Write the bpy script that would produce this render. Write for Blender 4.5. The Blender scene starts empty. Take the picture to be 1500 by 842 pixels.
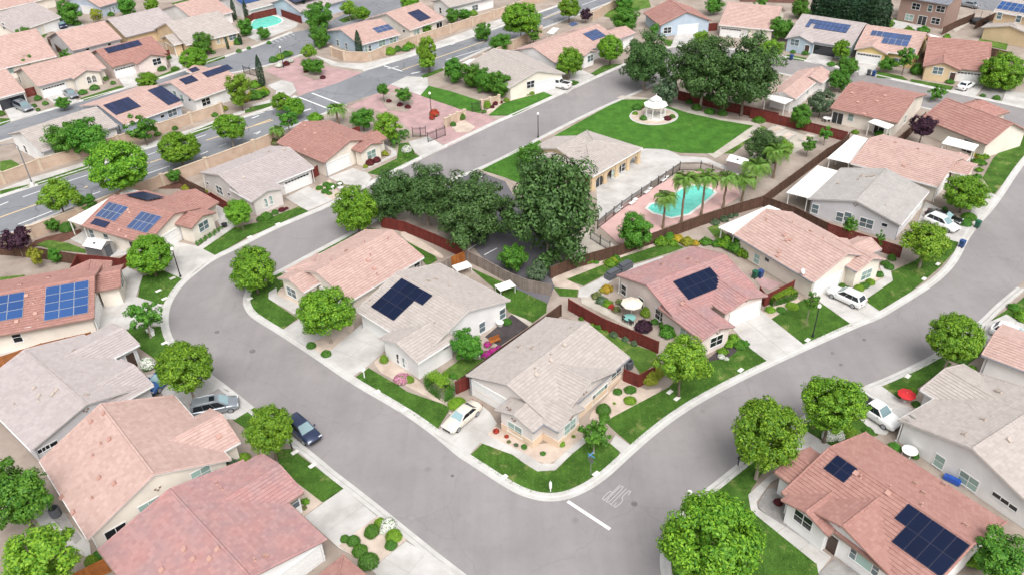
import bpy, bmesh, math, random
import numpy as np
from mathutils import Vector, Matrix

scene = bpy.context.scene
# ------------------------------------------------------------------ camera, sky, sun, exposure
def make_camera():
    pitch, roll = math.radians(34.136), math.radians(-1.941)
    d = Vector((0, math.cos(pitch), -math.sin(pitch))); u = Vector((0, math.sin(pitch), math.cos(pitch))); r = Vector((1, 0, 0))
    c, s = math.cos(roll), math.sin(roll)
    x = r*c+u*s; y = u*c-r*s
    cam = bpy.data.cameras.new('camera'); cam.sensor_width = 36; cam.lens = 28.8; cam.clip_end = 3000; cam.clip_start = .5
    o = bpy.data.objects.new('camera', cam); scene.collection.objects.link(o)
    m = Matrix((x, y, -d)).transposed().to_4x4(); m.translation = (0, 0, 60)
    o.matrix_world = m; scene.camera = o
make_camera()
SUN_EL, SUN_AZ = 56, 165          # degrees; azimuth from +Y towards +X
world = bpy.data.worlds.new('World'); scene.world = world; world.use_nodes = True
nt = world.node_tree; bg = nt.nodes['Background']
sky = nt.nodes.new('ShaderNodeTexSky'); sky.sky_type = 'NISHITA'; sky.sun_disc = False
sky.sun_elevation = math.radians(SUN_EL); sky.sun_rotation = math.radians(SUN_AZ)
sky.air_density = 1; sky.dust_density = 4; sky.ozone_density = 1
hs = nt.nodes.new('ShaderNodeHueSaturation'); hs.inputs['Saturation'].default_value = .2    # overcast: a pale, nearly grey sky
nt.links.new(sky.outputs[0], hs.inputs['Color']); nt.links.new(hs.outputs[0], bg.inputs['Color'])
bg.inputs['Strength'].default_value = .14
sl = bpy.data.lights.new('sun', 'SUN'); sl.energy = 1.7; sl.angle = math.radians(40); sl.color = (1, .985, .975)
so = bpy.data.objects.new('sun', sl); scene.collection.objects.link(so)
sd = Vector((math.sin(math.radians(SUN_AZ))*math.cos(math.radians(SUN_EL)), math.cos(math.radians(SUN_AZ))*math.cos(math.radians(SUN_EL)), math.sin(math.radians(SUN_EL))))
so.rotation_euler = sd.to_track_quat('Z', 'Y').to_euler()
vs = scene.view_settings; vs.view_transform = 'Standard'; vs.look = 'None'; vs.exposure = .64; vs.gamma = 1
# ------------------------------------------------------------------ helpers
R = random.Random(7)
col = scene.collection

def lin(c):
    return tuple((x/12.92 if x <= .04045 else ((x+.055)/1.055)**2.4) for x in c)

def hexc(h):
    return lin(tuple(int(h[i:i+2], 16)/255 for i in (0, 2, 4)))

class MB:
    """collects shapes; build() links them as one mesh object"""
    def __init__(s):
        s.v = []; s.f = []; s.m = []
    def face(s, pts, m=0):
        n = len(s.v); s.v.extend(pts); s.f.append(tuple(range(n, n+len(pts)))); s.m.append(m)
    def prism(s, poly, z0, z1, m=0, bottom=False):
        n = len(s.v); k = len(poly)
        a = sum(poly[i][0]*poly[(i+1) % k][1]-poly[(i+1) % k][0]*poly[i][1] for i in range(k))
        if a < 0: poly = poly[::-1]
        s.v.extend([(p[0], p[1], z0) for p in poly]); s.v.extend([(p[0], p[1], z1) for p in poly])
        s.f.append(tuple(range(n+k, n+2*k))); s.m.append(m)
        if bottom: s.f.append(tuple(range(n+k-1, n-1, -1))); s.m.append(m)
        for i in range(k):
            j = (i+1) % k; s.f.append((n+i, n+j, n+k+j, n+k+i)); s.m.append(m)
    def box(s, c, d, rz=0, m=0, tilt=0):
        cx, cy, cz = c; hx, hy, hz = d[0]/2, d[1]/2, d[2]/2
        n = len(s.v); ca, sa = math.cos(rz), math.sin(rz); ct, st = math.cos(tilt), math.sin(tilt)
        for z in (-hz, hz):
            for x, y in ((-hx, -hy), (hx, -hy), (hx, hy), (-hx, hy)):
                y2 = ct*y-st*z; z2 = st*y+ct*z
                s.v.append((cx+ca*x-sa*y2, cy+sa*x+ca*y2, cz+z2))
        for f in ((3, 2, 1, 0), (4, 5, 6, 7), (0, 1, 5, 4), (1, 2, 6, 5), (2, 3, 7, 6), (3, 0, 4, 7)):
            s.f.append(tuple(n+i for i in f)); s.m.append(m)
    def tube(s, pts, rad, k=8, m=0, cap=True):
        n0 = len(s.v); L = len(pts)
        for i, p in enumerate(pts):
            a = Vector(pts[max(0, i-1)]); b = Vector(pts[min(L-1, i+1)])
            d = (b-a).normalized()
            up = Vector((0, 0, 1)) if abs(d.z) < .9 else Vector((1, 0, 0))
            x = d.cross(up).normalized(); y = d.cross(x)
            r = rad[i] if isinstance(rad, (list, tuple)) else rad
            for q in range(k):
                t = 2*math.pi*q/k
                s.v.append(tuple(Vector(p)+x*(r*math.cos(t))+y*(r*math.sin(t))))
        for i in range(L-1):
            for q in range(k):
                a = n0+i*k+q; b = n0+i*k+(q+1) % k
                s.f.append((a, a+k, b+k, b)); s.m.append(m)
        if cap:
            s.f.append(tuple(n0+q for q in range(k))); s.m.append(m)
            s.f.append(tuple(n0+(L-1)*k+q for q in range(k-1, -1, -1))); s.m.append(m)
    def lathe(s, prof, k=12, c=(0, 0, 0), m=0):
        n0 = len(s.v)
        for r, z in prof:
            for q in range(k):
                t = 2*math.pi*q/k; s.v.append((c[0]+r*math.cos(t), c[1]+r*math.sin(t), c[2]+z))
        for i in range(len(prof)-1):
            for q in range(k):
                a = n0+i*k+q; b = n0+i*k+(q+1) % k
                s.f.append((a, b, b+k, a+k)); s.m.append(m)
        s.f.append(tuple(n0+(len(prof)-1)*k+q for q in range(k))); s.m.append(m)
        s.f.append(tuple(n0+q for q in range(k-1, -1, -1))); s.m.append(m)
    def mesh(s, name, mats, smooth=False):
        me = bpy.data.meshes.new(name)
        me.from_pydata(s.v, [], s.f)
        for m in (mats if isinstance(mats, (list, tuple)) else [mats]): me.materials.append(m)
        if any(s.m): me.polygons.foreach_set('material_index', s.m)
        if smooth: me.polygons.foreach_set('use_smooth', [True]*len(s.f))
        me.update()
        return me
    def build(s, name, mats, parent=None, smooth=False):
        return link(name, s.mesh(name, mats, smooth), parent)

def link(name, me, parent=None, loc=None, rz=None):
    o = bpy.data.objects.new(name, me); col.objects.link(o)
    if parent: o.parent = parent
    if loc is not None: o.location = loc
    if rz is not None: o.rotation_euler = (0, 0, rz)
    return o

def tag(o, label=None, cat=None, group=None, kind=None):
    if label: o['label'] = label
    if cat: o['category'] = cat
    if group: o['group'] = group
    if kind: o['kind'] = kind
    return o

def thing(name, label, cat, loc=(0, 0, 0), rz=0, group=None):
    o = bpy.data.objects.new(name, None); col.objects.link(o)
    o.empty_display_size = .2; o.location = loc; o.rotation_euler = (0, 0, rz)
    return tag(o, label, cat, group)

def dup(root, loc, rz, sc, label, group=None):
    r = root.copy(); col.objects.link(r)
    r.location = loc; r.rotation_euler = (0, 0, rz); r.scale = sc
    r['label'] = label
    if group: r['group'] = group
    elif 'group' in r: del r['group']
    for ch in list(root.children):
        c = ch.copy(); col.objects.link(c); c.parent = r
        for g in list(ch.children):
            d = g.copy(); col.objects.link(d); d.parent = c
    return r

# ------------------------------------------------------------------ materials
MT = {}
def newmat(name):
    m = bpy.data.materials.new(name); m.use_nodes = True
    nt = m.node_tree; b = nt.nodes['Principled BSDF']
    return m, nt, b
def N(nt, t, **kw):
    n = nt.nodes.new(t)
    for k, v in kw.items():
        if k in n.inputs.keys(): n.inputs[k].default_value = v
        else: setattr(n, k, v)
    return n
def mixc(nt, fac, a, b, mode='MIX'):
    n = nt.nodes.new('ShaderNodeMix'); n.data_type = 'RGBA'; n.blend_type = mode
    for i, x in ((0, fac), (6, a), (7, b)):
        if hasattr(x, 'is_output'): nt.links.new(x, n.inputs[i])
        elif i == 0: n.inputs[0].default_value = x
        else: n.inputs[i].default_value = (*x[:3], 1)
    return n.outputs[2]
def ramp(nt, src, p0, p1):
    n = nt.nodes.new('ShaderNodeMapRange'); nt.links.new(src, n.inputs[0])
    n.inputs[1].default_value = p0; n.inputs[2].default_value = p1
    return n.outputs[0]
def noise(nt, vec, scale, detail=4, rough=.6):
    n = N(nt, 'ShaderNodeTexNoise', Scale=scale, Detail=detail, Roughness=rough)
    nt.links.new(vec, n.inputs['Vector']); return n.outputs['Fac']
def wpos(nt, scale=None, rot=0):
    g = nt.nodes.new('ShaderNodeNewGeometry').outputs['Position']
    if scale is None: return g
    mp = nt.nodes.new('ShaderNodeMapping'); mp.inputs['Scale'].default_value = scale; mp.inputs['Rotation'].default_value = (0, 0, rot)
    nt.links.new(g, mp.inputs[0]); return mp.outputs[0]
def bump(nt, b, src, strength, dist):
    n = nt.nodes.new('ShaderNodeBump'); n.inputs['Strength'].default_value = strength; n.inputs['Distance'].default_value = dist
    nt.links.new(src, n.inputs['Height']); nt.links.new(n.outputs[0], b.inputs['Normal'])

def rough_mat(name, c0, c1=None, scale=1.0, fine=30, rough=.9, bumps=.3, bd=.01, island=None, spec=.3, fa=.25):
    """two-tone mottled matte surface; island = (dark, light) tint spread from piece to piece"""
    m, nt, b = newmat(name); p = wpos(nt)
    c0 = hexc(c0); c1 = hexc(c1) if c1 else tuple(x*.85 for x in c0)
    c = mixc(nt, ramp(nt, noise(nt, p, scale, 5, .6), .35, .65), c0, c1)
    f = noise(nt, p, fine, 3, .7)
    c = mixc(nt, fa, c, mixc(nt, ramp(nt, f, .3, .7), (.35, .35, .35), (.65, .65, .65)), 'OVERLAY')
    if island:
        g = nt.nodes.new('ShaderNodeNewGeometry').outputs['Random Per Island']
        lo, hi = hexc(island[0]), hexc(island[1])
        c = mixc(nt, .34, c, mixc(nt, g, lo, hi))
    nt.links.new(c, b.inputs['Base Color'])
    b.inputs['Roughness'].default_value = rough; b.inputs['Specular IOR Level'].default_value = spec
    if bumps: bump(nt, b, f, bumps, bd)
    MT[name] = m; return m

def plain(name, h, rough=.5, metal=0, spec=.5, coat=0):
    m, nt, b = newmat(name)
    p = wpos(nt); c = hexc(h)
    cc = mixc(nt, ramp(nt, noise(nt, p, 6, 3, .6), .3, .7), c, tuple(x*.88 for x in c))
    nt.links.new(cc, b.inputs['Base Color'])
    b.inputs['Roughness'].default_value = rough; b.inputs['Metallic'].default_value = metal
    b.inputs['Specular IOR Level'].default_value = spec; b.inputs['Coat Weight'].default_value = coat
    MT[name] = m; return m

def leafmat(name, dark, light, sat_var=.03, trans=.25, dry=None):
    m, nt, b = newmat(name)
    g = nt.nodes.new('ShaderNodeNewGeometry').outputs['Random Per Island']
    oi = nt.nodes.new('ShaderNodeObjectInfo').outputs['Random']
    tc = nt.nodes.new('ShaderNodeTexCoord').outputs['Object']
    cl = ramp(nt, noise(nt, tc, .9, 3, .6), .38, .62)
    c = mixc(nt, g, hexc(dark), hexc(light))
    c = mixc(nt, cl, mixc(nt, .35, c, hexc(dark)), c)
    if dry: c = mixc(nt, ramp(nt, noise(nt, tc, 1.7, 2), .62, .72), c, hexc(dry))
    h = nt.nodes.new('ShaderNodeHueSaturation'); nt.links.new(c, h.inputs['Color'])
    nt.links.new(ramp(nt, oi, -26, 26.6), h.inputs['Hue'])
    mm = nt.nodes.new('ShaderNodeMapRange'); nt.links.new(oi, mm.inputs[0]); mm.inputs[3].default_value = .88; mm.inputs[4].default_value = 1.1
    nt.links.new(mm.outputs[0], h.inputs['Value'])
    c = h.outputs['Color']
    nt.links.new(c, b.inputs['Base Color']); b.inputs['Roughness'].default_value = .55; b.inputs['Specular IOR Level'].default_value = .3
    t = nt.nodes.new('ShaderNodeBsdfTranslucent'); nt.links.new(c, t.inputs['Color'])
    mx = nt.nodes.new('ShaderNodeMixShader'); mx.inputs[0].default_value = trans
    nt.links.new(b.outputs[0], mx.inputs[1]); nt.links.new(t.outputs[0], mx.inputs[2])
    nt.links.new(mx.outputs[0], nt.nodes['Material Output'].inputs['Surface'])
    MT[name] = m; return m

# asphalt: weathered grey, broad stains, fine aggregate, faint wheel streaks
def asphalt(name, c0, c1, streak=0, crack=(.07, .007, .16)):
    m, nt, b = newmat(name); p = wpos(nt)
    c = mixc(nt, ramp(nt, noise(nt, p, .10, 6, .62), .36, .64), hexc(c0), hexc(c1))
    c = mixc(nt, mth(nt, 'MULTIPLY', ramp(nt, noise(nt, p, .9, 5, .7), .5, .8), .35), c, tuple(x*.78 for x in hexc(c1)))
    st = noise(nt, wpos(nt, (.7, .05, 1), streak), 1.0, 4, .6)
    c = mixc(nt, mth(nt, 'MULTIPLY', ramp(nt, st, .42, .75), .22), c, tuple(x*.72 for x in hexc(c1)))
    wv = nt.nodes.new('ShaderNodeVectorMath'); wv.operation = 'ADD'; nt.links.new(p, wv.inputs[0])
    nz = N(nt, 'ShaderNodeTexNoise', Scale=.35, Detail=4); nt.links.new(p, nz.inputs['Vector'])
    sv = nt.nodes.new('ShaderNodeVectorMath'); sv.operation = 'SCALE'; sv.inputs[3].default_value = 2.4; nt.links.new(nz.outputs['Color'], sv.inputs[0]); nt.links.new(sv.outputs[0], wv.inputs[1])
    vo = nt.nodes.new('ShaderNodeTexVoronoi'); vo.feature = 'DISTANCE_TO_EDGE'; vo.inputs['Scale'].default_value = crack[0]; nt.links.new(wv.outputs[0], vo.inputs['Vector'])
    ck = mth(nt, 'MULTIPLY', ramp(nt, vo.outputs['Distance'], crack[1], 0), crack[2])
    c = mixc(nt, ck, c, tuple(x*.5 for x in hexc(c1)))
    vp = nt.nodes.new('ShaderNodeTexVoronoi'); vp.inputs['Scale'].default_value = .22; nt.links.new(p, vp.inputs['Vector'])
    c = mixc(nt, mth(nt, 'MULTIPLY', ramp(nt, vp.outputs['Distance'], .10, .03), .35), c, tuple(x*.55 for x in hexc(c1)))
    f = noise(nt, p, 22, 3, .8)
    c = mixc(nt, .30, c, mixc(nt, ramp(nt, f, .3, .7), (.36, .36, .36), (.64, .64, .64)), 'OVERLAY')
    nt.links.new(c, b.inputs['Base Color']); b.inputs['Roughness'].default_value = .92
    b.inputs['Specular IOR Level'].default_value = .25
    bump(nt, b, f, .35, .01); MT[name] = m; return m
def mth(nt, op, a, v):
    n = nt.nodes.new('ShaderNodeMath'); n.operation = op; nt.links.new(a, n.inputs[0]); n.inputs[1].default_value = v
    return n.outputs[0]
def grassmat(name, dark, mid, dry, ang=0, dryp=.66):
    m, nt, b = newmat(name); p = wpos(nt)
    c = mixc(nt, ramp(nt, noise(nt, p, .45, 6, .72), .38, .62), hexc(dark), hexc(mid))
    s = noise(nt, wpos(nt, (2.2, .18, 1), ang), 1.2, 3, .6)
    c = mixc(nt, mth(nt, 'MULTIPLY', ramp(nt, s, .4, .65), .45), c, hexc(dark))
    c = mixc(nt, mth(nt, 'MULTIPLY', ramp(nt, noise(nt, p, .38, 5, .65), dryp, dryp+.14), .8), c, hexc(dry))
    f = noise(nt, p, 9, 5, .85)
    c = mixc(nt, .7, c, mixc(nt, ramp(nt, f, .3, .7), (.28, .28, .28), (.72, .72, .72)), 'OVERLAY')
    nt.links.new(c, b.inputs['Base Color']); b.inputs['Roughness'].default_value = .95; b.inputs['Specular IOR Level'].default_value = .1
    bump(nt, b, f, .9, .06); MT[name] = m; return m
def glassmat(name, h, rough=.08):
    m, nt, b = newmat(name)
    oi = nt.nodes.new('ShaderNodeObjectInfo').outputs['Random']
    c = mixc(nt, oi, tuple(x*.6 for x in hexc(h)), tuple(x*1.25 for x in hexc(h)))
    nt.links.new(c, b.inputs['Base Color']); b.inputs['Roughness'].default_value = rough; b.inputs['Specular IOR Level'].default_value = .7
    MT[name] = m; return m

asphalt('street_asphalt', '8f8a89', '827d7d', .75)
asphalt('road_asphalt', '828386', '737579', .75, (.11, .012, .8))
asphalt('lot_asphalt', '69666a', '5a585c', .3)
rough_mat('soil', 'a2968b', '887b70', .25, 14, .95, .5, .03)
rough_mat('concrete', 'bfbcb8', 'a5a19c', .3, 18, .85, .2, .005)
rough_mat('kerb', 'bdbbb7', 'aeaba6', .6, 12, .85, .2, .005)
rough_mat('old_concrete', 'b9b2a6', 'a59d91', .5, 16, .9, .3, .006)
rough_mat('tan_gravel', 'c6b6a8', 'ae9d8f', .5, 10, .95, 1, .05)
rough_mat('grey_gravel', '9a9692', '83807d', .7, 7, .95, 1, .06)
rough_mat('iron', '757170', '625e5d', 2, 20, .7, .3, .01)
rough_mat('bark', '6d4a3d', '523830', .7, 9, .95, 1, .05)
rough_mat('dark_soil', '4c4546', '3c3637', .6, 9, .95, 1, .05)
rough_mat('red_stamped', 'b19290', '9a7f7f', .5, 5, .85, .6, .012, fa=.35)
rough_mat('pink_deck', 'c9a6a0', 'bb9892', .5, 12, .85, .2, .006)
rough_mat('rock', '9b8d80', '7d7268', 1.5, 12, .9, .6, .03)
grassmat('lawn', '385420', '4f702d', '8c8c58', .6, .57)
grassmat('lawn_b', '48632a', '637f38', '98925f', -.7, .56)
grassmat('park_lawn', '3a6024', '4e7a2e', '95955a', .55, .66)
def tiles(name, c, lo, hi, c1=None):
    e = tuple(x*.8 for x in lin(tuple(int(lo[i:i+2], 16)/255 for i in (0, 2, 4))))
    m, nt, b = newmat(name+'_edge_shade'); b.inputs['Base Color'].default_value = (*[x*1.1 for x in e], 1); b.inputs['Roughness'].default_value = .9; MT[name+'_edge_shade'] = m  # tile butt edges coloured darker, painting in the shade between courses
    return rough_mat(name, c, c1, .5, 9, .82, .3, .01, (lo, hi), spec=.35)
tiles('tile_salmon', 'b79a91', 'a5887f', 'c5aba2', 'ac9087')
tiles('tile_red', 'ab837d', '9a726c', 'ba948d')
tiles('tile_mauve', 'a97d79', '916d6c', 'b8928c', '987e7e')
tiles('tile_brick', '9f776e', '8e665d', 'b08a80', '976e66')
tiles('tile_beige', 'aca39d', '9c938d', 'bab1ab', 'a49b95')
tiles('tile_grey', 'a6a19d', '99948f', 'b3aeab')
tiles('tile_pinkgrey', 'aba19f', '9d9290', 'b9b0ad', 'a49a97')
tiles('tile_slate', '7f8188', '6d7078', '8f9198')
for n, h in (('white', 'e6e4e2'), ('cream', 'e3dacd'), ('tan', 'cfb795'), ('grey', 'cac8ca'), ('blue', 'b7c0cd'), ('yellow', 'd8bf86'), ('pink', 'decfc8'),
             ('taupe', 'd8d0cb'), ('sky', 'aebcc8'), ('brown', '9c8378')):
    rough_mat('stucco_'+n, h, None, .35, 25, .92, .3, .006, fa=.2)
rough_mat('peach_band', 'd9c2aa', 'ccb49b', .6, 30, .9, .2, .006)
rough_mat('stone_band', 'a4937f', '83766a', 3, 8, .9, .8, .03)
rough_mat('block_wall', 'c2ab98', 'b29a87', .6, 9, .92, .5, .012)
rough_mat('wall_cap', 'c8b6a2', 'b8a692', .8, 12, .9, .3, .01)
rough_mat('redwood', '70302a', '5c2622', 1.5, 10, .85, .4, .01, ('56241f', '7f3b30'))
rough_mat('brown_wood', '5c4336', '46332a', 1.5, 10, .9, .4, .01, ('3f2e26', '6f5243'))
rough_mat('orange_wood', '9c5f2c', '7c4820', 1.5, 10, .85, .4, .01, ('7a441c', 'b87439'))
rough_mat('grey_wood', '8d8078', '74685f', 1.5, 10, .9, .4, .01, ('665b53', 'a3968c'))
rough_mat('trunk', '75675b', '5b4f46', 2, 14, .95, 1, .03)
rough_mat('pale_trunk', '9b8f83', '7d7268', 2, 14, .95, 1, .03)
rough_mat('palm_trunk', '8a7763', '6a5a4a', 3, 8, .95, 1, .04)
plain('trim_white', 'e4e3e1', .5); plain('trim_brown', '8b7468', .6); plain('garage_white', 'e9e8e6', .5); plain('garage_tan', 'cbb493', .55)
plain('gutter_grey', '8f9096', .5); plain('white_metal', 'eceae6', .45); plain('patio_white', 'e8e6e1', .55)
plain('black_metal', '1f2022', .45); plain('dark_plastic', '26272a', .5); plain('steel', 'a9abae', .35, .8); plain('vent_clay', 'b48d81', .8); plain('vent_pale', 'b3a69c', .7)
plain('paint_white', 'b9b6b5', .85); plain('paint_worn', 'b1adad', .85); plain('paint_yellow', 'd5b98c', .8); plain('rubber', '202022', .85); plain('rim', 'a5a8ac', .35, .7)
plain('red_cloth', 'c2262c', .8); plain('cream_cloth', 'ded2c0', .85); plain('teal_glass', '7fb3ae', .2); plain('bin_blue', '2b4a7c', .5); plain('bin_green', '1d5a43', .5); plain('bin_grey', '55585e', .5)
plain('sign_blue', '5b93c8', .4); plain('sign_red', 'a7242c', .4); plain('door_dark', '4b3a33', .5); plain('door_white', 'd9d8d6', .5); plain('lamp_globe', 'efece4', .3)
plain('wicker', '3a3430', .8); plain('blue_plastic', '2c57b0', .4); plain('stone_white', 'dcd8d2', .7); plain('dish', 'c5c8ca', .4); plain('copper', '9a6a55', .5)
glassmat('pane', '5f6f74'); glassmat('pane_dark', '22272d'); glassmat('pane_green', '8aa39c'); glassmat('car_glass', '1d242a', .05); glassmat('windshield', '7f979b', .05)
def solarmat(name, a, b_):
    m, nt, b = newmat(name)
    oi = nt.nodes.new('ShaderNodeObjectInfo').outputs['Random']
    tc = nt.nodes.new('ShaderNodeTexCoord').outputs['Object']
    br = N(nt, 'ShaderNodeTexBrick', Scale=1.0); br.offset = 0
    nt.links.new(tc, br.inputs['Vector'])
    br.inputs['Brick Width'].default_value = .165; br.inputs['Row Height'].default_value = .165; br.inputs['Mortar Size'].default_value = .006
    c = mixc(nt, oi, hexc(a), hexc(b_)); d = tuple(min(1, x*1.9+.01) for x in hexc(a))
    nt.links.new(c, br.inputs['Color1']); nt.links.new(c, br.inputs['Color2']); br.inputs['Mortar'].default_value = (*d, 1)
    nt.links.new(br.outputs['Color'], b.inputs['Base Color']); b.inputs['Roughness'].default_value = .3; b.inputs['Specular IOR Level'].default_value = .12
    MT[name] = m
solarmat('solar_navy', '10182d', '141d35'); solarmat('solar_blue', '2b4470', '32507f'); solarmat('solar_steel', '3c4a66', '44547a'); solarmat('solar_black', '262c42', '2e3550')
plain('frame_black', '242a40', .4); plain('frame_silver', 'b9bcc4', .35, .5)
leafmat('leaf_street', '41721a', '92b832', trans=.24)
leafmat('leaf_grass', '3f6a1e', '6c9436', trans=.2)
leafmat('leaf_lime', '527f1e', '9bb938', trans=.25)
leafmat('leaf_oak', '2d4a21', '628545', trans=.18)
leafmat('leaf_mid', '346a1e', '709f34', trans=.25)
leafmat('leaf_grey', '41583c', '6f8462', trans=.2)
leafmat('leaf_olive', '5c6a38', '8a8a58', trans=.2, dry='9a7f5c')
leafmat('leaf_plum', '2a1626', '4d2b3d', trans=.12)
leafmat('leaf_dark', '16301a', '2d4d2a', trans=.12)
leafmat('leaf_yellow', '7c8a2a', 'b4b13c', trans=.3)
leafmat('leaf_gold', 'a08b2c', 'd0b03c', trans=.25)
leafmat('leaf_hedge', '34601f', '639434', trans=.2)
leafmat('leaf_palm', '4f7a2c', '86a046', trans=.25)
leafmat('leaf_maroon', '4a1820', '742c34', trans=.15)
leafmat('petal_white', 'cfcfc6', 'f0efe8', trans=.2); leafmat('petal_pink', 'b06a88', 'dba9bd', trans=.2)
leafmat('petal_magenta', 'a3237e', 'd03ba2', trans=.25); leafmat('petal_red', 'a12a24', 'c8483a', trans=.2)
def watermat():
    m, nt, b = newmat('pool_water'); p = wpos(nt)
    c = mixc(nt, ramp(nt, noise(nt, p, .8, 4), .35, .65), hexc('58c3b0'), hexc('74d0bd'))
    nt.links.new(c, b.inputs['Base Color']); b.inputs['Roughness'].default_value = .06
    b.inputs['Specular IOR Level'].default_value = .5
    bump(nt, b, noise(nt, p, 3.5, 3), .25, .03); MT['pool_water'] = m
watermat()
def paint(name, h, metal=0, rough=.28):
    m, nt, b = newmat(name); b.inputs['Base Color'].default_value = (*hexc(h), 1)
    b.inputs['Metallic'].default_value = metal; b.inputs['Roughness'].default_value = rough; b.inputs['Coat Weight'].default_value = .6; b.inputs['Coat Roughness'].default_value = .06
    MT[name] = m
for n, h, me in (('white', 'e2e2e0', 0), ('pearl', 'd4cdbf', .1), ('silver', '9aa0a6', .6), ('navy', '2a3550', .3), ('black', '17181b', .2), ('blue', '2f5f9a', .3), ('red', 'a01f22', .1)):
    paint('paint_'+n, h, me)
plain('lamp_red', '8a1c1c', .3); plain('lamp_clear', 'd8dadc', .15)

# ------------------------------------------------------------------ the setting's sheets
def sheet(name, poly, mat, z, z0=None, label=None):
    """flat ground piece: a thin slab when z0 is given, else one sheet"""
    mb = MB()
    if z0 is None:
        mb.face([(x, y, z) for x, y in poly])
    else:
        mb.prism(poly, z0, z)
    o = mb.build(name, MT[mat]); me = o.data
    bm = bmesh.new(); bm.from_mesh(me)
    bmesh.ops.triangulate(bm, faces=[f for f in bm.faces if len(f.verts) > 4], ngon_method='EAR_CLIP')
    bmesh.ops.recalc_face_normals(bm, faces=bm.faces)
    if z0 is None:
        for f in bm.faces:
            if f.normal.z < 0: f.normal_flip()
    bm.to_mesh(me); bm.free()
    return tag(o, label, kind='structure')

def offset(pts, d, closed=False):
    out = []; n = len(pts)
    for i in range(n):
        a = pts[i-1] if (i or closed) else pts[i]; b = pts[(i+1) % n] if (i < n-1 or closed) else pts[i]
        if a == b: out.append(pts[i]); continue
        dx, dy = b[0]-a[0], b[1]-a[1]; L = math.hypot(dx, dy) or 1
        out.append((pts[i][0]-dy/L*d, pts[i][1]+dx/L*d))
    return out

def ribbon(name, pts, prof, mat, closed=False):
    """sweep a profile [(offset, z)] along a ground polyline"""
    mb = MB(); rows = [[(x, y, z) for x, y in offset(pts, d, closed)] for d, z in prof]
    n = len(pts)
    for j in range(len(prof)-1):
        for i in range(n if closed else n-1):
            k = (i+1) % n
            mb.face([rows[j][i], rows[j][k], rows[j+1][k], rows[j+1][i]])
    o = mb.build(name, MT[mat]); bm = bmesh.new(); bm.from_mesh(o.data)
    bmesh.ops.remove_doubles(bm, verts=bm.verts, dist=.001); bmesh.ops.recalc_face_normals(bm, faces=bm.faces)
    if sum(f.normal.z for f in bm.faces) < 0: bmesh.ops.reverse_faces(bm, faces=bm.faces)
    bm.to_mesh(o.data); bm.free()
    return tag(o, kind='structure')
def smooth_line(pts, it=2, closed=False):
    for _ in range(it):
        q = [] if closed else [pts[0]]
        n = len(pts)
        for i in range(n if closed else n-1):
            a, b = pts[i], pts[(i+1) % n]
            q += [(a[0]*.75+b[0]*.25, a[1]*.75+b[1]*.25), (a[0]*.25+b[0]*.75, a[1]*.25+b[1]*.75)]
        if not closed: q.append(pts[-1])
        pts = q
    return pts
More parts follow.
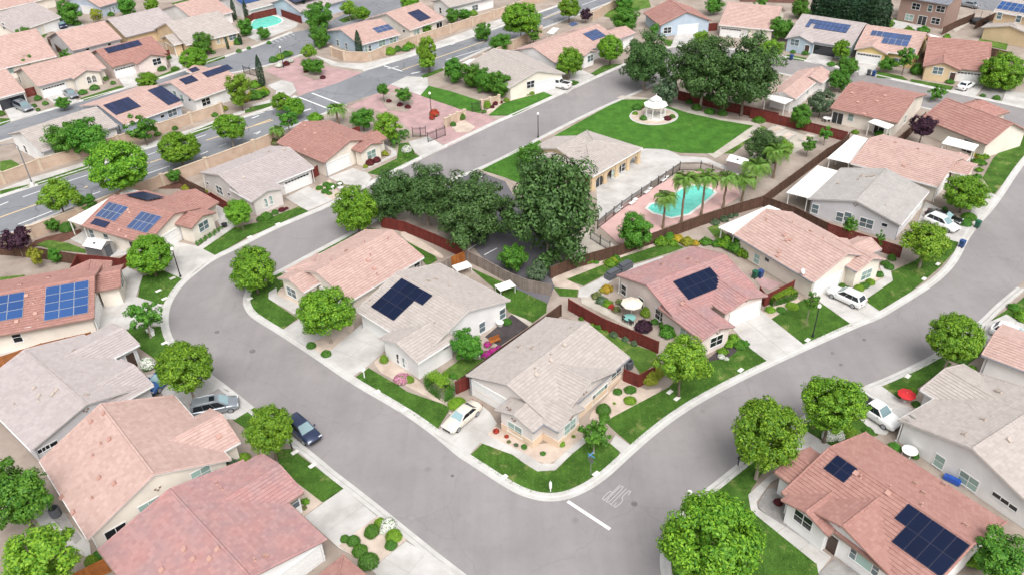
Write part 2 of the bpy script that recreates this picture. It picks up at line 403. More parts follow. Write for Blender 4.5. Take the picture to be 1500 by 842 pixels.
# ------------------------------------------------------------------ measured survey of the place, in metres
HOUSES = [
 {'name': 'house','label': 'wide corner house with greige tile roof and peach wainscot above the stop line','cat': 'house','group': None,'o': (3.848,77.892),'a': -2.307,'rm': 'tile_beige','wm': 'stucco_taupe','tw': 0.38,'band': 'peach_band','wings': [(0.0,0.0,13.522,11.891,2.75,0.33,'x','g','g',0.45),(13.123,6.098,15.623,11.177,2.81,0.33,'x','g','g',0.45),(9.771,8.944,14.088,13.044,2.84,0.33,'y','g','g',0.45),(2.866,6.737,11.974,12.037,2.78,0.33,'y','g','g',0.45)],'items': [('g',13.172,2.95,1.07,0.0),('ww',15.273,8.385,1.214,0.0),('ww',11.717,12.694,1.593,1.571),('www',5.184,11.687,0.923,1.571),('ww',1.821,11.441,1.325,1.571),('v',15.273,8.307,2.585,0.0),('v',15.273,7.701,6.177,0.0),('v',11.586,12.694,2.726,1.571),('v',7.917,11.687,2.981,1.571),('vent',1.552,5.048,4.414,1.571,0.33),('vent',5.7,3.854,4.021,1.571,0.33),('vent',6.604,3.537,3.916,1.571,0.33),('vent',4.622,6.39,4.564,-1.571,0.33),('vent',6.936,6.429,4.551,-1.571,0.33),('vent',7.475,6.863,4.408,-1.571,0.33),('vent',9.717,6.533,4.517,-1.571,0.33),('vent',10.193,7.053,4.346,-1.571,0.33),('vent',6.786,1.786,3.339,1.571,0.33)]},
 {'name': 'house','label': 'white stucco house with beige roof and black L shaped solar array beside the corner house','cat': 'house','group': None,'o': (-0.284,81.695),'a': 2.3663,'rm': 'tile_beige','wm': 'stucco_white','tw': 0.38,'band': None,'wings': [(0.0,0.0,12.591,13.789,2.75,0.312,'x','g','g',0.45),(-0.711,9.738,6.058,15.538,2.81,0.312,'y','g','g',0.45)],'items': [('g',9.574,13.339,1.07,1.571),('arch',3.187,15.188,0.9,1.571),('arch',2.145,15.188,0.9,1.571),('w',0.35,4.581,1.055,3.142),('w',0.35,1.05,1.128,3.142),('s',-0.261,10.975,2.186,3.142),('solar','solar_navy',[11.212,7.427,4.737],[-1.426,-0.0,-0.0],[-0.0,1.693,-0.529],4,3,'xxxx/xxxo/xxxo',0.12,'frame_black'),('vent',8.644,5.456,4.454,1.571,0.312),('vent',6.068,4.296,4.092,1.571,0.312),('vent',8.721,4.193,4.06,1.571,0.312),('vent',2.049,10.275,3.848,-1.571,0.312),('pipe',11.976,11.993,3.311,-1.571,0.312)]},
 {'name': 'house','label': 'cream house with pale salmon tile roof behind the round tree at the street bend','cat': 'house','group': None,'o': (-11.526,92.228),'a': -2.2863,'rm': 'tile_salmon','wm': 'stucco_cream','tw': 0.38,'band': None,'wings': [(0.0,-11.749,12.802,0.0,2.75,0.34,'x','g','g',0.45),(12.415,-11.354,15.115,-6.12,2.81,0.34,'x','g','g',0.45),(8.103,-12.06,13.505,-8.26,2.84,0.34,'y','h','g',0.45)],'items': [('ww',14.765,-9.417,1.222,0.0),('g',12.452,-3.922,1.07,0.0),('w',0.95,-0.45,1.647,1.571),('vent',6.795,-7.294,4.266,1.571,0.34),('vent',4.084,-6.809,4.431,1.571,0.34),('vent',1.58,-4.927,4.426,-1.571,0.34),('vent',5.54,-4.046,4.126,-1.571,0.34),('vent',6.365,-3.651,3.992,-1.571,0.34),('vent',6.735,-2.212,3.503,-1.571,0.34),('vent',7.176,-1.175,3.15,-1.571,0.34),('vent',9.743,-6.862,4.413,1.571,0.34)]},
 {'name': 'house','label': 'pink stucco house with red tile roof and wide black solar array behind the umbrella patio','cat': 'house','group': None,'o': (13.343,86.382),'a': 0.5137,'rm': 'tile_mauve','wm': 'stucco_pink','tw': 0.38,'band': None,'wings': [(0.0,-11.603,12.508,0.0,2.75,0.304,'x','g','g',0.45),(-0.175,-15.999,4.794,-8.399,2.81,0.304,'y','g','g',0.45),(5.52,-13.595,12.306,-7.795,2.84,0.27,'y','g','g',0.45)],'items': [('g',9.176,-13.245,1.07,-1.571),('ww',2.568,-15.649,1.467,-1.571),('w',0.35,-1.05,0.922,3.142),('w',0.35,-4.578,1.043,3.142),('ww',0.35,-8.282,1.316,3.142),('ww',0.275,-12.952,1.676,3.142),('v',2.615,-15.649,2.713,-1.571),('v',9.187,-13.245,3.26,-1.571),('solar','solar_navy',[3.288,-6.661,4.25],[1.173,-0.0,-0.0],[-0.0,-1.526,-0.463],5,2,'',0.12,'frame_black'),('vent',8.949,-3.237,3.733,-1.571,0.304),('vent',8.446,-5.19,4.326,-1.571,0.304),('vent',6.031,-3.846,3.918,-1.571,0.304),('vent',5.71,-1.897,3.326,-1.571,0.304),('vent',2.427,-9.897,3.529,3.142,0.304),('vent',2.021,-10.106,3.477,0.0,0.304)]},
 {'name': 'house','label': 'white house with brick red roof and two black solar arrays at the lower right','cat': 'house','group': None,'o': (33.872,57.29),'a': -0.9626,'rm': 'tile_brick','wm': 'stucco_white','tw': 0.38,'band': None,'wings': [(0.0,-12.512,13.661,0.0,2.75,0.289,'x','g','g',0.45),(-1.928,-11.113,0.372,-5.968,2.81,0.289,'x','g','g',0.45),(0.567,-13.267,5.466,-9.267,2.84,0.289,'y','g','g',0.45),(1.277,-12.606,10.939,-7.006,2.78,0.289,'y','g','g',0.45)],'items': [('ww',2.763,-12.917,2.032,-1.571),('www',8.489,-12.256,1.753,-1.571),('d',5.514,-12.256,1.03,-1.571),('v',2.725,-12.917,3.173,-1.571),('v',5.622,-12.256,3.861,-1.571),('solar','solar_navy',[1.027,-6.459,4.497],[1.08,-0.0,-0.0],[-0.0,-0.936,-0.27],2,2,'',0.12,'frame_black'),('solar','solar_navy',[8.142,-6.483,4.49],[1.09,-0.0,-0.0],[-0.0,-1.857,-0.536],5,2,'xxxxx/oxxxx',0.12,'frame_black'),('vent',3.326,-6.932,4.36,1.571,0.289),('vent',3.839,-6.978,4.347,1.571,0.289),('vent',6.163,-6.21,4.542,-1.571,0.289),('vent',6.383,-6.766,4.408,1.571,0.289),('vent',6.922,-3.211,3.677,-1.571,0.289),('vent',8.039,-3.78,3.84,-1.571,0.289),('vent',8.88,-5.729,4.403,-1.571,0.289),('vent',12.121,-4.431,4.029,-1.571,0.289),('vent',8.257,-0.452,2.881,-1.571,0.289)]},
 {'name': 'house','label': 'large pale house with greige roof and grey side wall at the right edge','cat': 'house','group': None,'o': (37.68,58.874),'a': 0.5359,'rm': 'tile_beige','wm': 'stucco_white','tw': 0.38,'band': None,'wings': [(0.0,-14.417,12.813,0.0,2.75,0.298,'x','g','g',0.45),(5.574,-4.375,12.825,1.625,2.81,0.298,'y','g','g',0.45)],'items': [('w',0.35,-4.77,0.9,3.142),('ww',0.35,-7.758,0.948,3.142),('s',0.35,-10.405,1.462,3.142),('s',0.35,-11.204,1.431,3.142),('s',0.35,-11.973,1.382,3.142),('vent',10.567,-3.271,3.726,-1.571,0.298),('vent',10.47,-3.574,3.817,-1.571,0.298),('vent',1.589,-5.529,4.4,-1.571,0.298),('vent',4.976,-5.301,4.332,-1.571,0.298),('vent',4.016,-8.275,4.583,1.571,0.298),('dish',0.1,-1.017,3.054,-1.571,0.298)]},
 {'name': 'house','label': 'small salmon roofed house end next to the parked suv at the right edge','cat': 'house','group': None,'o': (50.557,68.355),'a': -0.7632,'rm': 'tile_salmon','wm': 'stucco_white','tw': 0.38,'band': None,'wings': [(0.0,0.0,7.18,7.279,2.75,0.25,'x','g','g',0.45)],'items': []},
 {'name': 'house','label': 'beige house with pale salmon roof beside the parked minivan','cat': 'house','group': None,'o': (-46.338,57.199),'a': -0.843,'rm': 'tile_salmon','wm': 'stucco_cream','tw': 0.38,'band': None,'wings': [(0.0,0.0,12.884,13.543,2.75,0.452,'x','g','g',0.45),(4.812,9.615,11.444,15.315,2.81,0.452,'y','g','g',0.45)],'items': [('ww',12.534,5.535,2.136,0.0),('ww',12.534,10.676,2.623,0.0),('sl',12.534,2.279,1.03,0.0),('v',12.534,6.699,4.335,0.0),('vent',1.464,6.54,5.709,1.571,0.452),('vent',4.679,4.846,4.943,1.571,0.452),('vent',5.063,5.642,5.303,1.571,0.452),('vent',5.196,3.785,4.463,1.571,0.452),('vent',8.083,3.239,4.215,1.571,0.452),('vent',10.125,3.959,4.542,1.571,0.452),('vent',9.5,1.89,3.605,1.571,0.452),('vent',6.363,0.006,2.753,1.571,0.452),('vent',9.074,0.159,2.822,1.571,0.452),('vent',10.004,13.911,3.462,3.142,0.452),('vent',1.062,5.287,5.142,1.571,0.452)]},
 {'name': 'house','label': 'grey walled house with pale grey roof at the left edge','cat': 'house','group': None,'o': (-47.945,58.732),'a': 2.4231,'rm': 'tile_pinkgrey','wm': 'stucco_grey','tw': 0.38,'band': None,'wings': [(0.0,-12.492,14.271,0.0,2.75,0.271,'x','g','g',0.45),(7.214,-15.612,13.741,-8.512,2.81,0.271,'y','g','g',0.45),(-0.715,-12.817,6.284,-8.117,2.84,0.271,'y','g','g',0.45)],'items': [('s',0.35,-0.9,1.822,3.142),('s',0.35,-1.348,1.825,3.142),('s',0.35,-2.114,1.799,3.142),('d',7.664,-14.322,1.03,3.142),('v',0.35,-6.049,3.568,3.142),('vent',7.515,-4.096,3.862,-1.571,0.271),('vent',5.954,-3.907,3.81,-1.571,0.271),('vent',5.413,-3.552,3.714,-1.571,0.271),('vent',4.656,-4.83,4.061,-1.571,0.271),('vent',4.779,-5.326,4.196,-1.571,0.271),('vent',1.528,-6.958,4.252,1.571,0.271),('vent',10.783,-9.949,3.613,3.142,0.271),('vent',7.365,-1.773,3.231,-1.571,0.271)]},
 {'name': 'house','label': 'large mauve red roofed house with blotchy tiles at the bottom left','cat': 'house','group': None,'o': (-26.386,56.372),'a': -0.7861,'rm': 'tile_mauve','wm': 'stucco_white','tw': 0.38,'band': None,'wings': [(0.0,-14.121,13.625,0.0,2.75,0.25,'x','g','g',0.45),(0.44,-4.437,7.764,1.663,2.81,0.25,'y','g','g',0.45)],'items': [('g',13.275,-2.95,1.07,0.0),('w',7.314,0.713,1.818,0.0),('vent',6.697,-9.266,3.964,1.571,0.25),('vent',8.183,-9.257,3.966,1.571,0.25),('vent',9.358,-8.332,4.197,1.571,0.25),('vent',9.175,-7.458,4.416,1.571,0.25),('vent',12.256,-5.862,4.216,-1.571,0.25),('vent',2.66,-3.586,3.646,-1.571,0.25),('vent',1.767,-3.577,3.644,-1.571,0.25),('vent',6.756,-11.453,3.417,1.571,0.25),('vent',12.351,-4.956,3.989,-1.571,0.25)]},
 {'name': 'house','label': 'corner of a red roof at the bottom edge beside the clipped bushes','cat': 'house','group': None,'o': (-15.053,44.973),'a': -0.7523,'rm': 'tile_brick','wm': 'stucco_white','tw': 0.38,'band': None,'wings': [(0.0,-6.443,9.743,0.0,2.75,0.36,'x','h','g',0.45)],'items': []},
 {'name': 'house','label': 'red roofed cream house with bright blue solar panels at the left edge','cat': 'house','group': None,'o': (-67.433,75.896),'a': 0.2909,'rm': 'tile_brick','wm': 'stucco_cream','tw': 0.38,'band': None,'wings': [(0.0,0.0,17.47,13.171,2.75,0.286,'x','g','g',0.45),(13.51,9.916,18.526,13.116,2.81,0.286,'y','g','g',0.45),(17.099,5.891,20.099,11.59,2.84,0.286,'x','g','g',0.45)],'items': [('w',8.622,0.45,1.824,-1.571),('s',10.216,0.45,2.626,-1.571),('g',17.12,3.678,1.07,0.0),('ww',19.749,9.345,1.716,0.0),('solar','solar_blue',[11.923,6.072,4.488],[1.654,-0.0,-0.0],[-0.0,-1.297,-0.371],3,4,'',0.12,'frame_silver'),('solar','solar_blue',[9.531,6.098,4.496],[-1.781,0.0,0.0],[-0.0,-1.335,-0.382],3,3,'',0.12,'frame_silver'),('vent',11.364,10.24,3.589,-1.571,0.286),('vent',8.342,9.012,3.941,-1.571,0.286),('vent',10.711,4.512,4.042,1.571,0.286),('vent',10.555,4.035,3.905,1.571,0.286),('vent',9.755,5.324,4.274,1.571,0.286),('vent',10.914,2.241,3.392,1.571,0.286),('vent',11.227,1.407,3.153,1.571,0.286),('vent',8.903,1.524,3.186,1.571,0.286)]},
 {'name': 'house','label': 'red roofed house with white patio cover and two raised solar arrays by the soundwall','cat': 'house','group': None,'o': (-61.702,103.93),'a': -0.4813,'rm': 'tile_brick','wm': 'stucco_cream','tw': 0.42,'band': None,'wings': [(0.0,0.0,12.679,11.918,2.75,0.304,'x','g','g',0.45),(5.003,6.973,13.505,13.473,2.81,0.304,'y','g','g',0.45),(12.298,5.843,15.398,10.884,2.84,0.304,'x','g','g',0.45)],'items': [('g',12.329,4.152,1.07,0.0),('ww',15.048,8.407,1.8,0.0),('w',0.95,0.45,1.416,-1.571),('w',3.935,0.45,1.385,-1.571),('d',9.218,0.45,1.03,-1.571),('solar','solar_steel',[0.684,4.958,4.257],[1.0,-0.0,-0.0],[-0.0,-1.452,-0.441],4,2,'',0.12,'frame_silver'),('solar','solar_steel',[7.395,4.863,4.228],[0.999,-0.0,-0.0],[-0.0,-1.616,-0.491],4,2,'',0.12,'frame_silver'),('solar','solar_black',[1.134,1.748,3.281],[1.002,-0.0,-0.0],[-0.0,-1.099,-0.334],3,1,'',0.12,'frame_black'),('solar','solar_black',[1.282,7.278,4.16],[1.102,0.0,0.0],[-0.0,1.534,-0.466],4,2,'',0.35,'frame_black'),('vent',5.094,4.412,4.091,1.571,0.304),('vent',5.707,4.054,3.982,1.571,0.304),('vent',4.929,8.263,3.861,-1.571,0.304),('vent',6.761,0.872,3.015,1.571,0.304),('vent',8.831,0.204,2.812,1.571,0.304),('vent',1.207,5.51,4.425,1.571,0.304)]},
 {'name': 'house','label': 'light grey house with arched front windows and white windowed garage door','cat': 'house','group': None,'o': (-49.458,120.261),'a': 0.7994,'rm': 'tile_pinkgrey','wm': 'stucco_taupe','tw': 0.4,'band': None,'wings': [(0.0,-12.765,12.96,0.0,2.75,0.255,'x','g','g',0.45),(-0.097,-15.308,5.697,-9.108,2.81,0.255,'y','g','g',0.45)],'items': [('gw',9.811,-12.315,1.07,-1.571),('arch',2.186,-14.958,1.284,-1.571),('arch',3.12,-14.958,1.391,-1.571),('ww',0.35,-4.545,0.964,3.142),('s',0.35,-7.548,1.23,3.142),('s',0.35,-0.9,0.97,3.142),('vent',2.531,-9.083,3.688,1.571,0.255),('vent',11.926,-6.465,4.356,1.571,0.024),('vent',0.004,-6.366,4.372,-1.571,0.255),('vent',9.231,-0.712,2.931,-1.571,0.255),('vent',10.495,-4.154,3.809,-1.571,0.255)]},
 {'name': 'house','label': 'cream house with brick red roof next to the entry gate','cat': 'house','group': None,'o': (-39.484,130.942),'a': -0.736,'rm': 'tile_brick','wm': 'stucco_cream','tw': 0.38,'band': None,'wings': [(0.0,0.0,12.854,11.756,2.75,0.313,'x','g','g',0.45),(9.293,8.781,13.858,12.781,2.81,0.313,'y','g','g',0.45),(12.523,6.126,14.823,11.043,2.84,0.313,'x','g','g',0.45)],'items': [('g',12.504,3.09,1.07,0.0),('ww',14.473,8.65,1.55,0.0),('vent',1.483,5.233,4.387,1.571,0.313),('vent',3.027,7.292,4.146,-1.571,0.313),('vent',4.841,8.221,3.856,-1.571,0.313),('vent',6.223,7.182,4.18,-1.571,0.313),('vent',9.454,6.77,4.309,-1.571,0.313),('vent',5.159,4.508,4.16,1.571,0.313),('vent',6.404,1.255,3.143,1.571,0.313),('vent',6.971,0.795,2.999,1.571,0.313)]},
 {'name': 'house','label': 'cream house with salmon roof and white suv in its driveway','cat': 'house','group': None,'o': (30.283,95.22),'a': -1.0528,'rm': 'tile_salmon','wm': 'stucco_cream','tw': 0.42,'band': None,'wings': [(0.0,0.0,13.752,11.033,2.75,0.409,'x','g','g',0.45),(9.473,8.469,13.283,13.169,2.81,0.409,'y','g','g',0.45),(9.142,6.191,15.142,11.48,2.84,0.409,'x','g','g',0.45)],'items': [('g',13.402,3.285,1.07,0.0),('w',4.12,0.45,0.966,-1.571),('s',5.851,0.45,1.716,-1.571),('ww',14.792,8.893,1.31,0.0),('vent',1.579,4.086,4.421,1.571,0.409),('vent',4.704,5.528,5.001,-1.571,0.409),('vent',7.261,6.068,4.78,-1.571,0.409),('vent',5.433,3.523,4.191,1.571,0.409),('vent',6.331,3.096,4.016,1.571,0.409),('vent',6.576,3.4,4.141,1.571,0.409),('vent',7.005,1.17,3.229,1.571,0.409),('vent',7.383,0.601,2.996,1.571,0.409),('vent',9.442,6.043,4.791,-1.571,0.409),('dish',11.839,0.003,2.751,1.571,0.409)]},
 {'name': 'house','label': 'pale grey walled house with greige roof and white patio cover by two parked cars','cat': 'house','group': None,'o': (43.447,104.658),'a': 0.8656,'rm': 'tile_grey','wm': 'stucco_grey','tw': 0.38,'band': None,'wings': [(0.0,-12.978,12.243,0.0,2.75,0.273,'x','g','g',0.45)],'items': [('w',0.35,-1.05,1.241,3.142),('w',0.35,-4.685,1.132,3.142),('w',0.35,-5.769,1.494,3.142),('ww',0.35,-8.44,1.375,3.142),('s',0.35,-10.842,1.913,3.142),('g',9.393,-12.528,1.07,-1.571),('v',0.35,-6.453,3.711,3.142),('vent',9.122,-4.051,3.855,-1.571,0.273),('vent',8.813,-4.97,4.106,-1.571,0.273),('vent',9.027,-5.504,4.252,-1.571,0.273),('vent',9.333,-5.704,4.306,-1.571,0.273),('vent',7.754,-4.115,3.873,-1.571,0.273),('vent',5.859,-1.915,3.272,-1.571,0.273),('vent',2.577,-9.847,3.604,1.571,0.273)]},
 {'name': 'house','label': 'house with long salmon roof and white patio cover on its left end','cat': 'house','group': None,'o': (53.463,115.681),'a': -0.7382,'rm': 'tile_salmon','wm': 'stucco_cream','tw': 0.45,'band': None,'wings': [(0.0,0.0,13.062,13.775,2.75,0.25,'x','g','g',0.45),(10.574,11.409,13.632,13.009,2.81,0.25,'y','g','g',0.45),(12.681,6.203,15.281,11.164,2.84,0.25,'x','g','g',0.45)],'items': [('g',12.712,4.057,1.07,0.0),('vent',3.488,8.326,4.112,-1.571,0.25),('vent',7.204,7.57,4.301,-1.571,0.25),('vent',1.603,7.007,4.442,-1.571,0.25),('vent',7.074,2.613,3.403,1.571,0.25)]},
 {'name': 'house','label': 'grey house with long solar array and open garage beyond the dark trees','cat': 'house','group': None,'o': (62.06,178.377),'a': -0.6554,'rm': 'tile_pinkgrey','wm': 'stucco_sky','tw': 0.5,'band': None,'wings': [(0.0,0.0,13.84,16.603,2.75,0.36,'x','g','g',0.45),(0.131,-1.129,6.144,3.671,2.81,0.36,'y','g','g',0.45)],'items': [('ww',2.227,-0.779,2.202,-1.571),('s',13.49,3.521,3.681,0.0),('go',8.509,0.45,1.07,-1.571),('d',5.094,-0.779,1.03,-1.571),('solar','solar_steel',[2.296,7.015,5.275],[0.899,-0.0,-0.0],[-0.0,-1.406,-0.506],10,2,'xxxxxxxxxx/xoxxxxxxxx',0.12,'frame_black')]},
 {'name': 'house','label': 'yellow stucco house with blue solar panels on a salmon roof','cat': 'house','group': None,'o': (74.16,170.184),'a': -0.5896,'rm': 'tile_salmon','wm': 'stucco_yellow','tw': 0.5,'band': None,'wings': [(0.0,0.0,12.007,14.927,2.75,0.36,'x','g','g',0.45),(0.209,-1.459,6.645,3.841,2.81,0.36,'y','g','g',0.45)],'items': [('gw',3.159,-1.109,1.07,-1.571),('ww',8.874,0.45,0.9,-1.571),('w',11.057,0.45,3.261,-1.571),('w',11.657,9.604,0.9,0.0),('solar','solar_steel',[1.622,5.978,4.902],[1.149,-0.0,-0.0],[-0.0,-1.637,-0.589],7,1,'',0.12,'frame_silver'),('solar','solar_steel',[4.454,5.807,4.841],[1.303,-0.0,-0.0],[-0.0,-1.744,-0.628],4,2,'',0.12,'frame_silver')]},
 {'name': 'house','label': 'tan house with brick red roof and white car on its driveway','cat': 'house','group': None,'o': (83.354,158.267),'a': -0.4427,'rm': 'tile_brick','wm': 'stucco_tan','tw': 0.5,'band': None,'wings': [(0.0,0.0,11.541,17.018,2.75,0.36,'x','g','g',0.45),(0.007,-1.108,6.723,3.992,2.81,0.36,'y','g','g',0.45)],'items': [('gw',8.691,0.45,1.07,-1.571),('ww',2.813,-0.758,2.145,-1.571),('d',5.602,-0.758,1.03,-1.571),('vent',3.528,4.305,4.3,1.571,0.36),('vent',7.64,4.432,4.345,1.571,0.36),('vent',11.288,3.424,3.983,1.571,0.36)]},
 {'name': 'house','label': 'two storey brown house with slate blue roof at the top edge','cat': 'house','group': None,'o': (93.909,197.105),'a': -0.8283,'rm': 'tile_slate','wm': 'stucco_brown','tw': 0.6,'band': None,'wings': [(0.0,0.0,11.472,9.046,5.6,0.35,'x','g','g',0.45)],'items': [('ww',4.148,0.45,3.876,-1.571),('ww',9.768,0.45,4.299,-1.571),('ww',3.212,0.45,1.161,-1.571),('ww',9.336,0.45,1.47,-1.571),('w',7.401,0.45,4.039,-1.571),('sl',6.295,0.45,1.03,-1.571)]},
 {'name': 'house','label': 'two storey tan house with solar roof at the top right corner','cat': 'house','group': None,'o': (108.816,182.644),'a': -0.7911,'rm': 'tile_beige','wm': 'stucco_tan','tw': 0.6,'band': None,'wings': [(0.0,0.0,9.953,10.706,5.6,0.35,'x','g','g',0.45),(-0.625,-2.932,10.326,2.068,2.7,0.25,'y','g','g',0.45)],'items': [('w',2.058,-2.582,5.6,-1.571),('w',5.937,-2.582,5.6,-1.571),('solar','solar_blue',[0.039,3.893,6.963],[1.154,-0.0,-0.0],[-0.0,-1.442,-0.505],6,2,'',0.12,'frame_silver')]},
 {'name': 'house','label': 'salmon roofed house behind the big dark trees of the park','cat': 'house','group': None,'o': (49.173,145.828),'a': -0.6638,'rm': 'tile_salmon','wm': 'stucco_white','tw': 0.5,'band': None,'wings': [(0.0,0.0,5.058,14.7,2.75,0.36,'y','g','g',0.45),(1.149,10.238,6.355,16.238,2.81,0.36,'y','g','g',0.45)],'items': [('w',4.608,7.612,1.797,0.0)]},
 {'name': 'house','label': 'red roofed house with white patio cover beyond the park garden','cat': 'house','group': None,'o': (57.875,137.89),'a': -0.7021,'rm': 'tile_brick','wm': 'stucco_cream','tw': 0.5,'band': None,'wings': [(0.0,0.0,11.642,16.211,2.75,0.25,'x','g','g',0.45),(2.328,13.288,6.613,16.088,2.81,0.25,'y','g','h',0.45)],'items': [('w',3.697,0.45,1.756,-1.571),('w',11.292,6.295,1.253,0.0),('sl',1.45,0.45,1.03,-1.571),('sl',8.75,0.45,1.03,-1.571),('vent',1.625,5.45,4.112,1.571,0.25),('vent',3.548,3.206,3.552,1.571,0.25),('vent',6.353,4.616,3.904,1.571,0.25),('vent',6.986,6.634,4.408,1.571,0.25),('vent',5.862,0.329,2.832,1.571,0.25)]},
 {'name': 'house','label': 'red roofed house behind the purple leaf tree','cat': 'house','group': None,'o': (71.662,132.104),'a': -1.1171,'rm': 'tile_brick','wm': 'stucco_cream','tw': 0.5,'band': None,'wings': [(0.0,0.0,12.69,10.242,2.75,0.5,'x','g','g',0.45),(-0.868,6.295,5.844,14.695,2.81,0.5,'y','g','h',0.45)],'items': [('sl',9.392,0.45,1.03,-1.571),('w',0.95,0.45,0.9,-1.571),('vent',5.137,4.854,5.177,1.571,0.5),('vent',1.388,11.059,3.938,0.0,0.5)]},
 {'name': 'house','label': 'beige roofed house with white pickup in its driveway','cat': 'house','group': None,'o': (-7.824,167.725),'a': -1.0287,'rm': 'tile_beige','wm': 'stucco_cream','tw': 0.5,'band': None,'wings': [(0.0,0.0,16.679,13.207,2.75,0.3,'x','g','g',0.45)],'items': [('ww',16.329,5.197,2.153,0.0),('g',16.329,8.47,1.07,0.0)]},
 {'name': 'house','label': 'salmon roofed house with three solar arrays across from the park','cat': 'house','group': None,'o': (1.841,175.883),'a': -0.8096,'rm': 'tile_salmon','wm': 'stucco_white','tw': 0.5,'band': None,'wings': [(0.0,0.0,12.654,21.0,2.75,0.31,'y','g','g',0.45),(6.936,20.47,12.898,26.47,2.81,0.31,'y','g','g',0.45),(9.793,6.885,14.493,10.931,2.84,0.31,'x','g','g',0.45)],'items': [('s',0.9,0.35,1.817,-1.571),('s',1.58,0.35,1.919,-1.571),('s',7.857,0.35,1.706,-1.571),('ww',14.143,9.431,1.671,0.0),('solar','solar_steel',[4.327,14.345,5.333],[0.0,0.557,-0.0],[-1.137,0.0,0.353],4,1,'',0.12,'frame_black'),('solar','solar_steel',[7.535,14.388,4.338],[0.597,-0.0,-0.185],[0.0,2.259,-0.0],5,2,'',0.12,'frame_black')]},
 {'name': 'house','label': 'pale blue house with brick red roof at the top of the street','cat': 'house','group': None,'o': (34.135,200.758),'a': -1.377,'rm': 'tile_brick','wm': 'stucco_sky','tw': 0.5,'band': None,'wings': [(0.0,0.0,10.862,12.747,2.75,0.4,'x','g','g',0.45),(9.313,3.431,10.113,9.838,2.81,0.4,'x','g','g',0.45)],'items': [('ww',10.512,2.122,1.362,0.0),('g',10.512,7.112,1.07,0.0)]},
 {'name': 'house','label': 'cream house with salmon roof at the top beyond the dark trees','cat': 'house','group': None,'o': (49.682,189.129),'a': -0.4578,'rm': 'tile_salmon','wm': 'stucco_cream','tw': 0.5,'band': None,'wings': [(0.0,0.0,12.254,16.411,2.75,0.36,'x','g','g',0.45)],'items': [('gw',2.85,0.45,1.07,-1.571),('arch',8.516,0.45,1.327,-1.571),('arch',9.444,0.45,1.424,-1.571),('d',6.228,0.45,1.03,-1.571)]},
 {'name': 'house','label': 'beige roofed house behind the leafy trees at the left','cat': 'house','group': None,'o': (-89.38,138.703),'a': -0.7075,'rm': 'tile_beige','wm': 'stucco_white','tw': 0.5,'band': None,'wings': [(0.0,0.0,13.066,13.864,2.75,0.32,'y','g','g',0.45)],'items': [('w',4.664,0.35,0.965,-1.571)]},
 {'name': 'house','label': 'pale blue walled house with two black solar arrays by the soundwall','cat': 'house','group': None,'o': (-69.326,141.111),'a': 0.881,'rm': 'tile_salmon','wm': 'stucco_blue','tw': 0.5,'band': None,'wings': [(0.0,0.0,12.013,16.281,2.75,0.25,'x','g','g',0.45)],'items': [('w',0.35,6.864,1.261,3.142),('w',0.35,9.56,1.714,3.142),('w',0.35,3.35,1.206,3.142),('ww',9.726,0.45,1.758,-1.571),('s',7.587,0.45,1.75,-1.571),('solar','solar_black',[0.49,7.436,4.609],[0.849,-0.0,-0.0],[-0.0,-2.005,-0.501],6,2,'',0.12,'frame_black'),('solar','solar_black',[9.674,7.46,4.615],[0.991,-0.0,-0.0],[-0.0,-1.59,-0.397],3,4,'',0.12,'frame_black')]},
 {'name': 'house','label': 'salmon roofed house with three solar arrays beside the soundwall','cat': 'house','group': None,'o': (-60.126,152.391),'a': 0.8895,'rm': 'tile_salmon','wm': 'stucco_white','tw': 0.5,'band': None,'wings': [(0.0,0.0,11.527,13.881,2.75,0.306,'x','g','g',0.45),(8.883,11.244,12.719,16.044,2.81,0.306,'y','g','g',0.45)],'items': [('w',0.35,4.936,2.013,3.142),('w',0.35,7.195,2.281,3.142),('s',0.35,2.258,2.219,3.142),('ww',2.643,0.45,1.493,-1.571),('solar','solar_black',[6.752,6.603,4.768],[1.032,-0.0,-0.0],[-0.0,-1.816,-0.555],6,1,'',0.12,'frame_black'),('solar','solar_black',[1.784,6.964,4.879],[0.973,-0.0,-0.0],[-0.0,-2.119,-0.648],3,1,'',0.12,'frame_black'),('solar','solar_black',[5.35,8.935,5.481],[0.927,-0.0,-0.0],[-0.0,-1.381,-0.422],2,1,'',0.12,'frame_black')]},
 {'name': 'house','label': 'cream house with salmon roof and silver car at its garage','cat': 'house','group': None,'o': (-104.705,172.342),'a': -0.7751,'rm': 'tile_salmon','wm': 'stucco_cream','tw': 0.5,'band': None,'wings': [(0.0,0.0,13.39,14.133,2.75,0.36,'y','g','g',0.45),(9.79,6.575,14.79,12.559,2.81,0.36,'x','g','g',0.45)],'items': [('gw',12.94,2.929,1.07,0.0),('arch',14.44,9.659,1.511,0.0),('arch',14.44,10.718,1.409,0.0),('w',1.268,0.35,1.335,-1.571),('d',13.84,7.025,1.03,-1.571)]},
 {'name': 'house','label': 'brick red roofed house with one long solar array in the upper left','cat': 'house','group': None,'o': (-93.328,182.855),'a': -0.7936,'rm': 'tile_brick','wm': 'stucco_pink','tw': 0.5,'band': None,'wings': [(0.0,0.0,13.124,12.512,2.75,0.36,'y','g','g',0.45),(9.02,4.358,15.52,11.314,2.81,0.36,'x','g','g',0.45)],'items': [('gw',12.674,2.85,1.07,0.0),('ww',15.17,8.919,2.129,0.0),('solar','solar_black',[6.826,1.598,5.017],[0.0,0.861,-0.0],[1.834,-0.0,-0.66],9,1,'',0.12,'frame_black')]},
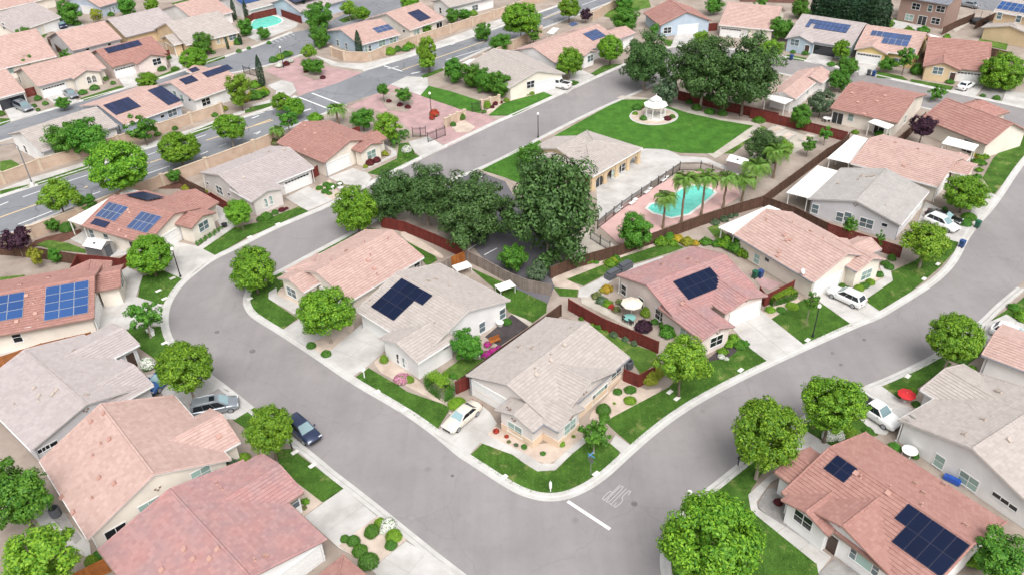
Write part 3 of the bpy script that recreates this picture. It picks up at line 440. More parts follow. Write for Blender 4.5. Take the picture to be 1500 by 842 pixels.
 {'name': 'house','label': 'salmon roofed house at the left edge above the carport','cat': 'house','group': None,'o': (-110.544,173.485),'a': 0.7132,'rm': 'tile_salmon','wm': 'stucco_cream','tw': 0.55,'band': None,'wings': [(0.0,0.0,13.861,21.425,2.75,0.36,'x','g','g',0.45)],'items': [('w',4.218,0.45,1.966,-1.571)]},
 {'name': 'house','label': 'salmon roofed house among other roofs in the upper left','cat': 'house','group': None,'o': (-97.792,185.858),'a': 0.7847,'rm': 'tile_salmon','wm': 'stucco_grey','tw': 0.55,'band': None,'wings': [(0.0,0.0,11.413,15.248,2.75,0.36,'x','g','g',0.45)],'items': [('s',3.345,0.45,2.23,-1.571),('s',8.439,0.45,2.104,-1.571)]},
 {'name': 'house','label': 'house with pale roof and dark blue car at the upper left','cat': 'house','group': None,'o': (-118.827,202.115),'a': 1.1331,'rm': 'tile_pinkgrey','wm': 'stucco_cream','tw': 0.55,'band': None,'wings': [(0.0,0.0,13.717,16.773,2.75,0.36,'x','g','g',0.45)],'items': [('g',10.753,0.45,1.07,-1.571),('w',0.35,3.809,3.835,3.142),('d',6.87,0.45,1.03,-1.571)]},
 {'name': 'house','label': 'partly cut off house with open garage at the left edge','cat': 'house','group': None,'o': (-102.556,155.005),'a': 0.7812,'rm': 'tile_salmon','wm': 'stucco_white','tw': 0.55,'band': None,'wings': [(0.0,0.0,8.048,15.585,2.75,0.36,'x','g','g',0.45)],'items': [('go',5.385,0.45,1.07,-1.571)]},
 {'name': 'house','label': 'pinkish grey roofed house behind the cypress pair','cat': 'house','group': None,'o': (-89.162,194.975),'a': 0.7915,'rm': 'tile_pinkgrey','wm': 'stucco_tan','tw': 0.55,'band': None,'wings': [(0.0,0.0,12.881,15.366,2.75,0.36,'x','g','g',0.45)],'items': []},
 {'name': 'house','label': 'beige stone house with arched porch along the upper left street','cat': 'house','group': None,'o': (-72.566,187.345),'a': 0.7299,'rm': 'tile_beige','wm': 'stucco_tan','tw': 0.55,'band': None,'wings': [(0.0,0.0,13.195,17.962,2.75,0.36,'x','g','g',0.45),(-2.091,2.069,0.309,9.377,2.81,0.36,'x','g','g',0.45)],'items': [('gt',-1.741,5.019,1.07,3.142),('ww',11.566,0.45,1.862,-1.571),('arch',7.795,0.45,1.661,-1.571),('arch',9.376,0.45,1.506,-1.571)]},
 {'name': 'house','label': 'salmon roofed house with white rear fascia near the community pool','cat': 'house','group': None,'o': (-75.719,206.231),'a': 0.847,'rm': 'tile_salmon','wm': 'stucco_white','tw': 0.55,'band': None,'wings': [(0.0,0.0,10.413,17.957,2.75,0.3,'x','g','g',0.45)],'items': []},
 {'name': 'house','label': 'house with arched window at the top left behind a lawn','cat': 'house','group': None,'o': (-106.272,222.614),'a': 1.0294,'rm': 'tile_salmon','wm': 'stucco_blue','tw': 0.55,'band': None,'wings': [(0.0,0.0,6.147,14.753,2.75,0.36,'x','g','g',0.45)],'items': [('arch',2.839,0.45,0.9,-1.571),('arch',3.965,0.45,0.9,-1.571),('g',0.35,6.12,1.07,3.142)]},
 {'name': 'house','label': 'roof corner at the top left edge','cat': 'house','group': None,'o': (-136.019,219.727),'a': 0.9146,'rm': 'tile_salmon','wm': 'stucco_cream','tw': 0.55,'band': None,'wings': [(0.0,0.0,20.101,13.669,2.75,0.36,'x','g','g',0.45)],'items': []},
 {'name': 'house','label': 'recreation building with blue solar roof beside the far pool','cat': 'house','group': None,'o': (-64.98,214.897),'a': 0.7995,'rm': 'tile_beige','wm': 'stucco_white','tw': 0.55,'band': None,'wings': [(0.0,0.0,12.468,16.274,2.75,0.25,'x','g','g',0.45)],'items': [('solar','solar_blue',[0.001,6.438,4.36],[0.924,-0.0,-0.0],[-0.0,-1.716,-0.429],6,2,'',0.12,'frame_black')]},
 {'name': 'house','label': 'grey roofed house with solar panels behind the far pool','cat': 'house','group': None,'o': (-51.089,211.257),'a': 0.7999,'rm': 'tile_pinkgrey','wm': 'stucco_blue','tw': 0.55,'band': None,'wings': [(0.0,0.0,14.827,13.795,2.75,0.32,'x','g','g',0.45)],'items': [('solar','solar_black',[0.595,6.812,4.93],[1.358,-0.0,-0.0],[-0.0,-4.412,-0.375],6,1,'',0.12,'frame_black')]},
 {'name': 'house','label': 'pale blue house with salmon roof and cypress at its wall by the road','cat': 'house','group': None,'o': (-32.167,183.022),'a': 0.7062,'rm': 'tile_salmon','wm': 'stucco_sky','tw': 0.5,'band': None,'wings': [(0.0,0.0,10.952,15.348,2.75,0.25,'x','g','g',0.45)],'items': [('w',0.35,10.546,0.9,3.142),('w',0.35,6.753,0.968,3.142),('w',1.787,0.45,1.402,-1.571),('w',2.51,0.45,1.315,-1.571),('ww',9.084,0.45,1.725,-1.571),('ww',6.04,0.45,1.666,-1.571),('solar','solar_steel',[6.591,4.912,3.978],[1.48,-0.0,-0.0],[-0.0,-1.212,-0.303],3,2,'',0.12,'frame_silver')]},
 {'name': 'house','label': 'salmon roofed house with black solar array at the soundwall bend','cat': 'house','group': None,'o': (-21.88,192.989),'a': 0.837,'rm': 'tile_salmon','wm': 'stucco_cream','tw': 0.5,'band': None,'wings': [(0.0,0.0,11.5,15.746,2.75,0.33,'x','g','g',0.45)],'items': [('ww',2.495,0.45,1.453,-1.571),('s',0.35,2.487,2.054,3.142),('sl',10.05,0.45,1.03,-1.571),('solar','solar_black',[4.793,5.742,4.645],[0.935,-0.0,-0.0],[-0.0,-1.396,-0.461],4,3,'',0.12,'frame_black')]},
 {'name': 'house','label': 'white house with covered patio at the top edge beyond the soundwall','cat': 'house','group': None,'o': (-13.347,210.804),'a': 0.655,'rm': 'tile_beige','wm': 'stucco_white','tw': 0.55,'band': None,'wings': [(0.0,0.0,14.534,8.185,2.75,0.3,'x','g','g',0.45)],'items': [('w',0.35,4.801,1.046,3.142),('ww',8.235,0.45,1.071,-1.571)]},
 {'name': 'clubhouse','label': 'beige roofed clubhouse with arched porch facing the pool patio','cat': 'clubhouse','group': None,'o': (13.105,114.088),'a': 0.819,'rm': 'tile_beige','wm': 'stucco_tan','tw': 0.38,'band': None,'wings': [(0.0,0.0,13.317,11.462,2.75,0.3,'x','h','h',0.45),(1.617,3.031,7.617,14.182,2.81,0.3,'x','g','g',0.45)],'items': [('vent',4.004,5.741,3.951,0.0,0.3),('sl',2.288,0.45,1.03,-1.571),('ww',6.549,0.45,0.9,-1.571),('ww',9.173,0.45,0.9,-1.571),('arcade',0.5,12.817,0.45,4,2.75)],'fi': 2.8},
]
GROUND = [
 ('street','street_asphalt',0.01,None,[(4.79,35.7),(-0.35,40.62),(-5.08,44.98),(-7.45,47.15),(-14.35,53.81),(-18.33,57.44),(-20.16,59.34),(-25.88,64.56),(-32.1,70.48),(-34.78,72.86),(-38.5,76.3),(-40.79,78.9),(-42.14,81.02),(-43.15,83.33),(-43.88,85.71),(-44.21,88.47),(-43.96,91.64),(-43.1,94.26),(-41.64,97.65),(-38.81,100.76),(-34.99,105.54),(-30.71,109.57),(-27.64,112.38),(-22.55,118.91),(-16.56,126.25),(-10.42,132.89),(-1.5,143.05),(2.4,146.64),(16.79,162.03),(24.91,170.71),(31.75,177.12),(36.32,181.8),(40.35,182.82),(49.06,180.45),(61.03,172.97),(72.96,162.59),(75.61,159.68),(85.64,150.25),(95.22,141.1),(100.43,135.22),(99.72,124.27),(87.01,107.05),(76.95,96.69),(64.01,84.79),(58.94,80.76),(55.75,77.84),(48.45,72.37),(41.04,68.44),(37.46,66.92),(29.37,62.59),(25.82,59.86),(21.68,56.57),(18.8,54.22),(16.91,52.69),(14.46,50.27),(13.09,48.54),(12.28,46.63),(11.91,44.79),(11.93,42.87),(13.02,40.12),(15.25,35.33)],0),
 ('road','road_asphalt',0.01,None,[(-93.01,108.02),(-82.18,119.23),(-71.57,128.64),(-65.28,135.58),(-45.56,153.62),(-41.96,159.84),(-30.45,173.41),(-22.82,180.43),(-6.76,195.09),(9.94,213.82),(20.35,224.65),(46.09,255.41),(65.87,252.61),(28.8,221.79),(2.47,192.93),(-3.67,187.26),(-13.49,174.11),(-20.71,165.21),(-31.96,154.68),(-33.78,152.57),(-43.0,141.51),(-50.85,133.58),(-61.92,120.24),(-75.93,106.68),(-86.04,96.56)],0),
 ('side_street','road_asphalt',0.01,None,[(-102.33,144.26),(-97.5,149.95),(-92.18,155.28),(-79.86,167.61),(-74.64,172.59),(-71.01,177.41),(-66.99,181.71),(-63.48,186.96),(-57.87,193.79),(-51.79,203.76),(-45.71,207.6),(-41.45,219.14),(-44.44,232.77),(-41.61,239.56),(-27.78,236.33),(-25.48,221.05),(-27.23,211.33),(-32.16,206.06),(-37.01,206.61),(-39.44,200.19),(-43.21,193.24),(-45.22,188.45),(-50.55,182.34),(-55.62,177.87),(-64.92,173.58),(-76.05,159.6),(-88.51,147.55),(-93.86,142.64),(-99.1,138.28)],0),
 ('block_ground','soil',0.05,0,[(-24.52,103.06),(-28.3,98.78),(-32.41,93.93),(-34.7,91.9),(-35.18,90.14),(-35.02,87.93),(-34.59,86.37),(-33.35,84.22),(-31.57,82.53),(-28.64,79.99),(-23.45,75.23),(-18.6,70.48),(-12.3,65.37),(-8.71,61.8),(-5.91,58.49),(-4.93,57.7),(-1.3,54.34),(0.49,53.07),(2.52,52.4),(4.46,52.56),(6.48,53.48),(8.62,55.11),(11.09,57.7),(14.18,60.81),(17.54,63.69),(20.94,66.09),(26.21,69.33),(31.69,72.4),(35.49,74.46),(41.46,77.7),(44.44,79.04),(48.4,81.81),(52.78,84.85),(56.37,87.78),(59.92,91.55),(63.83,97.01),(67.88,101.34),(72.38,105.95),(82.28,117.84),(90.43,126.39),(92.77,130.18),(90.4,132.14),(81.88,139.67),(73.82,147.43),(65.42,157.0),(56.7,164.6),(49.31,169.12),(40.63,169.14),(34.98,165.91),(27.31,157.55),(21.14,151.87),(15.28,146.18),(5.52,135.66),(2.0,131.32),(-5.01,124.06),(-9.41,120.61),(-17.41,111.44),(-21.05,107.03)],0),
 ('lawn','lawn',0.11,0.0,[(-18.01,71.43),(-16.75,72.95),(-14.67,71.09),(-13.32,69.97),(-11.98,68.64),(-10.41,67.77),(-7.95,66.44),(-7.04,65.74),(-8.37,62.37)],0),
 ('driveway','concrete',0.12,0.0,[(-18.39,71.44),(-22.33,75.33),(-18.67,81.53),(-15.34,79.44),(-15.1,76.17),(-16.74,73.5)],0),
 ('gravel_bed','tan_gravel',0.09,0.0,[(-16.7,73.12),(-14.99,76.19),(-10.91,70.28),(-7.61,67.01),(-7.99,66.37),(-10.99,68.71)],0),
 ('gravel_bed','tan_gravel',0.09,0.0,[(-25.16,77.53),(-23.78,79.87),(-19.99,82.46),(-19.33,80.17),(-21.24,75.51),(-21.88,74.53)],0),
 ('driveway','concrete',0.12,0.0,[(-28.41,80.71),(-26.27,83.36),(-22.18,80.3),(-22.55,79.5),(-25.04,77.36)],0),
 ('lawn','lawn',0.11,0.0,[(-34.66,89.95),(-32.64,91.77),(-31.68,94.06),(-28.57,91.53),(-30.1,90.96),(-31.5,87.56),(-26.91,83.12),(-28.42,80.77),(-32.49,84.31),(-33.78,86.17),(-34.42,88.04)],0),
 ('path','concrete',0.12,0.0,[(-31.11,90.21),(-31.9,89.14),(-31.6,87.68),(-27.11,83.7),(-26.44,84.25),(-26.91,85.76),(-30.63,88.43)],0),
 ('gravel_bed','tan_gravel',0.09,0.0,[(-30.64,88.47),(-26.86,85.49),(-28.0,88.63),(-30.67,90.22)],0),
 ('driveway','concrete',0.12,0.0,[(-8.54,61.98),(-5.98,64.94),(-4.11,66.57),(-2.77,64.78),(-2.05,63.08),(-4.95,58.56)],0),
 ('lawn','lawn',0.11,0.0,[(-4.87,58.54),(-3.09,60.84),(0.99,57.16),(1.85,56.23),(3.64,56.24),(5.43,58.36),(7.85,60.76),(9.42,59.65),(10.21,58.47),(9.57,56.89),(7.65,55.68),(6.12,54.48),(4.66,53.48),(3.34,53.2),(1.79,53.33),(0.25,53.92),(-1.55,55.46),(-3.97,57.56)],0),
 ('path','concrete',0.12,0.0,[(-5.22,61.22),(-0.43,58.5),(0.63,57.34),(1.86,56.23),(3.6,56.29),(5.44,58.41),(8.49,61.36),(7.51,61.41),(5.08,58.99),(3.46,57.17),(2.25,57.26),(0.94,58.53),(-3.62,61.94),(-5.05,62.71)],0),
 ('path','concrete',0.12,0.0,[(9.42,59.65),(10.46,58.14),(11.58,59.11),(10.12,60.88)],0),
 ('gravel_bed','tan_gravel',0.09,0.0,[(-5.05,62.64),(-3.62,61.97),(0.94,58.55),(2.25,57.29),(3.46,57.19),(5.08,59.02),(7.52,61.43),(6.37,62.9),(2.61,59.13),(-1.49,62.06),(-4.08,64.24)],0),
 ('gravel_bed','tan_gravel',0.09,0.0,[(7.29,63.48),(9.96,66.77),(12.0,69.85),(12.97,70.27),(13.63,67.47),(16.85,67.98),(12.55,65.11),(11.23,64.01),(9.5,62.75),(8.77,62.58)],0),
 ('lawn','lawn',0.11,0.0,[(11.61,59.26),(10.06,61.49),(9.36,62.73),(10.01,63.42),(12.54,65.09),(16.92,67.96),(18.03,69.51),(20.47,71.76),(24.53,72.53),(27.3,75.42),(28.92,72.04),(26.4,70.13),(22.75,68.22),(19.45,66.05),(16.38,63.74)],0),
 ('driveway','concrete',0.12,0.0,[(28.62,71.81),(27.36,74.12),(26.08,78.69),(30.46,81.82),(31.37,79.63),(33.71,74.41)],0),
 ('planting_bed','dark_soil',0.09,0.0,[(22.06,71.22),(27.48,74.27),(27.44,75.96),(25.25,75.56),(22.01,72.44)],0),
 ('lawn','lawn',0.11,0.0,[(31.34,79.64),(36.15,83.26),(38.59,82.38),(40.63,77.81),(33.73,74.49)],0),
 ('planting_bed','tan_gravel',0.09,0.0,[(30.74,80.98),(31.18,79.54),(36.12,83.14),(35.84,83.91),(33.13,82.87)],0),
 ('driveway','concrete',0.12,0.0,[(38.5,82.38),(37.64,84.98),(42.31,87.19),(43.84,82.8),(44.87,80.41),(40.64,77.75)],0),
 ('lawn','lawn',0.11,0.0,[(43.84,82.81),(48.94,86.79),(49.66,89.0),(53.82,91.42),(60.42,96.68),(61.65,95.68),(60.05,93.45),(56.59,89.89),(53.34,87.0),(49.48,83.67),(44.89,80.47)],0),
 ('path','concrete',0.12,0.0,[(43.49,84.62),(48.36,87.78),(48.67,90.38),(49.27,90.51),(49.72,89.16),(49.09,86.93),(43.84,82.8)],0),
 ('planting_bed','tan_gravel',0.09,0.0,[(43.39,85.28),(48.38,87.81),(48.52,90.43),(47.26,89.51)],0),
 ('driveway','concrete',0.12,0.0,[(60.41,96.67),(58.46,101.39),(62.22,107.31),(64.08,103.82),(65.51,98.96),(62.46,95.8),(61.65,95.67)],0),
 ('gravel_bed','soil',0.09,0.0,[(62.25,107.36),(65.75,111.53),(70.34,106.78),(70.5,105.07),(66.08,100.13),(65.28,102.97)],0),
 ('driveway','concrete',0.12,0.0,[(66.06,99.7),(70.27,104.63),(73.53,108.67),(72.38,110.09),(67.75,105.22)],0),
 ('lawn','lawn',0.11,0.0,[(74.24,114.4),(79.44,121.3),(89.01,130.83),(93.77,132.0),(82.41,119.01),(73.06,108.68),(73.86,111.93)],0),
 ('lawn','lawn',0.11,0.0,[(-27.81,97.76),(-23.09,103.3),(-20.61,105.24),(-19.49,104.67),(-23.19,101.95),(-26.94,97.77)],0),
 ('lawn','park_lawn',0.11,0.0,[(-4.31,123.21),(1.99,130.86),(3.56,131.8),(5.58,134.35),(6.57,132.41),(5.94,124.8),(2.72,117.07),(-0.5,120.21),(-1.17,120.75)],0),
 ('lawn','park_lawn',0.11,0.0,[(9.97,137.77),(22.19,152.06),(27.53,151.66),(33.9,144.38),(39.14,140.45),(44.37,137.49),(34.71,126.53),(29.3,127.25),(26.77,128.78),(23.44,129.42),(16.52,123.85),(9.02,129.46),(6.06,133.1)],0),
 ('driveway','concrete',0.12,0.0,[(-20.06,51.57),(-16.87,54.88),(-10.32,48.46),(-13.07,45.46),(-14.69,46.86),(-16.31,47.91)],0),
 ('driveway','concrete',0.12,0.0,[(-13.07,45.46),(-10.31,48.36),(-4.79,44.48),(-3.68,43.44),(-7.3,41.82),(-9.74,41.91)],0),
 ('planting_bed','tan_gravel',0.13,0.0,[(-16.34,48.1),(-13.13,51.43),(-10.24,48.55),(-13.07,45.49)],0),
 ('lawn','lawn',0.11,0.0,[(-24.8,60.48),(-23.02,60.4),(-16.87,54.88),(-18.71,53.27),(-21.43,55.67),(-23.75,58.17)],0),
 ('gravel_bed','tan_gravel',0.1,0.0,[(-21.66,55.92),(-18.62,53.27),(-20.12,51.59),(-21.55,53.62)],0),
 ('driveway','concrete',0.12,0.0,[(-42.37,73.09),(-35.01,73.03),(-28.39,66.87),(-30.01,65.09),(-34.8,65.47),(-38.97,69.17)],0),
 ('gravel_bed','grey_gravel',0.12,0.0,[(-38.75,69.45),(-35.99,72.11),(-31.82,69.71),(-35.66,66.35)],0),
 ('lawn','lawn',0.11,0.0,[(-47.95,81.92),(-43.84,82.44),(-41.17,78.45),(-37.65,74.82),(-42.01,75.73),(-45.08,78.31)],0),
 ('lawn','lawn',0.11,0.0,[(-48.42,87.63),(-50.27,94.2),(-47.69,95.41),(-44.41,92.94),(-44.77,89.49),(-44.92,87.42)],0),
 ('driveway','concrete',0.12,0.0,[(-52.17,81.6),(-53.94,90.18),(-53.44,96.91),(-50.24,94.25),(-49.29,89.16),(-45.19,87.08),(-43.96,82.81),(-47.92,82.03),(-49.56,82.12)],0),
 ('path','concrete',0.12,0.0,[(-45.21,87.22),(-43.25,82.4),(-44.76,82.49),(-46.65,87.31)],0),
 ('lawn','lawn',0.11,0.0,[(-30.3,65.11),(-28.39,66.87),(-25.26,63.89),(-25.23,62.0),(-27.53,62.91)],0),
 ('driveway','concrete',0.12,0.0,[(-49.44,96.55),(-50.6,104.01),(-47.58,102.66),(-45.13,101.73),(-41.68,98.91),(-43.23,94.77),(-44.59,93.16)],0),
 ('lawn','lawn',0.11,0.0,[(-50.13,93.17),(-49.14,95.66),(-44.8,93.52),(-44.85,88.35),(-48.36,86.72)],0),
 ('lawn','lawn',0.11,0.0,[(-44.03,100.54),(-40.94,106.76),(-37.77,107.98),(-32.54,112.66),(-30.77,110.88),(-38.53,103.61),(-41.59,98.91)],0),
 ('path','concrete',0.12,0.0,[(-44.85,101.15),(-42.95,106.68),(-44.16,108.82),(-46.07,114.14),(-44.3,113.12),(-40.99,106.95),(-44.03,100.53)],0),
 ('driveway','concrete',0.12,0.0,[(-35.29,115.68),(-32.39,119.38),(-27.54,114.37),(-30.84,111.11),(-32.33,112.48)],0),
 ('gravel_bed','tan_gravel',0.1,0.0,[(-31.8,118.17),(-29.27,121.61),(-26.64,116.62),(-27.52,114.21)],0),
 ('driveway','concrete',0.12,0.0,[(-29.59,122.31),(-26.06,125.58),(-23.33,123.58),(-22.41,121.77),(-23.09,117.7),(-27.36,120.24)],0),
 ('lawn','lawn',0.11,0.0,[(-23.3,123.59),(-18.93,128.73),(-19.15,134.81),(-16.78,135.52),(-16.11,130.62),(-15.08,129.05),(-17.2,126.44),(-20.58,122.41)],0),
 ('path','concrete',0.12,0.0,[(-23.99,124.62),(-19.06,129.99),(-19.32,131.72),(-22.03,135.48),(-22.55,135.07),(-20.15,131.79),(-20.16,130.07),(-24.55,124.86)],0),
 ('driveway','concrete',0.12,0.0,[(-17.58,135.53),(-14.07,137.62),(-10.88,132.67),(-14.41,128.51),(-15.99,130.83)],0),
 ('stamped_paving','red_stamped',0.03,0,[(-25.09,161.23),(-23.81,165.02),(-15.68,158.09),(-9.1,150.3),(-4.33,147.49),(-1.75,144.62),(-5.25,139.52),(-10.42,133.11),(-14.09,137.82),(-16.96,139.88),(-20.28,145.89),(-25.89,151.8),(-31.11,152.96)],0),
 ('stamped_paving','red_stamped',0.03,0,[(-52.37,176.05),(-48.27,185.38),(-38.55,177.03),(-30.75,172.76),(-34.98,167.06),(-42.09,160.42),(-44.02,166.31)],0),
 ('lawn','park_lawn',0.1,0.0,[(-17.05,158.03),(-15.74,163.28),(-11.09,159.74),(-4.66,153.6),(-4.85,147.7),(-9.11,150.47)],0),
 ('sidewalk','concrete',0.09,0.0,[(-23.79,164.86),(-20.79,169.46),(-16.35,168.2),(-15.74,163.3),(-17.05,158.06)],0),
 ('planting_bed','tan_gravel',0.1,0.0,[(-10.34,142.29),(-7.88,144.65),(-5.77,141.27),(-6.72,138.86),(-9.2,139.07)],0),
 ('planting_bed','soil',0.1,0.0,[(-25.19,157.29),(-22.61,161.58),(-18.19,155.19),(-19.05,149.63),(-22.84,150.66)],0),
 ('lawn','park_lawn',0.11,0.0,[(-3.28,146.53),(-0.65,152.15),(2.6,154.36),(7.88,157.57),(9.51,155.19),(1.36,146.13)],0),
 ('gravel_bed','tan_gravel',0.1,0.0,[(-4.46,147.67),(-0.64,153.6),(6.06,159.66),(7.88,157.59),(2.61,154.6),(-0.65,152.31),(-3.29,146.56)],0),
 ('driveway','concrete',0.12,0.0,[(7.36,157.98),(8.42,162.51),(13.64,161.23),(11.71,157.57),(9.59,155.16)],0),
 ('lawn','lawn',0.11,0.0,[(18.07,167.18),(21.29,171.97),(25.31,172.73),(19.1,165.97)],0),
 ('driveway','concrete',0.12,0.0,[(13.93,168.12),(16.37,169.57),(18.72,165.99),(14.82,160.5),(11.87,155.71)],0),
 ('driveway','concrete',0.12,0.0,[(40.87,192.99),(47.03,191.6),(40.16,182.51),(37.45,182.28)],0),
 ('lawn','lawn',0.11,0.0,[(36.26,188.65),(40.02,187.29),(40.08,183.83),(37.34,182.82)],0),
 ('driveway','concrete',0.12,0.0,[(67.24,175.61),(72.44,175.07),(67.63,166.73),(64.42,171.09)],0),
 ('lawn','lawn',0.11,0.0,[(61.67,174.99),(64.98,172.23),(63.87,170.57),(60.79,172.66)],0),
 ('driveway','concrete',0.12,0.0,[(74.73,168.87),(78.57,167.33),(75.2,161.55),(71.94,160.8)],0),
 ('lawn','lawn',0.11,0.0,[(76.53,163.07),(80.3,159.46),(80.52,157.35),(75.13,159.44)],0),
 ('lawn','lawn',0.11,0.0,[(81.43,157.78),(87.67,153.1),(85.9,150.81),(80.45,156.32)],0),
 ('driveway','concrete',0.12,0.0,[(91.22,156.82),(94.52,153.94),(89.28,147.61),(86.23,150.76)],0),
 ('gravel_bed','grey_gravel',0.1,0.0,[(94.07,153.02),(96.35,149.86),(92.8,145.0),(89.63,147.61)],0),
 ('driveway','concrete',0.12,0.0,[(96.57,150.28),(100.67,147.5),(95.41,141.57),(92.72,144.51)],0),
 ('lawn','lawn_b',0.1,0.0,[(104.49,177.98),(107.4,182.24),(110.98,177.29),(108.45,173.18)],0),
 ('path','old_concrete',0.1,0.0,[(21.68,153.08),(22.9,154.23),(28.34,152.28),(33.84,148.47),(39.34,141.3),(45.41,138.91),(45.6,136.57),(44.07,133.88),(34.57,124.55),(33.8,126.62),(44.33,137.34),(39.1,140.29),(33.87,144.22),(27.52,151.58)],0),
 ('patio','concrete',0.1,0.0,[(13.54,118.33),(22.81,129.41),(27.14,129.06),(29.06,125.99),(33.14,124.95),(38.31,117.76),(36.46,118.55),(33.29,122.84),(29.2,123.51),(28.53,123.21),(12.98,104.74),(13.73,114.52)],0),
 ('pool_deck','pink_deck',0.12,0.0,[(12.86,103.65),(17.08,109.47),(27.83,119.51),(32.11,120.18),(36.14,117.25),(35.47,111.09),(31.92,107.84),(22.24,102.48),(17.08,97.73),(15.15,98.6)],0),
 ('parking_lot','lot_asphalt',0.07,0.0,[(-9.35,119.48),(-5.43,122.67),(-4.08,122.06),(-0.52,118.83),(6.44,91.42),(3.79,82.27),(0.85,86.93),(-4.59,97.33),(-11.12,111.74)],0),
 ('parking_lot','lot_asphalt',0.08,0.0,[(-2.57,101.1),(-0.67,106.27),(5.56,101.58),(7.69,98.41),(6.76,96.04),(1.97,95.87),(-0.34,92.77),(-3.31,95.27)],0),
 ('gravel_bed','old_concrete',0.09,0.0,[(8.95,101.34),(11.92,102.18),(14.56,97.95),(5.62,93.75),(5.18,94.71)],0),
 ('lawn','lawn',0.1,0.0,[(7.19,89.83),(15.16,94.76),(20.08,97.32),(23.23,97.86),(24.05,96.82),(21.79,95.52),(16.42,93.06),(12.74,91.03),(9.32,88.2)],0),
 ('gravel_bed','tan_gravel',0.09,0.0,[(5.19,90.63),(10.05,93.47),(15.32,95.95),(22.4,98.92),(23.78,98.08),(15.2,95.01),(7.31,89.84),(9.05,87.81),(8.51,87.0),(5.51,88.02)],0),
 ('path','concrete',0.11,0.0,[(8.39,85.66),(8.66,87.38),(12.68,90.58),(16.36,92.59),(20.63,94.64),(21.06,94.23),(13.54,89.65),(10.24,85.55)],0),
 ('lawn','lawn',0.1,0.0,[(5.39,88.01),(8.54,87.4),(8.28,85.68),(6.09,86.1)],0),
 ('planting_bed','soil',0.08,0.0,[(10.02,85.61),(10.98,88.13),(13.44,88.83),(13.94,85.37),(14.68,80.7),(11.12,80.91),(10.47,83.26)],0),
 ('path','old_concrete',0.11,0.0,[(8.55,87.56),(10.28,88.3),(10.27,85.8),(12.16,82.11),(14.98,79.68),(14.71,77.86),(12.42,80.57),(8.73,84.27)],0),
 ('lawn','lawn_b',0.09,0.0,[(9.24,80.03),(10.47,79.03),(13.94,75.46),(16.58,74.63),(16.15,71.99),(14.03,70.34),(13.35,72.79),(11.81,75.58)],0),
 ('planting_bed','soil',0.09,0.0,[(5.17,82.54),(8.56,82.34),(16.79,74.62),(15.48,74.35),(10.07,79.42),(6.45,81.32)],0),
 ('lawn','lawn',0.1,0.0,[(-0.25,84.02),(0.99,87.61),(4.37,84.54),(4.15,82.58),(2.37,80.59)],0),
 ('path','old_concrete',0.1,0.0,[(-0.5,82.85),(-0.04,83.22),(2.36,80.41),(2.01,79.87)],0),
 ('planting_bed','dark_soil',0.09,0.0,[(-3.44,78.08),(-0.12,82.45),(1.88,79.83),(-1.67,76.17)],0),
 ('lawn','lawn_b',0.09,0.0,[(-8.26,71.75),(-6.22,73.98),(-3.62,73.85),(-4.46,72.21),(-6.09,70.03)],0),
 ('lawn','lawn',0.1,0.0,[(-14.89,101.05),(-10.54,96.74),(-10.13,95.7),(-11.46,94.29),(-12.49,96.19)],0),
 ('gravel_bed','tan_gravel',0.09,0.0,[(-16.24,103.55),(-15.13,103.85),(-9.48,97.03),(-9.28,96.0),(-10.55,96.76),(-14.69,100.88)],0),
 ('lawn','lawn',0.1,0.0,[(-5.59,93.5),(-0.6,89.12),(2.57,85.93),(2.37,80.74),(-0.46,82.85),(-2.07,87.9)],0),
 ('patio','red_stamped',0.1,0.0,[(31.42,90.42),(32.27,89.11),(34.92,87.12),(32.87,85.76),(31.96,86.7)],0),
 ('lawn','lawn_b',0.1,0.0,[(28.41,101.94),(30.14,102.95),(30.58,99.23),(29.07,98.26)],0),
 ('garden_bed','old_concrete',0.08,0.0,[(42.36,131.35),(47.84,137.26),(50.63,134.59),(54.09,130.39),(47.9,125.55),(39.95,122.09)],0),
 ('lawn','lawn_b',0.1,0.0,[(36.23,126.44),(45.66,137.4),(46.4,136.52),(38.04,126.29)],0),
 ('lawn','lawn_b',0.1,0.0,[(-69.16,103.62),(-67.81,104.82),(-64.5,103.77),(-61.18,101.74),(-60.69,100.83),(-65.87,102.05)],0),
 ('gravel_bed','bark',0.09,0.0,[(-70.44,102.81),(-69.56,105.51),(-65.72,107.15),(-63.88,107.99),(-64.43,104.7),(-68.96,103.17)],0),
 ('lawn','lawn_b',0.1,0.0,[(-70.11,95.09),(-66.97,95.51),(-66.56,94.88),(-69.6,94.06)],0),
 ('patio','concrete',0.1,0.0,[(-64.69,104.93),(-63.46,107.5),(-54.48,102.06),(-54.44,99.93),(-56.62,99.37),(-61.4,102.51)],0),
 ('patio','concrete',0.09,0.0,[(-46.72,55.79),(-39.2,49.45),(-38.32,47.72),(-42.06,49.09),(-45.53,52.4)],0),
 ('gravel_bed','grey_gravel',0.1,0.0,[(-44.13,52.56),(-43.43,53.46),(-40.1,49.91),(-40.37,49.27)],0),
 ('patio','concrete',0.08,0.0,[(-60.54,75.88),(-61.8,78.41),(-51.93,81.17),(-51.08,79.64),(-57.66,78.18)],0),
 ('planting_bed','bark',0.09,0.0,[(-57.64,120.57),(-53.56,123.06),(-49.32,118.15),(-49.68,117.29),(-53.53,120.27)],0),
 ('lawn','lawn_b',0.1,0.0,[(-89.06,133.1),(-87.44,133.72),(-85.02,131.69),(-85.24,129.19),(-86.64,128.25)],0),
 ('lawn','lawn',0.11,0.0,[(-82.5,119.95),(-83.33,121.6),(-79.7,123.43),(-79.0,122.59)],0),
 ('lawn','lawn',0.11,0.0,[(-78.86,124.23),(-72.55,130.34),(-71.62,128.84),(-77.82,123.29)],0),
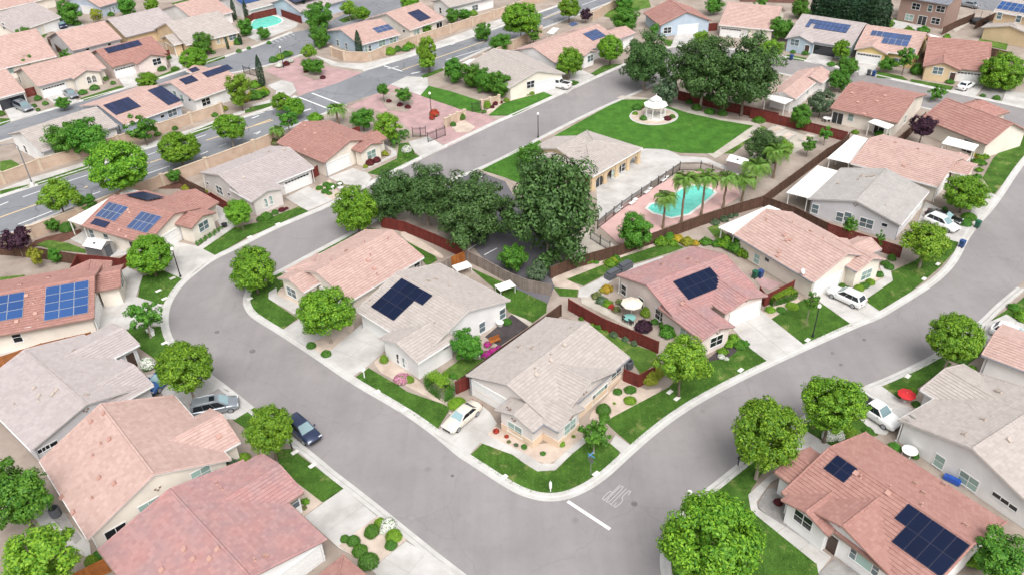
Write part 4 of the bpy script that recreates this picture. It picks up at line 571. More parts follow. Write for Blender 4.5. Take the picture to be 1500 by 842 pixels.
 ('lawn','lawn',0.11,0.0,[(-59.52,142.1),(-53.49,149.79),(-52.77,148.39),(-58.44,140.78)],0),
 ('lawn','lawn',0.11,0.0,[(-51.21,153.27),(-46.46,157.14),(-46.02,155.17),(-50.67,151.83)],0),
 ('lawn','lawn',0.11,0.0,[(-50.66,154.63),(-46.5,156.95),(-45.84,155.63),(-49.78,152.49)],0),
 ('lawn','lawn',0.11,0.0,[(-17.72,169.57),(-13.48,173.71),(-13.02,172.5),(-17.21,167.85)],0),
 ('sidewalk','concrete',0.1,0.0,[(-85.93,120.85),(-83.51,121.96),(-80.32,126.05),(-73.18,131.86),(-72.24,130.33),(-79.19,124.27),(-82.68,120.3),(-85.08,119.21)],0),
 ('sidewalk','concrete',0.1,0.0,[(-66.47,137.07),(-57.7,146.21),(-46.8,158.67),(-46.47,157.16),(-56.96,144.85),(-65.7,135.84)],0),
 ('sidewalk','concrete',0.09,0.0,[(-49.94,154.62),(-48.19,156.38),(-44.0,158.94),(-42.95,162.9),(-44.7,167.83),(-47.41,169.73),(-49.82,166.7),(-47.16,163.29),(-46.63,159.18),(-50.3,156.08)],0),
 ('sidewalk','concrete',0.09,0.0,[(-43.79,186.01),(-38.3,178.02),(-30.95,174.34),(-22.46,181.28),(-7.22,196.28),(5.01,210.81),(5.16,215.73),(-8.62,200.06),(-23.11,183.86),(-31.51,178.53),(-36.95,179.69)],0),
 ('sidewalk','concrete',0.1,0.0,[(-74.04,108.49),(-68.81,115.59),(-68.55,114.97),(-73.36,107.62)],0),
 ('planting_bed','soil',0.1,0.0,[(-43.72,172.7),(-41.85,175.39),(-38.13,169.91),(-40.3,169.01)],0),
 ('driveway','concrete',0.12,0.0,[(-95.69,164.63),(-92.05,168.48),(-86.9,160.79),(-89.42,158.08)],0),
 ('lawn','lawn',0.11,0.0,[(-87.39,162.86),(-81.7,169.67),(-80.08,168.44),(-86.09,161.53)],0),
 ('driveway','concrete',0.12,0.0,[(-84.7,175.52),(-80.62,178.6),(-77.68,169.27),(-79.66,167.31)],0),
 ('lawn','lawn',0.11,0.0,[(-76.06,173.55),(-73.09,179.06),(-71.64,178.32),(-75.04,172.89)],0),
 ('driveway','concrete',0.12,0.0,[(-101.31,159.14),(-98.54,161.85),(-92.64,155.51),(-95.96,151.21)],0),
 ('lawn','lawn',0.11,0.0,[(-99.14,153.31),(-97.27,153.14),(-96.2,151.69),(-97.26,149.55)],0),
 ('driveway','concrete',0.12,0.0,[(-121.56,217.38),(-118.35,225.28),(-110.99,219.4),(-106.23,212.47),(-113.64,210.23)],0),
 ('lawn','lawn',0.11,0.0,[(-104.81,219.52),(-101.07,224.96),(-99.58,222.24),(-102.81,216.85)],0),
 ('lawn','lawn',0.11,0.0,[(-118.37,205.54),(-115.23,209.66),(-114.78,206.62),(-116.82,203.2)],0),
 ('lawn','lawn',0.11,0.0,[(-91.95,234.55),(-87.94,239.71),(-86.8,237.66),(-89.97,231.56)],0),
 ('lawn','lawn',0.11,0.0,[(-68.25,184.67),(-64.43,187.45),(-63.75,185.72),(-66.65,182.03)],0),
 ('driveway','concrete',0.12,0.0,[(-78.14,189.51),(-74.63,189.14),(-71.41,178.87),(-74.32,180.36)],0),
 ('pool_deck','concrete',0.1,0.0,[(-66.26,215.89),(-63.07,220.49),(-59.61,220.08),(-52.06,211.05),(-51.91,207.92),(-58.93,196.97),(-63.18,201.71)],0),
 ('lawn','lawn',0.11,0.0,[(-42.17,213.05),(-39.43,216.81),(-37.57,224.27),(-34.55,219.59),(-34.72,217.08),(-40.37,210.45)],0),
 ('yard','lawn_b',0.08,0.0,[(25.37,208.44),(29.29,217.94),(39.07,225.63),(38.38,215.12),(33.27,212.39),(29.49,204.81)],0),
 ('driveway','concrete',0.12,0.0,[(37.36,66.65),(39.8,66.82),(41.59,63.11),(39.14,61.31),(37.31,59.54),(36.32,59.85),(35.2,62.87)],0),
 ('lawn','lawn',0.11,0.0,[(39.58,66.75),(48.08,71.56),(48.91,70.22),(44.78,67.32),(41.97,65.38),(40.48,64.59)],0),
 ('planting_bed','tan_gravel',0.1,0.0,[(40.48,64.6),(42.29,65.67),(44.66,66.14),(44.28,64.41),(41.6,63.13)],0),
 ('lawn','lawn',0.11,0.0,[(48.08,71.56),(53.22,73.63),(53.88,72.41),(50.35,69.83)],0),
 ('driveway','concrete',0.12,0.0,[(53.3,72.94),(56.33,77.32),(59.58,78.98),(61.71,74.88),(58.57,72.99),(54.32,72.88)],0),
 ('lawn','lawn',0.11,0.0,[(57.33,78.0),(62.47,81.5),(67.92,86.06),(68.36,82.74),(60.89,74.93),(58.84,77.55)],0),
 ('driveway','concrete',0.12,0.0,[(26.89,58.06),(29.1,61.06),(31.46,58.1),(30.15,56.91)],0),
 ('lawn','lawn',0.11,0.0,[(29.1,61.07),(32.69,63.35),(35.13,62.68),(36.61,59.65),(34.97,59.21),(31.54,58.35)],0),
 ('lawn','lawn',0.11,0.0,[(21.77,55.92),(22.53,56.66),(25.5,57.63),(21.92,52.94),(21.27,50.44),(25.64,44.85),(24.81,42.32),(12.67,42.8),(12.7,43.65),(13.39,46.79),(15.1,49.36),(17.88,52.22)],0),
 ('path','concrete',0.12,0.0,[(21.52,52.39),(24.01,54.56),(25.82,55.66),(26.63,55.38),(24.08,53.86),(22.05,51.48),(21.99,50.62),(26.08,46.16),(26.86,45.17),(25.22,43.56),(25.37,44.48),(21.27,50.44)],0),
 ('gravel_bed','grey_gravel',0.1,0.0,[(22.23,51.49),(24.02,53.65),(24.7,51.82),(26.08,46.18),(25.86,45.99),(22.0,50.64)],0),
 ('gravel_bed','grey_gravel',0.1,0.0,[(25.23,43.57),(27.11,44.98),(28.92,43.06),(28.29,42.19),(25.27,42.31)],0),
 ('side_street','road_asphalt',0.05,0.0,[(114.73,209.24),(117.51,203.64),(120.78,201.65),(133.28,221.02),(124.75,233.84)],0),
 ('yard','lawn_b',0.06,0.0,[(94.39,198.83),(95.9,197.14),(93.01,190.16),(90.71,191.85)],0),
 ('patio','concrete',0.07,0.0,[(93.79,197.35),(98.86,190.89),(95.73,185.65),(90.55,190.4)],0),
 ('yard','bark',0.05,0.0,[(42.33,221.71),(54.11,220.24),(59.86,230.61),(41.24,233.04)],0),
 ('yard','bark',0.05,0.0,[(61.95,217.49),(77.92,213.78),(84.68,227.37),(63.12,230.18)],0),
 ('yard','old_concrete',0.06,0.0,[(105.01,193.11),(111.81,198.32),(113.6,196.58),(103.5,186.19)],0),
 ('bed_edging','kerb',0.14,0.0,[(31.92,142.91),(31.55,141.82),(30.93,140.84),(30.05,140.07),(29.02,139.49),(27.9,139.16),(26.73,139.1),(25.61,139.36),(24.63,139.86),(23.8,140.61),(23.19,141.51),(22.9,142.57),(22.89,143.7),(23.21,144.82),(23.8,145.83),(24.68,146.66),(25.74,147.29),(26.9,147.64),(28.13,147.71),(29.3,147.43),(30.31,146.88),(31.14,146.08),(31.72,145.13),(31.96,144.05)],0),
 ('planting_bed','tan_gravel',0.15,0.0,[(31.55,142.91),(31.24,141.98),(30.64,141.09),(29.88,140.39),(28.92,139.88),(27.87,139.55),(26.8,139.56),(25.77,139.73),(24.85,140.23),(24.08,140.89),(23.56,141.7),(23.26,142.67),(23.25,143.63),(23.52,144.57),(24.1,145.5),(24.86,146.24),(25.84,146.79),(26.93,147.14),(28.04,147.14),(29.11,146.95),(30.06,146.41),(30.83,145.71),(31.33,144.86),(31.59,143.87)],0),
]
KERBS = [
 ([(-0.35,40.62),(-5.08,44.98),(-7.45,47.15),(-14.35,53.81),(-18.33,57.44),(-20.16,59.34),(-25.88,64.56),(-32.1,70.48),(-34.78,72.86),(-38.5,76.3),(-40.79,78.9),(-42.14,81.02),(-43.15,83.33),(-43.88,85.71),(-44.21,88.47),(-43.96,91.64),(-43.1,94.26),(-41.64,97.65),(-38.81,100.76),(-34.99,105.54),(-30.71,109.57),(-27.64,112.38),(-22.55,118.91),(-16.56,126.25),(-10.42,132.89),(-1.5,143.05),(2.4,146.64),(16.79,162.03),(24.91,170.71),(31.75,177.12),(36.32,181.8),(40.35,182.82)],1,False,2),
 ([(49.06,180.45),(61.03,172.97),(72.96,162.59),(75.61,159.68),(85.64,150.25),(95.22,141.1),(100.43,135.22)],1,False,2),
 ([(64.01,84.79),(58.94,80.76),(55.75,77.84),(48.45,72.37),(41.04,68.44),(37.46,66.92),(29.37,62.59),(25.82,59.86),(21.68,56.57),(18.8,54.22),(16.91,52.69),(14.46,50.27),(13.09,48.54),(12.28,46.63),(11.91,44.79),(11.93,42.87),(13.02,40.12),(15.25,35.33)],1,False,2),
 ([(-24.52,103.06),(-28.3,98.78),(-32.41,93.93),(-34.7,91.9),(-35.18,90.14),(-35.02,87.93),(-34.59,86.37),(-33.35,84.22),(-31.57,82.53),(-28.64,79.99),(-23.45,75.23),(-18.6,70.48),(-12.3,65.37),(-8.71,61.8),(-5.91,58.49),(-4.93,57.7),(-1.3,54.34),(0.49,53.07),(2.52,52.4),(4.46,52.56),(6.48,53.48),(8.62,55.11),(11.09,57.7),(14.18,60.81),(17.54,63.69),(20.94,66.09),(26.21,69.33),(31.69,72.4),(35.49,74.46),(41.46,77.7),(44.44,79.04),(48.4,81.81),(52.78,84.85),(56.37,87.78),(59.92,91.55),(63.83,97.01),(67.88,101.34),(72.38,105.95),(82.28,117.84),(90.43,126.39),(92.77,130.18),(90.4,132.14),(81.88,139.67),(73.82,147.43),(65.42,157.0),(56.7,164.6),(49.31,169.12),(40.63,169.14),(34.98,165.91),(27.31,157.55),(21.14,151.87),(15.28,146.18),(5.52,135.66),(2.0,131.32),(-5.01,124.06),(-9.41,120.61),(-17.41,111.44),(-21.05,107.03)],1,True,2),
 ([(-93.01,108.02),(-82.18,119.23),(-71.57,128.64),(-65.28,135.58),(-45.56,153.62),(-41.96,159.84)],1,False,2),
 ([(-30.45,173.41),(-22.82,180.43),(-6.76,195.09),(9.94,213.82),(20.35,224.65),(46.09,255.41)],1,False,2),
 ([(28.8,221.79),(2.47,192.93),(-3.67,187.26),(-13.49,174.11)],1,False,2),
 ([(-31.96,154.68),(-33.78,152.57),(-43.0,141.51),(-50.85,133.58),(-61.92,120.24),(-75.93,106.68),(-86.04,96.56)],1,False,2),
 ([(-102.33,144.26),(-97.5,149.95),(-92.18,155.28),(-79.86,167.61),(-74.64,172.59),(-71.01,177.41),(-66.99,181.71),(-63.48,186.96),(-57.87,193.79),(-51.79,203.76)],1,False,2),
 ([(-39.44,200.19),(-43.21,193.24),(-45.22,188.45),(-50.55,182.34),(-55.62,177.87),(-64.92,173.58),(-76.05,159.6),(-88.51,147.55),(-93.86,142.64),(-99.1,138.28)],1,False,2),
]
PAINT = [
 ('paint_white',[(4.673,52.536),(8.254,49.13),(8.019,48.884),(4.439,52.29)],0.018),
 ('paint_yellow',[(-80.044,111.469),(-74.81,116.864),(-74.609,116.669),(-79.843,111.274)],0.018),
 ('paint_yellow',[(-69.776,121.828),(-69.406,122.388),(-69.173,122.234),(-69.542,121.674)],0.018),
 ('paint_yellow',[(-62.551,130.358),(-59.976,132.573),(-59.794,132.36),(-62.369,130.146)],0.018),
 ('paint_yellow',[(-54.821,139.575),(-44.505,147.997),(-44.328,147.78),(-54.644,139.358)],0.018),
 ('paint_yellow',[(-47.812,145.469),(-45.056,148.474),(-44.85,148.285),(-47.605,145.28)],0.018),
 ('paint_yellow',[(-22.28,173.773),(-4.23,192.077),(-4.03,191.88),(-22.081,173.576)],0.018),
 ('paint_yellow',[(10.082,208.149),(17.155,216.646),(17.37,216.467),(10.297,207.97)],0.018),
 ('paint_white',[(-74.914,110.136),(-71.536,114.091),(-71.368,113.948),(-74.747,109.994)],0.018),
 ('paint_white',[(-62.924,124.502),(-58.042,129.122),(-57.891,128.963),(-62.773,124.342)],0.018),
 ('paint_white',[(-78.551,119.27),(-76.648,121.229),(-76.504,121.089),(-78.408,119.131)],0.018),
 ('paint_white',[(-74.432,123.685),(-71.088,126.611),(-70.956,126.461),(-74.3,123.534)],0.018),
 ('paint_white',[(-64.199,133.243),(-61.821,135.705),(-61.677,135.566),(-64.055,133.104)],0.018),
 ('paint_white',[(-81.743,114.786),(-80.795,116.334),(-80.624,116.23),(-81.572,114.682)],0.018),
 ('paint_white',[(-80.965,116.671),(-80.172,117.714),(-79.973,117.562),(-80.767,116.52)],0.018),
 ('paint_white',[(-67.905,118.823),(-66.433,120.298),(-66.277,120.142),(-67.749,118.667)],0.018),
 ('paint_white',[(-54.004,133.406),(-53.07,134.618),(-52.896,134.484),(-53.83,133.272)],0.018),
 ('paint_white',[(-51.627,136.437),(-50.617,137.53),(-50.455,137.381),(-51.466,136.287)],0.018),
 ('paint_white',[(-51.648,136.51),(-50.637,137.605),(-50.475,137.456),(-51.486,136.361)],0.018),
 ('paint_white',[(-49.144,139.484),(-48.336,140.228),(-48.187,140.066),(-48.995,139.322)],0.018),
 ('paint_white',[(-46.706,141.727),(-45.634,142.887),(-45.473,142.738),(-46.545,141.578)],0.018),
 ('paint_white',[(-57.869,139.79),(-55.53,142.047),(-55.391,141.903),(-57.73,139.646)],0.018),
 ('paint_white',[(-48.926,149.275),(-47.824,150.533),(-47.56,150.302),(-48.663,149.044)],0.018),
 ('paint_white',[(-47.159,152.294),(-46.027,153.593),(-45.801,153.396),(-46.933,152.097)],0.018),
 ('paint_white',[(-41.594,159.538),(-33.737,152.083),(-33.978,151.83),(-41.835,159.284)],0.018),
 ('paint_white',[(-39.4,161.659),(-31.786,154.451),(-32.027,154.197),(-39.641,161.405)],0.018),
 ('paint_white',[(-26.361,176.931),(-21.988,172.99),(-22.223,172.73),(-26.596,176.671)],0.018),
 ('paint_white',[(-49.034,150.612),(-45.631,153.546),(-45.487,153.379),(-48.89,150.445)],0.018),
 ('paint_white',[(-40.415,151.307),(-38.28,153.16),(-37.985,152.82),(-40.12,150.967)],0.018),
 ('paint_white',[(-13.027,179.367),(-3.949,187.051),(-3.82,186.899),(-12.898,179.215)],0.018),
 ('paint_white',[(-46.162,141.399),(-45.737,142.442),(-45.533,142.359),(-45.958,141.316)],0.018),
 ('paint_white',[(-44.223,144.017),(-43.47,145.236),(-43.283,145.12),(-44.036,143.901)],0.018),
 ('paint_white',[(-25.51,174.682),(-23.276,176.22),(-23.134,176.014),(-25.368,174.476)],0.018),
 ('paint_white',[(-20.098,171.372),(-18.215,172.323),(-18.012,171.922),(-19.895,170.97)],0.018),
 ('paint_white',[(-12.485,189.836),(-11.461,190.805),(-11.289,190.623),(-12.314,189.654)],0.018),
 ('paint_white',[(9.907,208.62),(16.243,216.732),(16.401,216.609),(10.064,208.497)],0.018),
 ('paint_white',[(20.748,219.281),(28.382,227.289),(28.527,227.151),(20.893,219.143)],0.018),
 ('paint_white',[(-56.748,198.157),(-54.599,195.409),(-54.694,195.335),(-56.843,198.083)],0.018),
 ('paint_white',[(-56.048,199.359),(-53.896,196.583),(-53.991,196.51),(-56.143,199.286)],0.018),
 ('paint_white',[(-55.341,200.574),(-53.187,197.77),(-53.282,197.696),(-55.436,200.501)],0.018),
 ('paint_white',[(-54.626,201.8),(-52.47,198.968),(-52.565,198.895),(-54.722,201.728)],0.018),
 ('paint_white',[(-53.905,203.04),(-51.745,200.178),(-51.841,200.106),(-54.0,202.967)],0.018),
 ('paint_white',[(-53.175,204.292),(-51.014,201.401),(-51.11,201.329),(-53.271,204.22)],0.018),
 ('paint_white',[(-6.061,98.085),(-3.914,100.683),(-3.806,100.594),(-5.953,97.996)],0.1),
 ('paint_white',[(-3.741,96.636),(-1.963,98.316),(-1.867,98.214),(-3.645,96.535)],0.1),
 ('paint_white',[(-6.006,118.864),(-4.266,121.026),(-4.157,120.938),(-5.897,118.776)],0.1),
]
STOP = ((10.711, 53.246), (9.438, 54.465), (9.033, 51.432))
TREES = [
 ('round','largest bright green round tree at the bottom edge beside the lamp post',None,14.775,41.446,3.867,3.48,7.618),
 ('round','bright round tree over the kerb opposite the stop lettering',None,22.776,54.298,3.462,3.116,6.125),
 ('round','dense round tree beside the white pickup on the right street',None,30.737,58.829,3.16,2.686,5.434),
 ('round','round tree at the kerb between beige house and parked suv',None,47.559,69.148,2.825,2.543,4.588),
 ('lime','yellow green loose tree on the lawn between corner house and pink house',None,17.586,66.344,3.114,2.803,5.151),
 ('airy','small thin tree beside the stop sign on the corner lawn',None,7.629,58.373,1.807,1.626,2.589),
 ('bushy','dark green bushy tree against the white side wall of the white house',None,-5.268,73.604,1.936,2.129,2.425),
 ('round','round dense tree between two driveways in front of the salmon roofed house',None,-21.887,77.935,3.297,3.132,4.493),
 ('round','round tree on the inner corner of the street bend',None,-33.274,89.001,3.082,2.773,3.883),
 ('round','round tree at the kerb over the blue car',None,-35.213,68.198,2.948,2.8,4.909),
 ('round','round tree beside the parked navy suv',None,-24.307,59.103,2.427,2.306,4.286),
 ('airy','thin light green tree with white bench beneath on the left kerb lawn',None,-44.244,80.108,2.293,2.064,3.451),
 ('round','round tree by the lamp post in front of the house with raised solar arrays',None,-48.364,94.165,2.931,2.638,3.335),
 ('round','small round tree on the lawn beside the red gate of the grey house',None,-39.583,106.164,2.098,1.888,2.931),
 ('round','bright tree at the street edge left of the three dark park trees',None,-22.037,103.79,3.242,3.242,4.121),
 ('round','large bright street tree on the main road at the left',None,-60.12,116.05,4.481,3.809,6.285),
 ('lime','light green tree on the main road left of the large street tree',None,-67.427,110.428,3.085,2.622,4.441),
 ('bushy','small dark round bush tree over the soundwall at the left',None,-64.862,112.463,1.772,1.417,1.978),
 ('round','street tree on the main road left of the grey house',None,-55.136,128.067,3.45,2.587,3.708),
 ('round','street tree on the main road above the soundwall beside lane dashes',None,-48.601,135.573,2.884,2.451,3.943),
 ('bushy','broad leafy tree behind the soundwall at the far left',None,-76.834,133.419,3.56,3.026,3.734),
 ('bushy','broad leafy tree touching its left neighbour behind the soundwall',None,-72.475,133.663,3.803,3.423,3.978),
 ('airy','airy green tree in front of the pale blue solar house',None,-65.044,138.072,3.047,2.895,3.472),
 ('lime','small lime tree on the verge near the black cypress by the entry',None,-51.692,152.989,1.851,1.851,2.841),
 ('lime','lime tree with white street lamp on the verge beside the hedge',None,-51.419,152.965,2.643,2.379,5.305),
 ('round','green tree at the corner of the crosswalk by the entry,left one',None,-42.993,150.668,1.828,1.828,2.471),
 ('round','green tree at the corner of the crosswalk by the entry,right one',None,-39.851,148.033,1.803,1.803,2.446),
 ('airy','pale olive tree below the crosswalk trees',None,-39.549,140.187,2.22,1.998,3.619),
 ('lime','three lobed street tree at the road junction,its tall right crown',None,-15.998,171.629,2.321,2.785,5.076),
 ('lime','three lobed street tree at the road junction,its left crown',None,-17.534,172.636,1.312,1.967,4.364),
 ('lime','three lobed street tree at the road junction,its low front crown',None,-16.265,171.229,2.027,1.824,2.58),
 ('bushy','screening tree beside the entry lawn,leftmost of four','screen trees beside the entry lawn',-10.574,164.864,2.527,2.779,2.535),
 ('bushy','screening tree beside the entry lawn,second from left of four','screen trees beside the entry lawn',-6.857,162.137,2.493,2.742,2.509),
 ('bushy','screening tree beside the entry lawn,third from left of four','screen trees beside the entry lawn',-3.781,158.774,2.451,2.696,2.478),
 ('bushy','screening tree beside the entry lawn,rightmost of four','screen trees beside the entry lawn',-0.933,156.267,2.42,2.662,2.454),
 ('bushy','tree beside the soundwall left of the big road tree',None,-4.671,191.842,2.226,2.226,2.178),
 ('bushy','low tree at the road edge under the big road tree',None,-0.738,182.607,2.594,2.075,2.549),
 ('round','big dark street tree on the main road above the salmon solar house',None,4.08,188.387,4.541,3.86,5.717),
 ('round','street tree on the main road at the top centre',None,16.356,204.2,2.848,2.278,3.574),
 ('plum','maroon leaved tree behind the salmon solar house',None,20.324,203.312,1.669,1.502,2.042),
 ('airy','olive brown bush tree by the road behind the salmon solar house',None,6.9,185.978,2.014,1.813,3.096),
 ('round','tree in front of the salmon solar house,left one',None,13.177,164.228,3.079,3.079,3.651),
 ('round','tree in front of the salmon solar house,right one',None,22.638,172.527,2.767,2.767,3.611),
 ('bushy','broad mid green tree beside the pale blue house at the top',None,29.058,194.097,3.532,3.532,3.397),
 ('airy','thin lime tree on the lawn of the pale blue house',None,34.729,188.987,1.413,1.554,2.181),
 ('oak','dark tree at the street end beyond the park lawn',None,27.672,157.119,5.131,5.388,6.114),
 ('willow','grey green willowy tree behind the gazebo',None,30.697,148.772,2.585,2.844,3.305),
 ('oak','huge dark tree behind the gazebo,left one',None,36.559,146.192,6.12,6.426,7.962),
 ('oak','huge dark tree behind the gazebo,right one',None,43.316,142.278,6.489,6.814,8.085),
 ('lime','bright lime tree peeking above the huge dark trees,left one',None,43.637,179.212,2.104,1.893,2.712),
 ('lime','bright lime tree peeking above the huge dark trees,right one',None,55.951,168.846,2.719,2.447,3.515),
 ('bushy','round tree beside the grey solar house at the upper right',None,62.948,185.127,2.933,2.639,2.847),
 ('bushy','mixed green tree at the top beside the giant conifer hedge',None,72.163,200.593,2.475,2.723,2.478),
 ('round','tree beside the yellow house garage,nearest it',None,71.253,169.568,2.011,2.011,2.613),
 ('bushy','street tree left of the yellow house driveway,upper one',None,69.31,160.712,2.2,2.2,2.207),
 ('bushy','street tree left of the yellow house driveway,lower one',None,64.703,152.395,2.372,2.253,2.4),
 ('airy','thin tree in the front yard of the yellow house',None,80.632,160.487,2.06,2.266,3.713),
 ('bushy','tangled bush tree left of the yellow house window',None,78.025,162.196,1.662,1.496,1.678),
 ('round','round tree on the gravel yard at the upper right edge',None,95.555,151.379,4.194,3.565,3.312),
 ('airy','small pale tree at the kerb above the red roofed houses',None,81.066,145.951,1.783,1.426,1.659),
 ('plum','purple leaf plum tree between two red roofed houses',None,69.521,126.875,2.398,1.918,3.745),
 ('bushy','round green tree along the red fence of the park garden',None,51.94,135.553,2.283,2.283,2.373),
 ('willow','grey leaved tree beside the red roofed house with patio cover',None,57.145,140.425,2.47,2.347,3.189),
 ('airy','small tree in the park garden beside the fence corner',None,54.009,128.411,1.383,1.244,2.3),
 ('oak','dark green tree in the park garden by the garden beds',None,41.673,121.366,2.98,2.831,3.801),
 ('lime','lime green tree in the park garden behind the palms',None,45.201,123.235,1.675,1.675,2.346),
 ('airy','small tree at the right end of the park garden beds',None,49.648,124.135,1.347,1.347,2.262),
 ('bushy','dense round tree between pool deck and curved lawn',None,17.182,96.931,2.618,2.749,2.965),
 ('oak','dark park tree beside the red fence,leftmost of four',None,-17.223,107.504,3.831,3.831,4.631),
 ('oak','dark park tree beside the red fence,second of four',None,-11.981,105.507,4.176,4.176,5.363),
 ('oak','dark park tree over the parking lot,third of four',None,-5.621,100.766,5.866,5.396,5.035),
 ('oak','tallest dark park tree over the parking lot with visible trunk',None,5.114,95.484,6.846,7.942,8.23),
 ('bushy','feathery tree in front of the clubhouse end wall',None,3.537,123.539,2.125,2.444,2.278),
 ('bushy','small dark tree right of the tall park tree trunk',None,7.94,95.755,1.02,1.224,1.279),
 ('willow','grey green bush tree by the fence below the tall park tree',None,3.336,88.798,1.494,1.345,2.222),
 ('bushy','dark low tree beside the fence left of the grey green bush',None,0.319,92.189,2.076,1.972,2.41),
 ('round','green tree at the kerb in front of the long salmon roofed house',None,65.7,103.825,3.145,2.516,3.291),
 ('lime','bright lime tree in front of the pale grey house with two cars',None,53.698,89.837,3.368,2.862,4.136),
 ('airy','olive tree against the pale grey side wall',None,46.958,97.575,1.221,1.344,2.189),
 ('airy','small olive tree at the red fence end below the pale grey wall',None,50.11,94.723,0.92,1.196,1.678),
 ('plum','dark purple tree at the left edge by the soundwall',None,-69.448,100.318,2.205,1.764,3.167),
 ('yellow','yellow green small tree at the black fence in the left back yard',None,-65.798,97.391,1.22,1.342,1.801),
 ('bushy','dark green small tree at the black fence in the left back yard',None,-63.76,98.533,1.041,1.145,1.231),
 ('bushy','leafy shrub tree at the soundwall beside the clipped ball',None,-67.983,107.176,1.106,0.996,1.275),
 ('bushy','large dense tree at the left edge behind the beige house',None,-45.353,51.394,3.292,3.456,4.706),
 ('lime','large light green tree at the bottom left corner',None,-37.726,42.043,3.451,2.588,6.96),
 ('bushy','broad green tree at the bottom right corner behind the red roof',None,38.85,42.058,2.449,1.959,3.75),
 ('airy','small staked tree on the lawn beside the lamp post',None,35.052,78.129,1.047,1.257,3.656),
 ('bushy','tree in front of the garage of the house with dark blue car',None,-111.963,216.715,3.347,3.347,3.206),
 ('yellow','thin yellow green tree beside the top left lawn',None,-105.509,217.813,1.769,1.946,2.16),
 ('bushy','tree right of the arched window house at the top left',None,-99.751,223.187,2.709,2.709,2.594),
 ('round','round tree at the top beyond the top left lawn',None,-93.182,224.001,1.993,1.793,2.51),
 ('bushy','bush tree beside the house with dark blue car',None,-117.279,202.962,2.166,1.733,2.124),
 ('bushy','dark bush tree over the salmon roof edge at the left',None,-106.068,180.397,2.266,1.813,2.265),
 ('airy','small tree between two salmon roofs at the left',None,-98.743,184.072,1.69,1.352,2.642),
 ('bushy','dense tree in front of the arched porch house',None,-69.202,188.78,2.667,2.8,2.621),
 ('round','bright round tree at the kerb left of the arched porch house',None,-66.635,174.035,2.934,2.347,3.814),
 ('round','small tree at the kerb beside the long solar array house',None,-73.074,163.716,2.233,1.787,2.961),
 ('bushy','green tree beside the far pool parking,left one',None,-62.855,201.884,2.157,2.372,2.198),
 ('bushy','green tree beside the far pool parking,right one',None,-57.684,198.548,1.636,1.636,1.615),
 ('bushy','small tree beside the silver car at the left',None,-87.776,156.394,1.614,1.211,1.675),
 ('bushy','large bushy tree beside the far pool red fence',None,-44.935,204.588,3.859,3.473,3.697),
 ('bushy','tall narrow leafy tree below the large bushy pool tree',None,-42.747,190.883,2.375,3.087,2.77),
 ('lime','lime tree on the cul de sac island at the top',None,-38.935,212.218,2.422,1.938,3.048),
 ('round','green tree on the cul de sac island at the top',None,-35.247,209.863,1.886,1.697,2.391),
 ('round','tree at the top edge beside the cul de sac',None,-23.839,215.928,2.458,1.967,3.08),
 ('bushy','small tree behind the soundwall bend',None,-18.496,197.448,1.628,1.303,1.604),
 ('bushy','leafy tree behind the soundwall by the white house,left one',None,-12.477,206.86,2.032,1.829,1.971),
 ('bushy','leafy tree behind the soundwall by the white house,right one',None,-9.638,208.254,1.873,1.499,1.819),
 ('lime','round lime bush tree at the side street corner',None,-43.296,180.422,1.964,1.571,2.556),
 ('bushy','dark small tree on the stamped entry island,left one',None,-42.558,174.053,1.614,1.452,1.63),
 ('bushy','dark small tree on the stamped entry island,right one',None,-40.258,172.162,1.89,1.701,1.903),
 ('bushy','dark lollipop tree on the gate island,left one',None,-23.997,155.124,1.337,1.203,2.576),
 ('bushy','dark lollipop tree on the gate island,right one',None,-19.885,152.965,1.85,1.388,2.278),
 ('bushy','leafy tree beside the gate pavement,left one',None,-26.169,141.214,2.357,2.121,2.452),
 ('lime','leafy yellowish tree beside the gate pavement,right one',None,-20.824,134.339,2.625,2.625,3.592),
 ('bushy','small tree with white blossom at the soundwall corner of the back yard',None,-54.576,122.057,1.33,1.064,1.466),
 ('bushy','dense bush tree in the top yard between two red roofs',None,52.663,206.388,2.535,2.282,2.43),
 ('airy','dry tree in the top yard left of the mixed green tree',None,63.693,204.443,2.012,1.811,3.029),
 ('bushy','dark tree at the top edge beside the soundwall end',None,30.85,212.712,2.947,2.653,2.806),
 ('lime','small lime tree behind the slate roofed brown house fence',None,88.632,189.261,1.415,1.273,1.82),
]
PALMS = [
 ('palm beside the pool,leftmost and lowest',22.069,102.263,4.555,2.0),
 ('palm beside the pool,second from left',24.969,103.659,6.607,2.2),
 ('palm beside the pool,third from left with brown fronds',28.305,105.607,5.787,2.2),
 ('palm beside the pool,fourth from left',32.002,107.589,4.651,2.1),
 ('palm beside the pool,rightmost by the fence',35.238,109.373,3.328,2.0),
 ('drooping palm in the park garden,nearer the pool',38.085,113.358,3.536,2.6),
 ('tall pale trunked palm in the park garden',42.135,116.834,4.207,2.3),
 ('fan palm behind the brick red roofed gate house',-31.487,144.832,2.624,2.2),
 ('small palm at the soundwall beside the grey roof',-40.643,136.541,2.373,1.6),
]
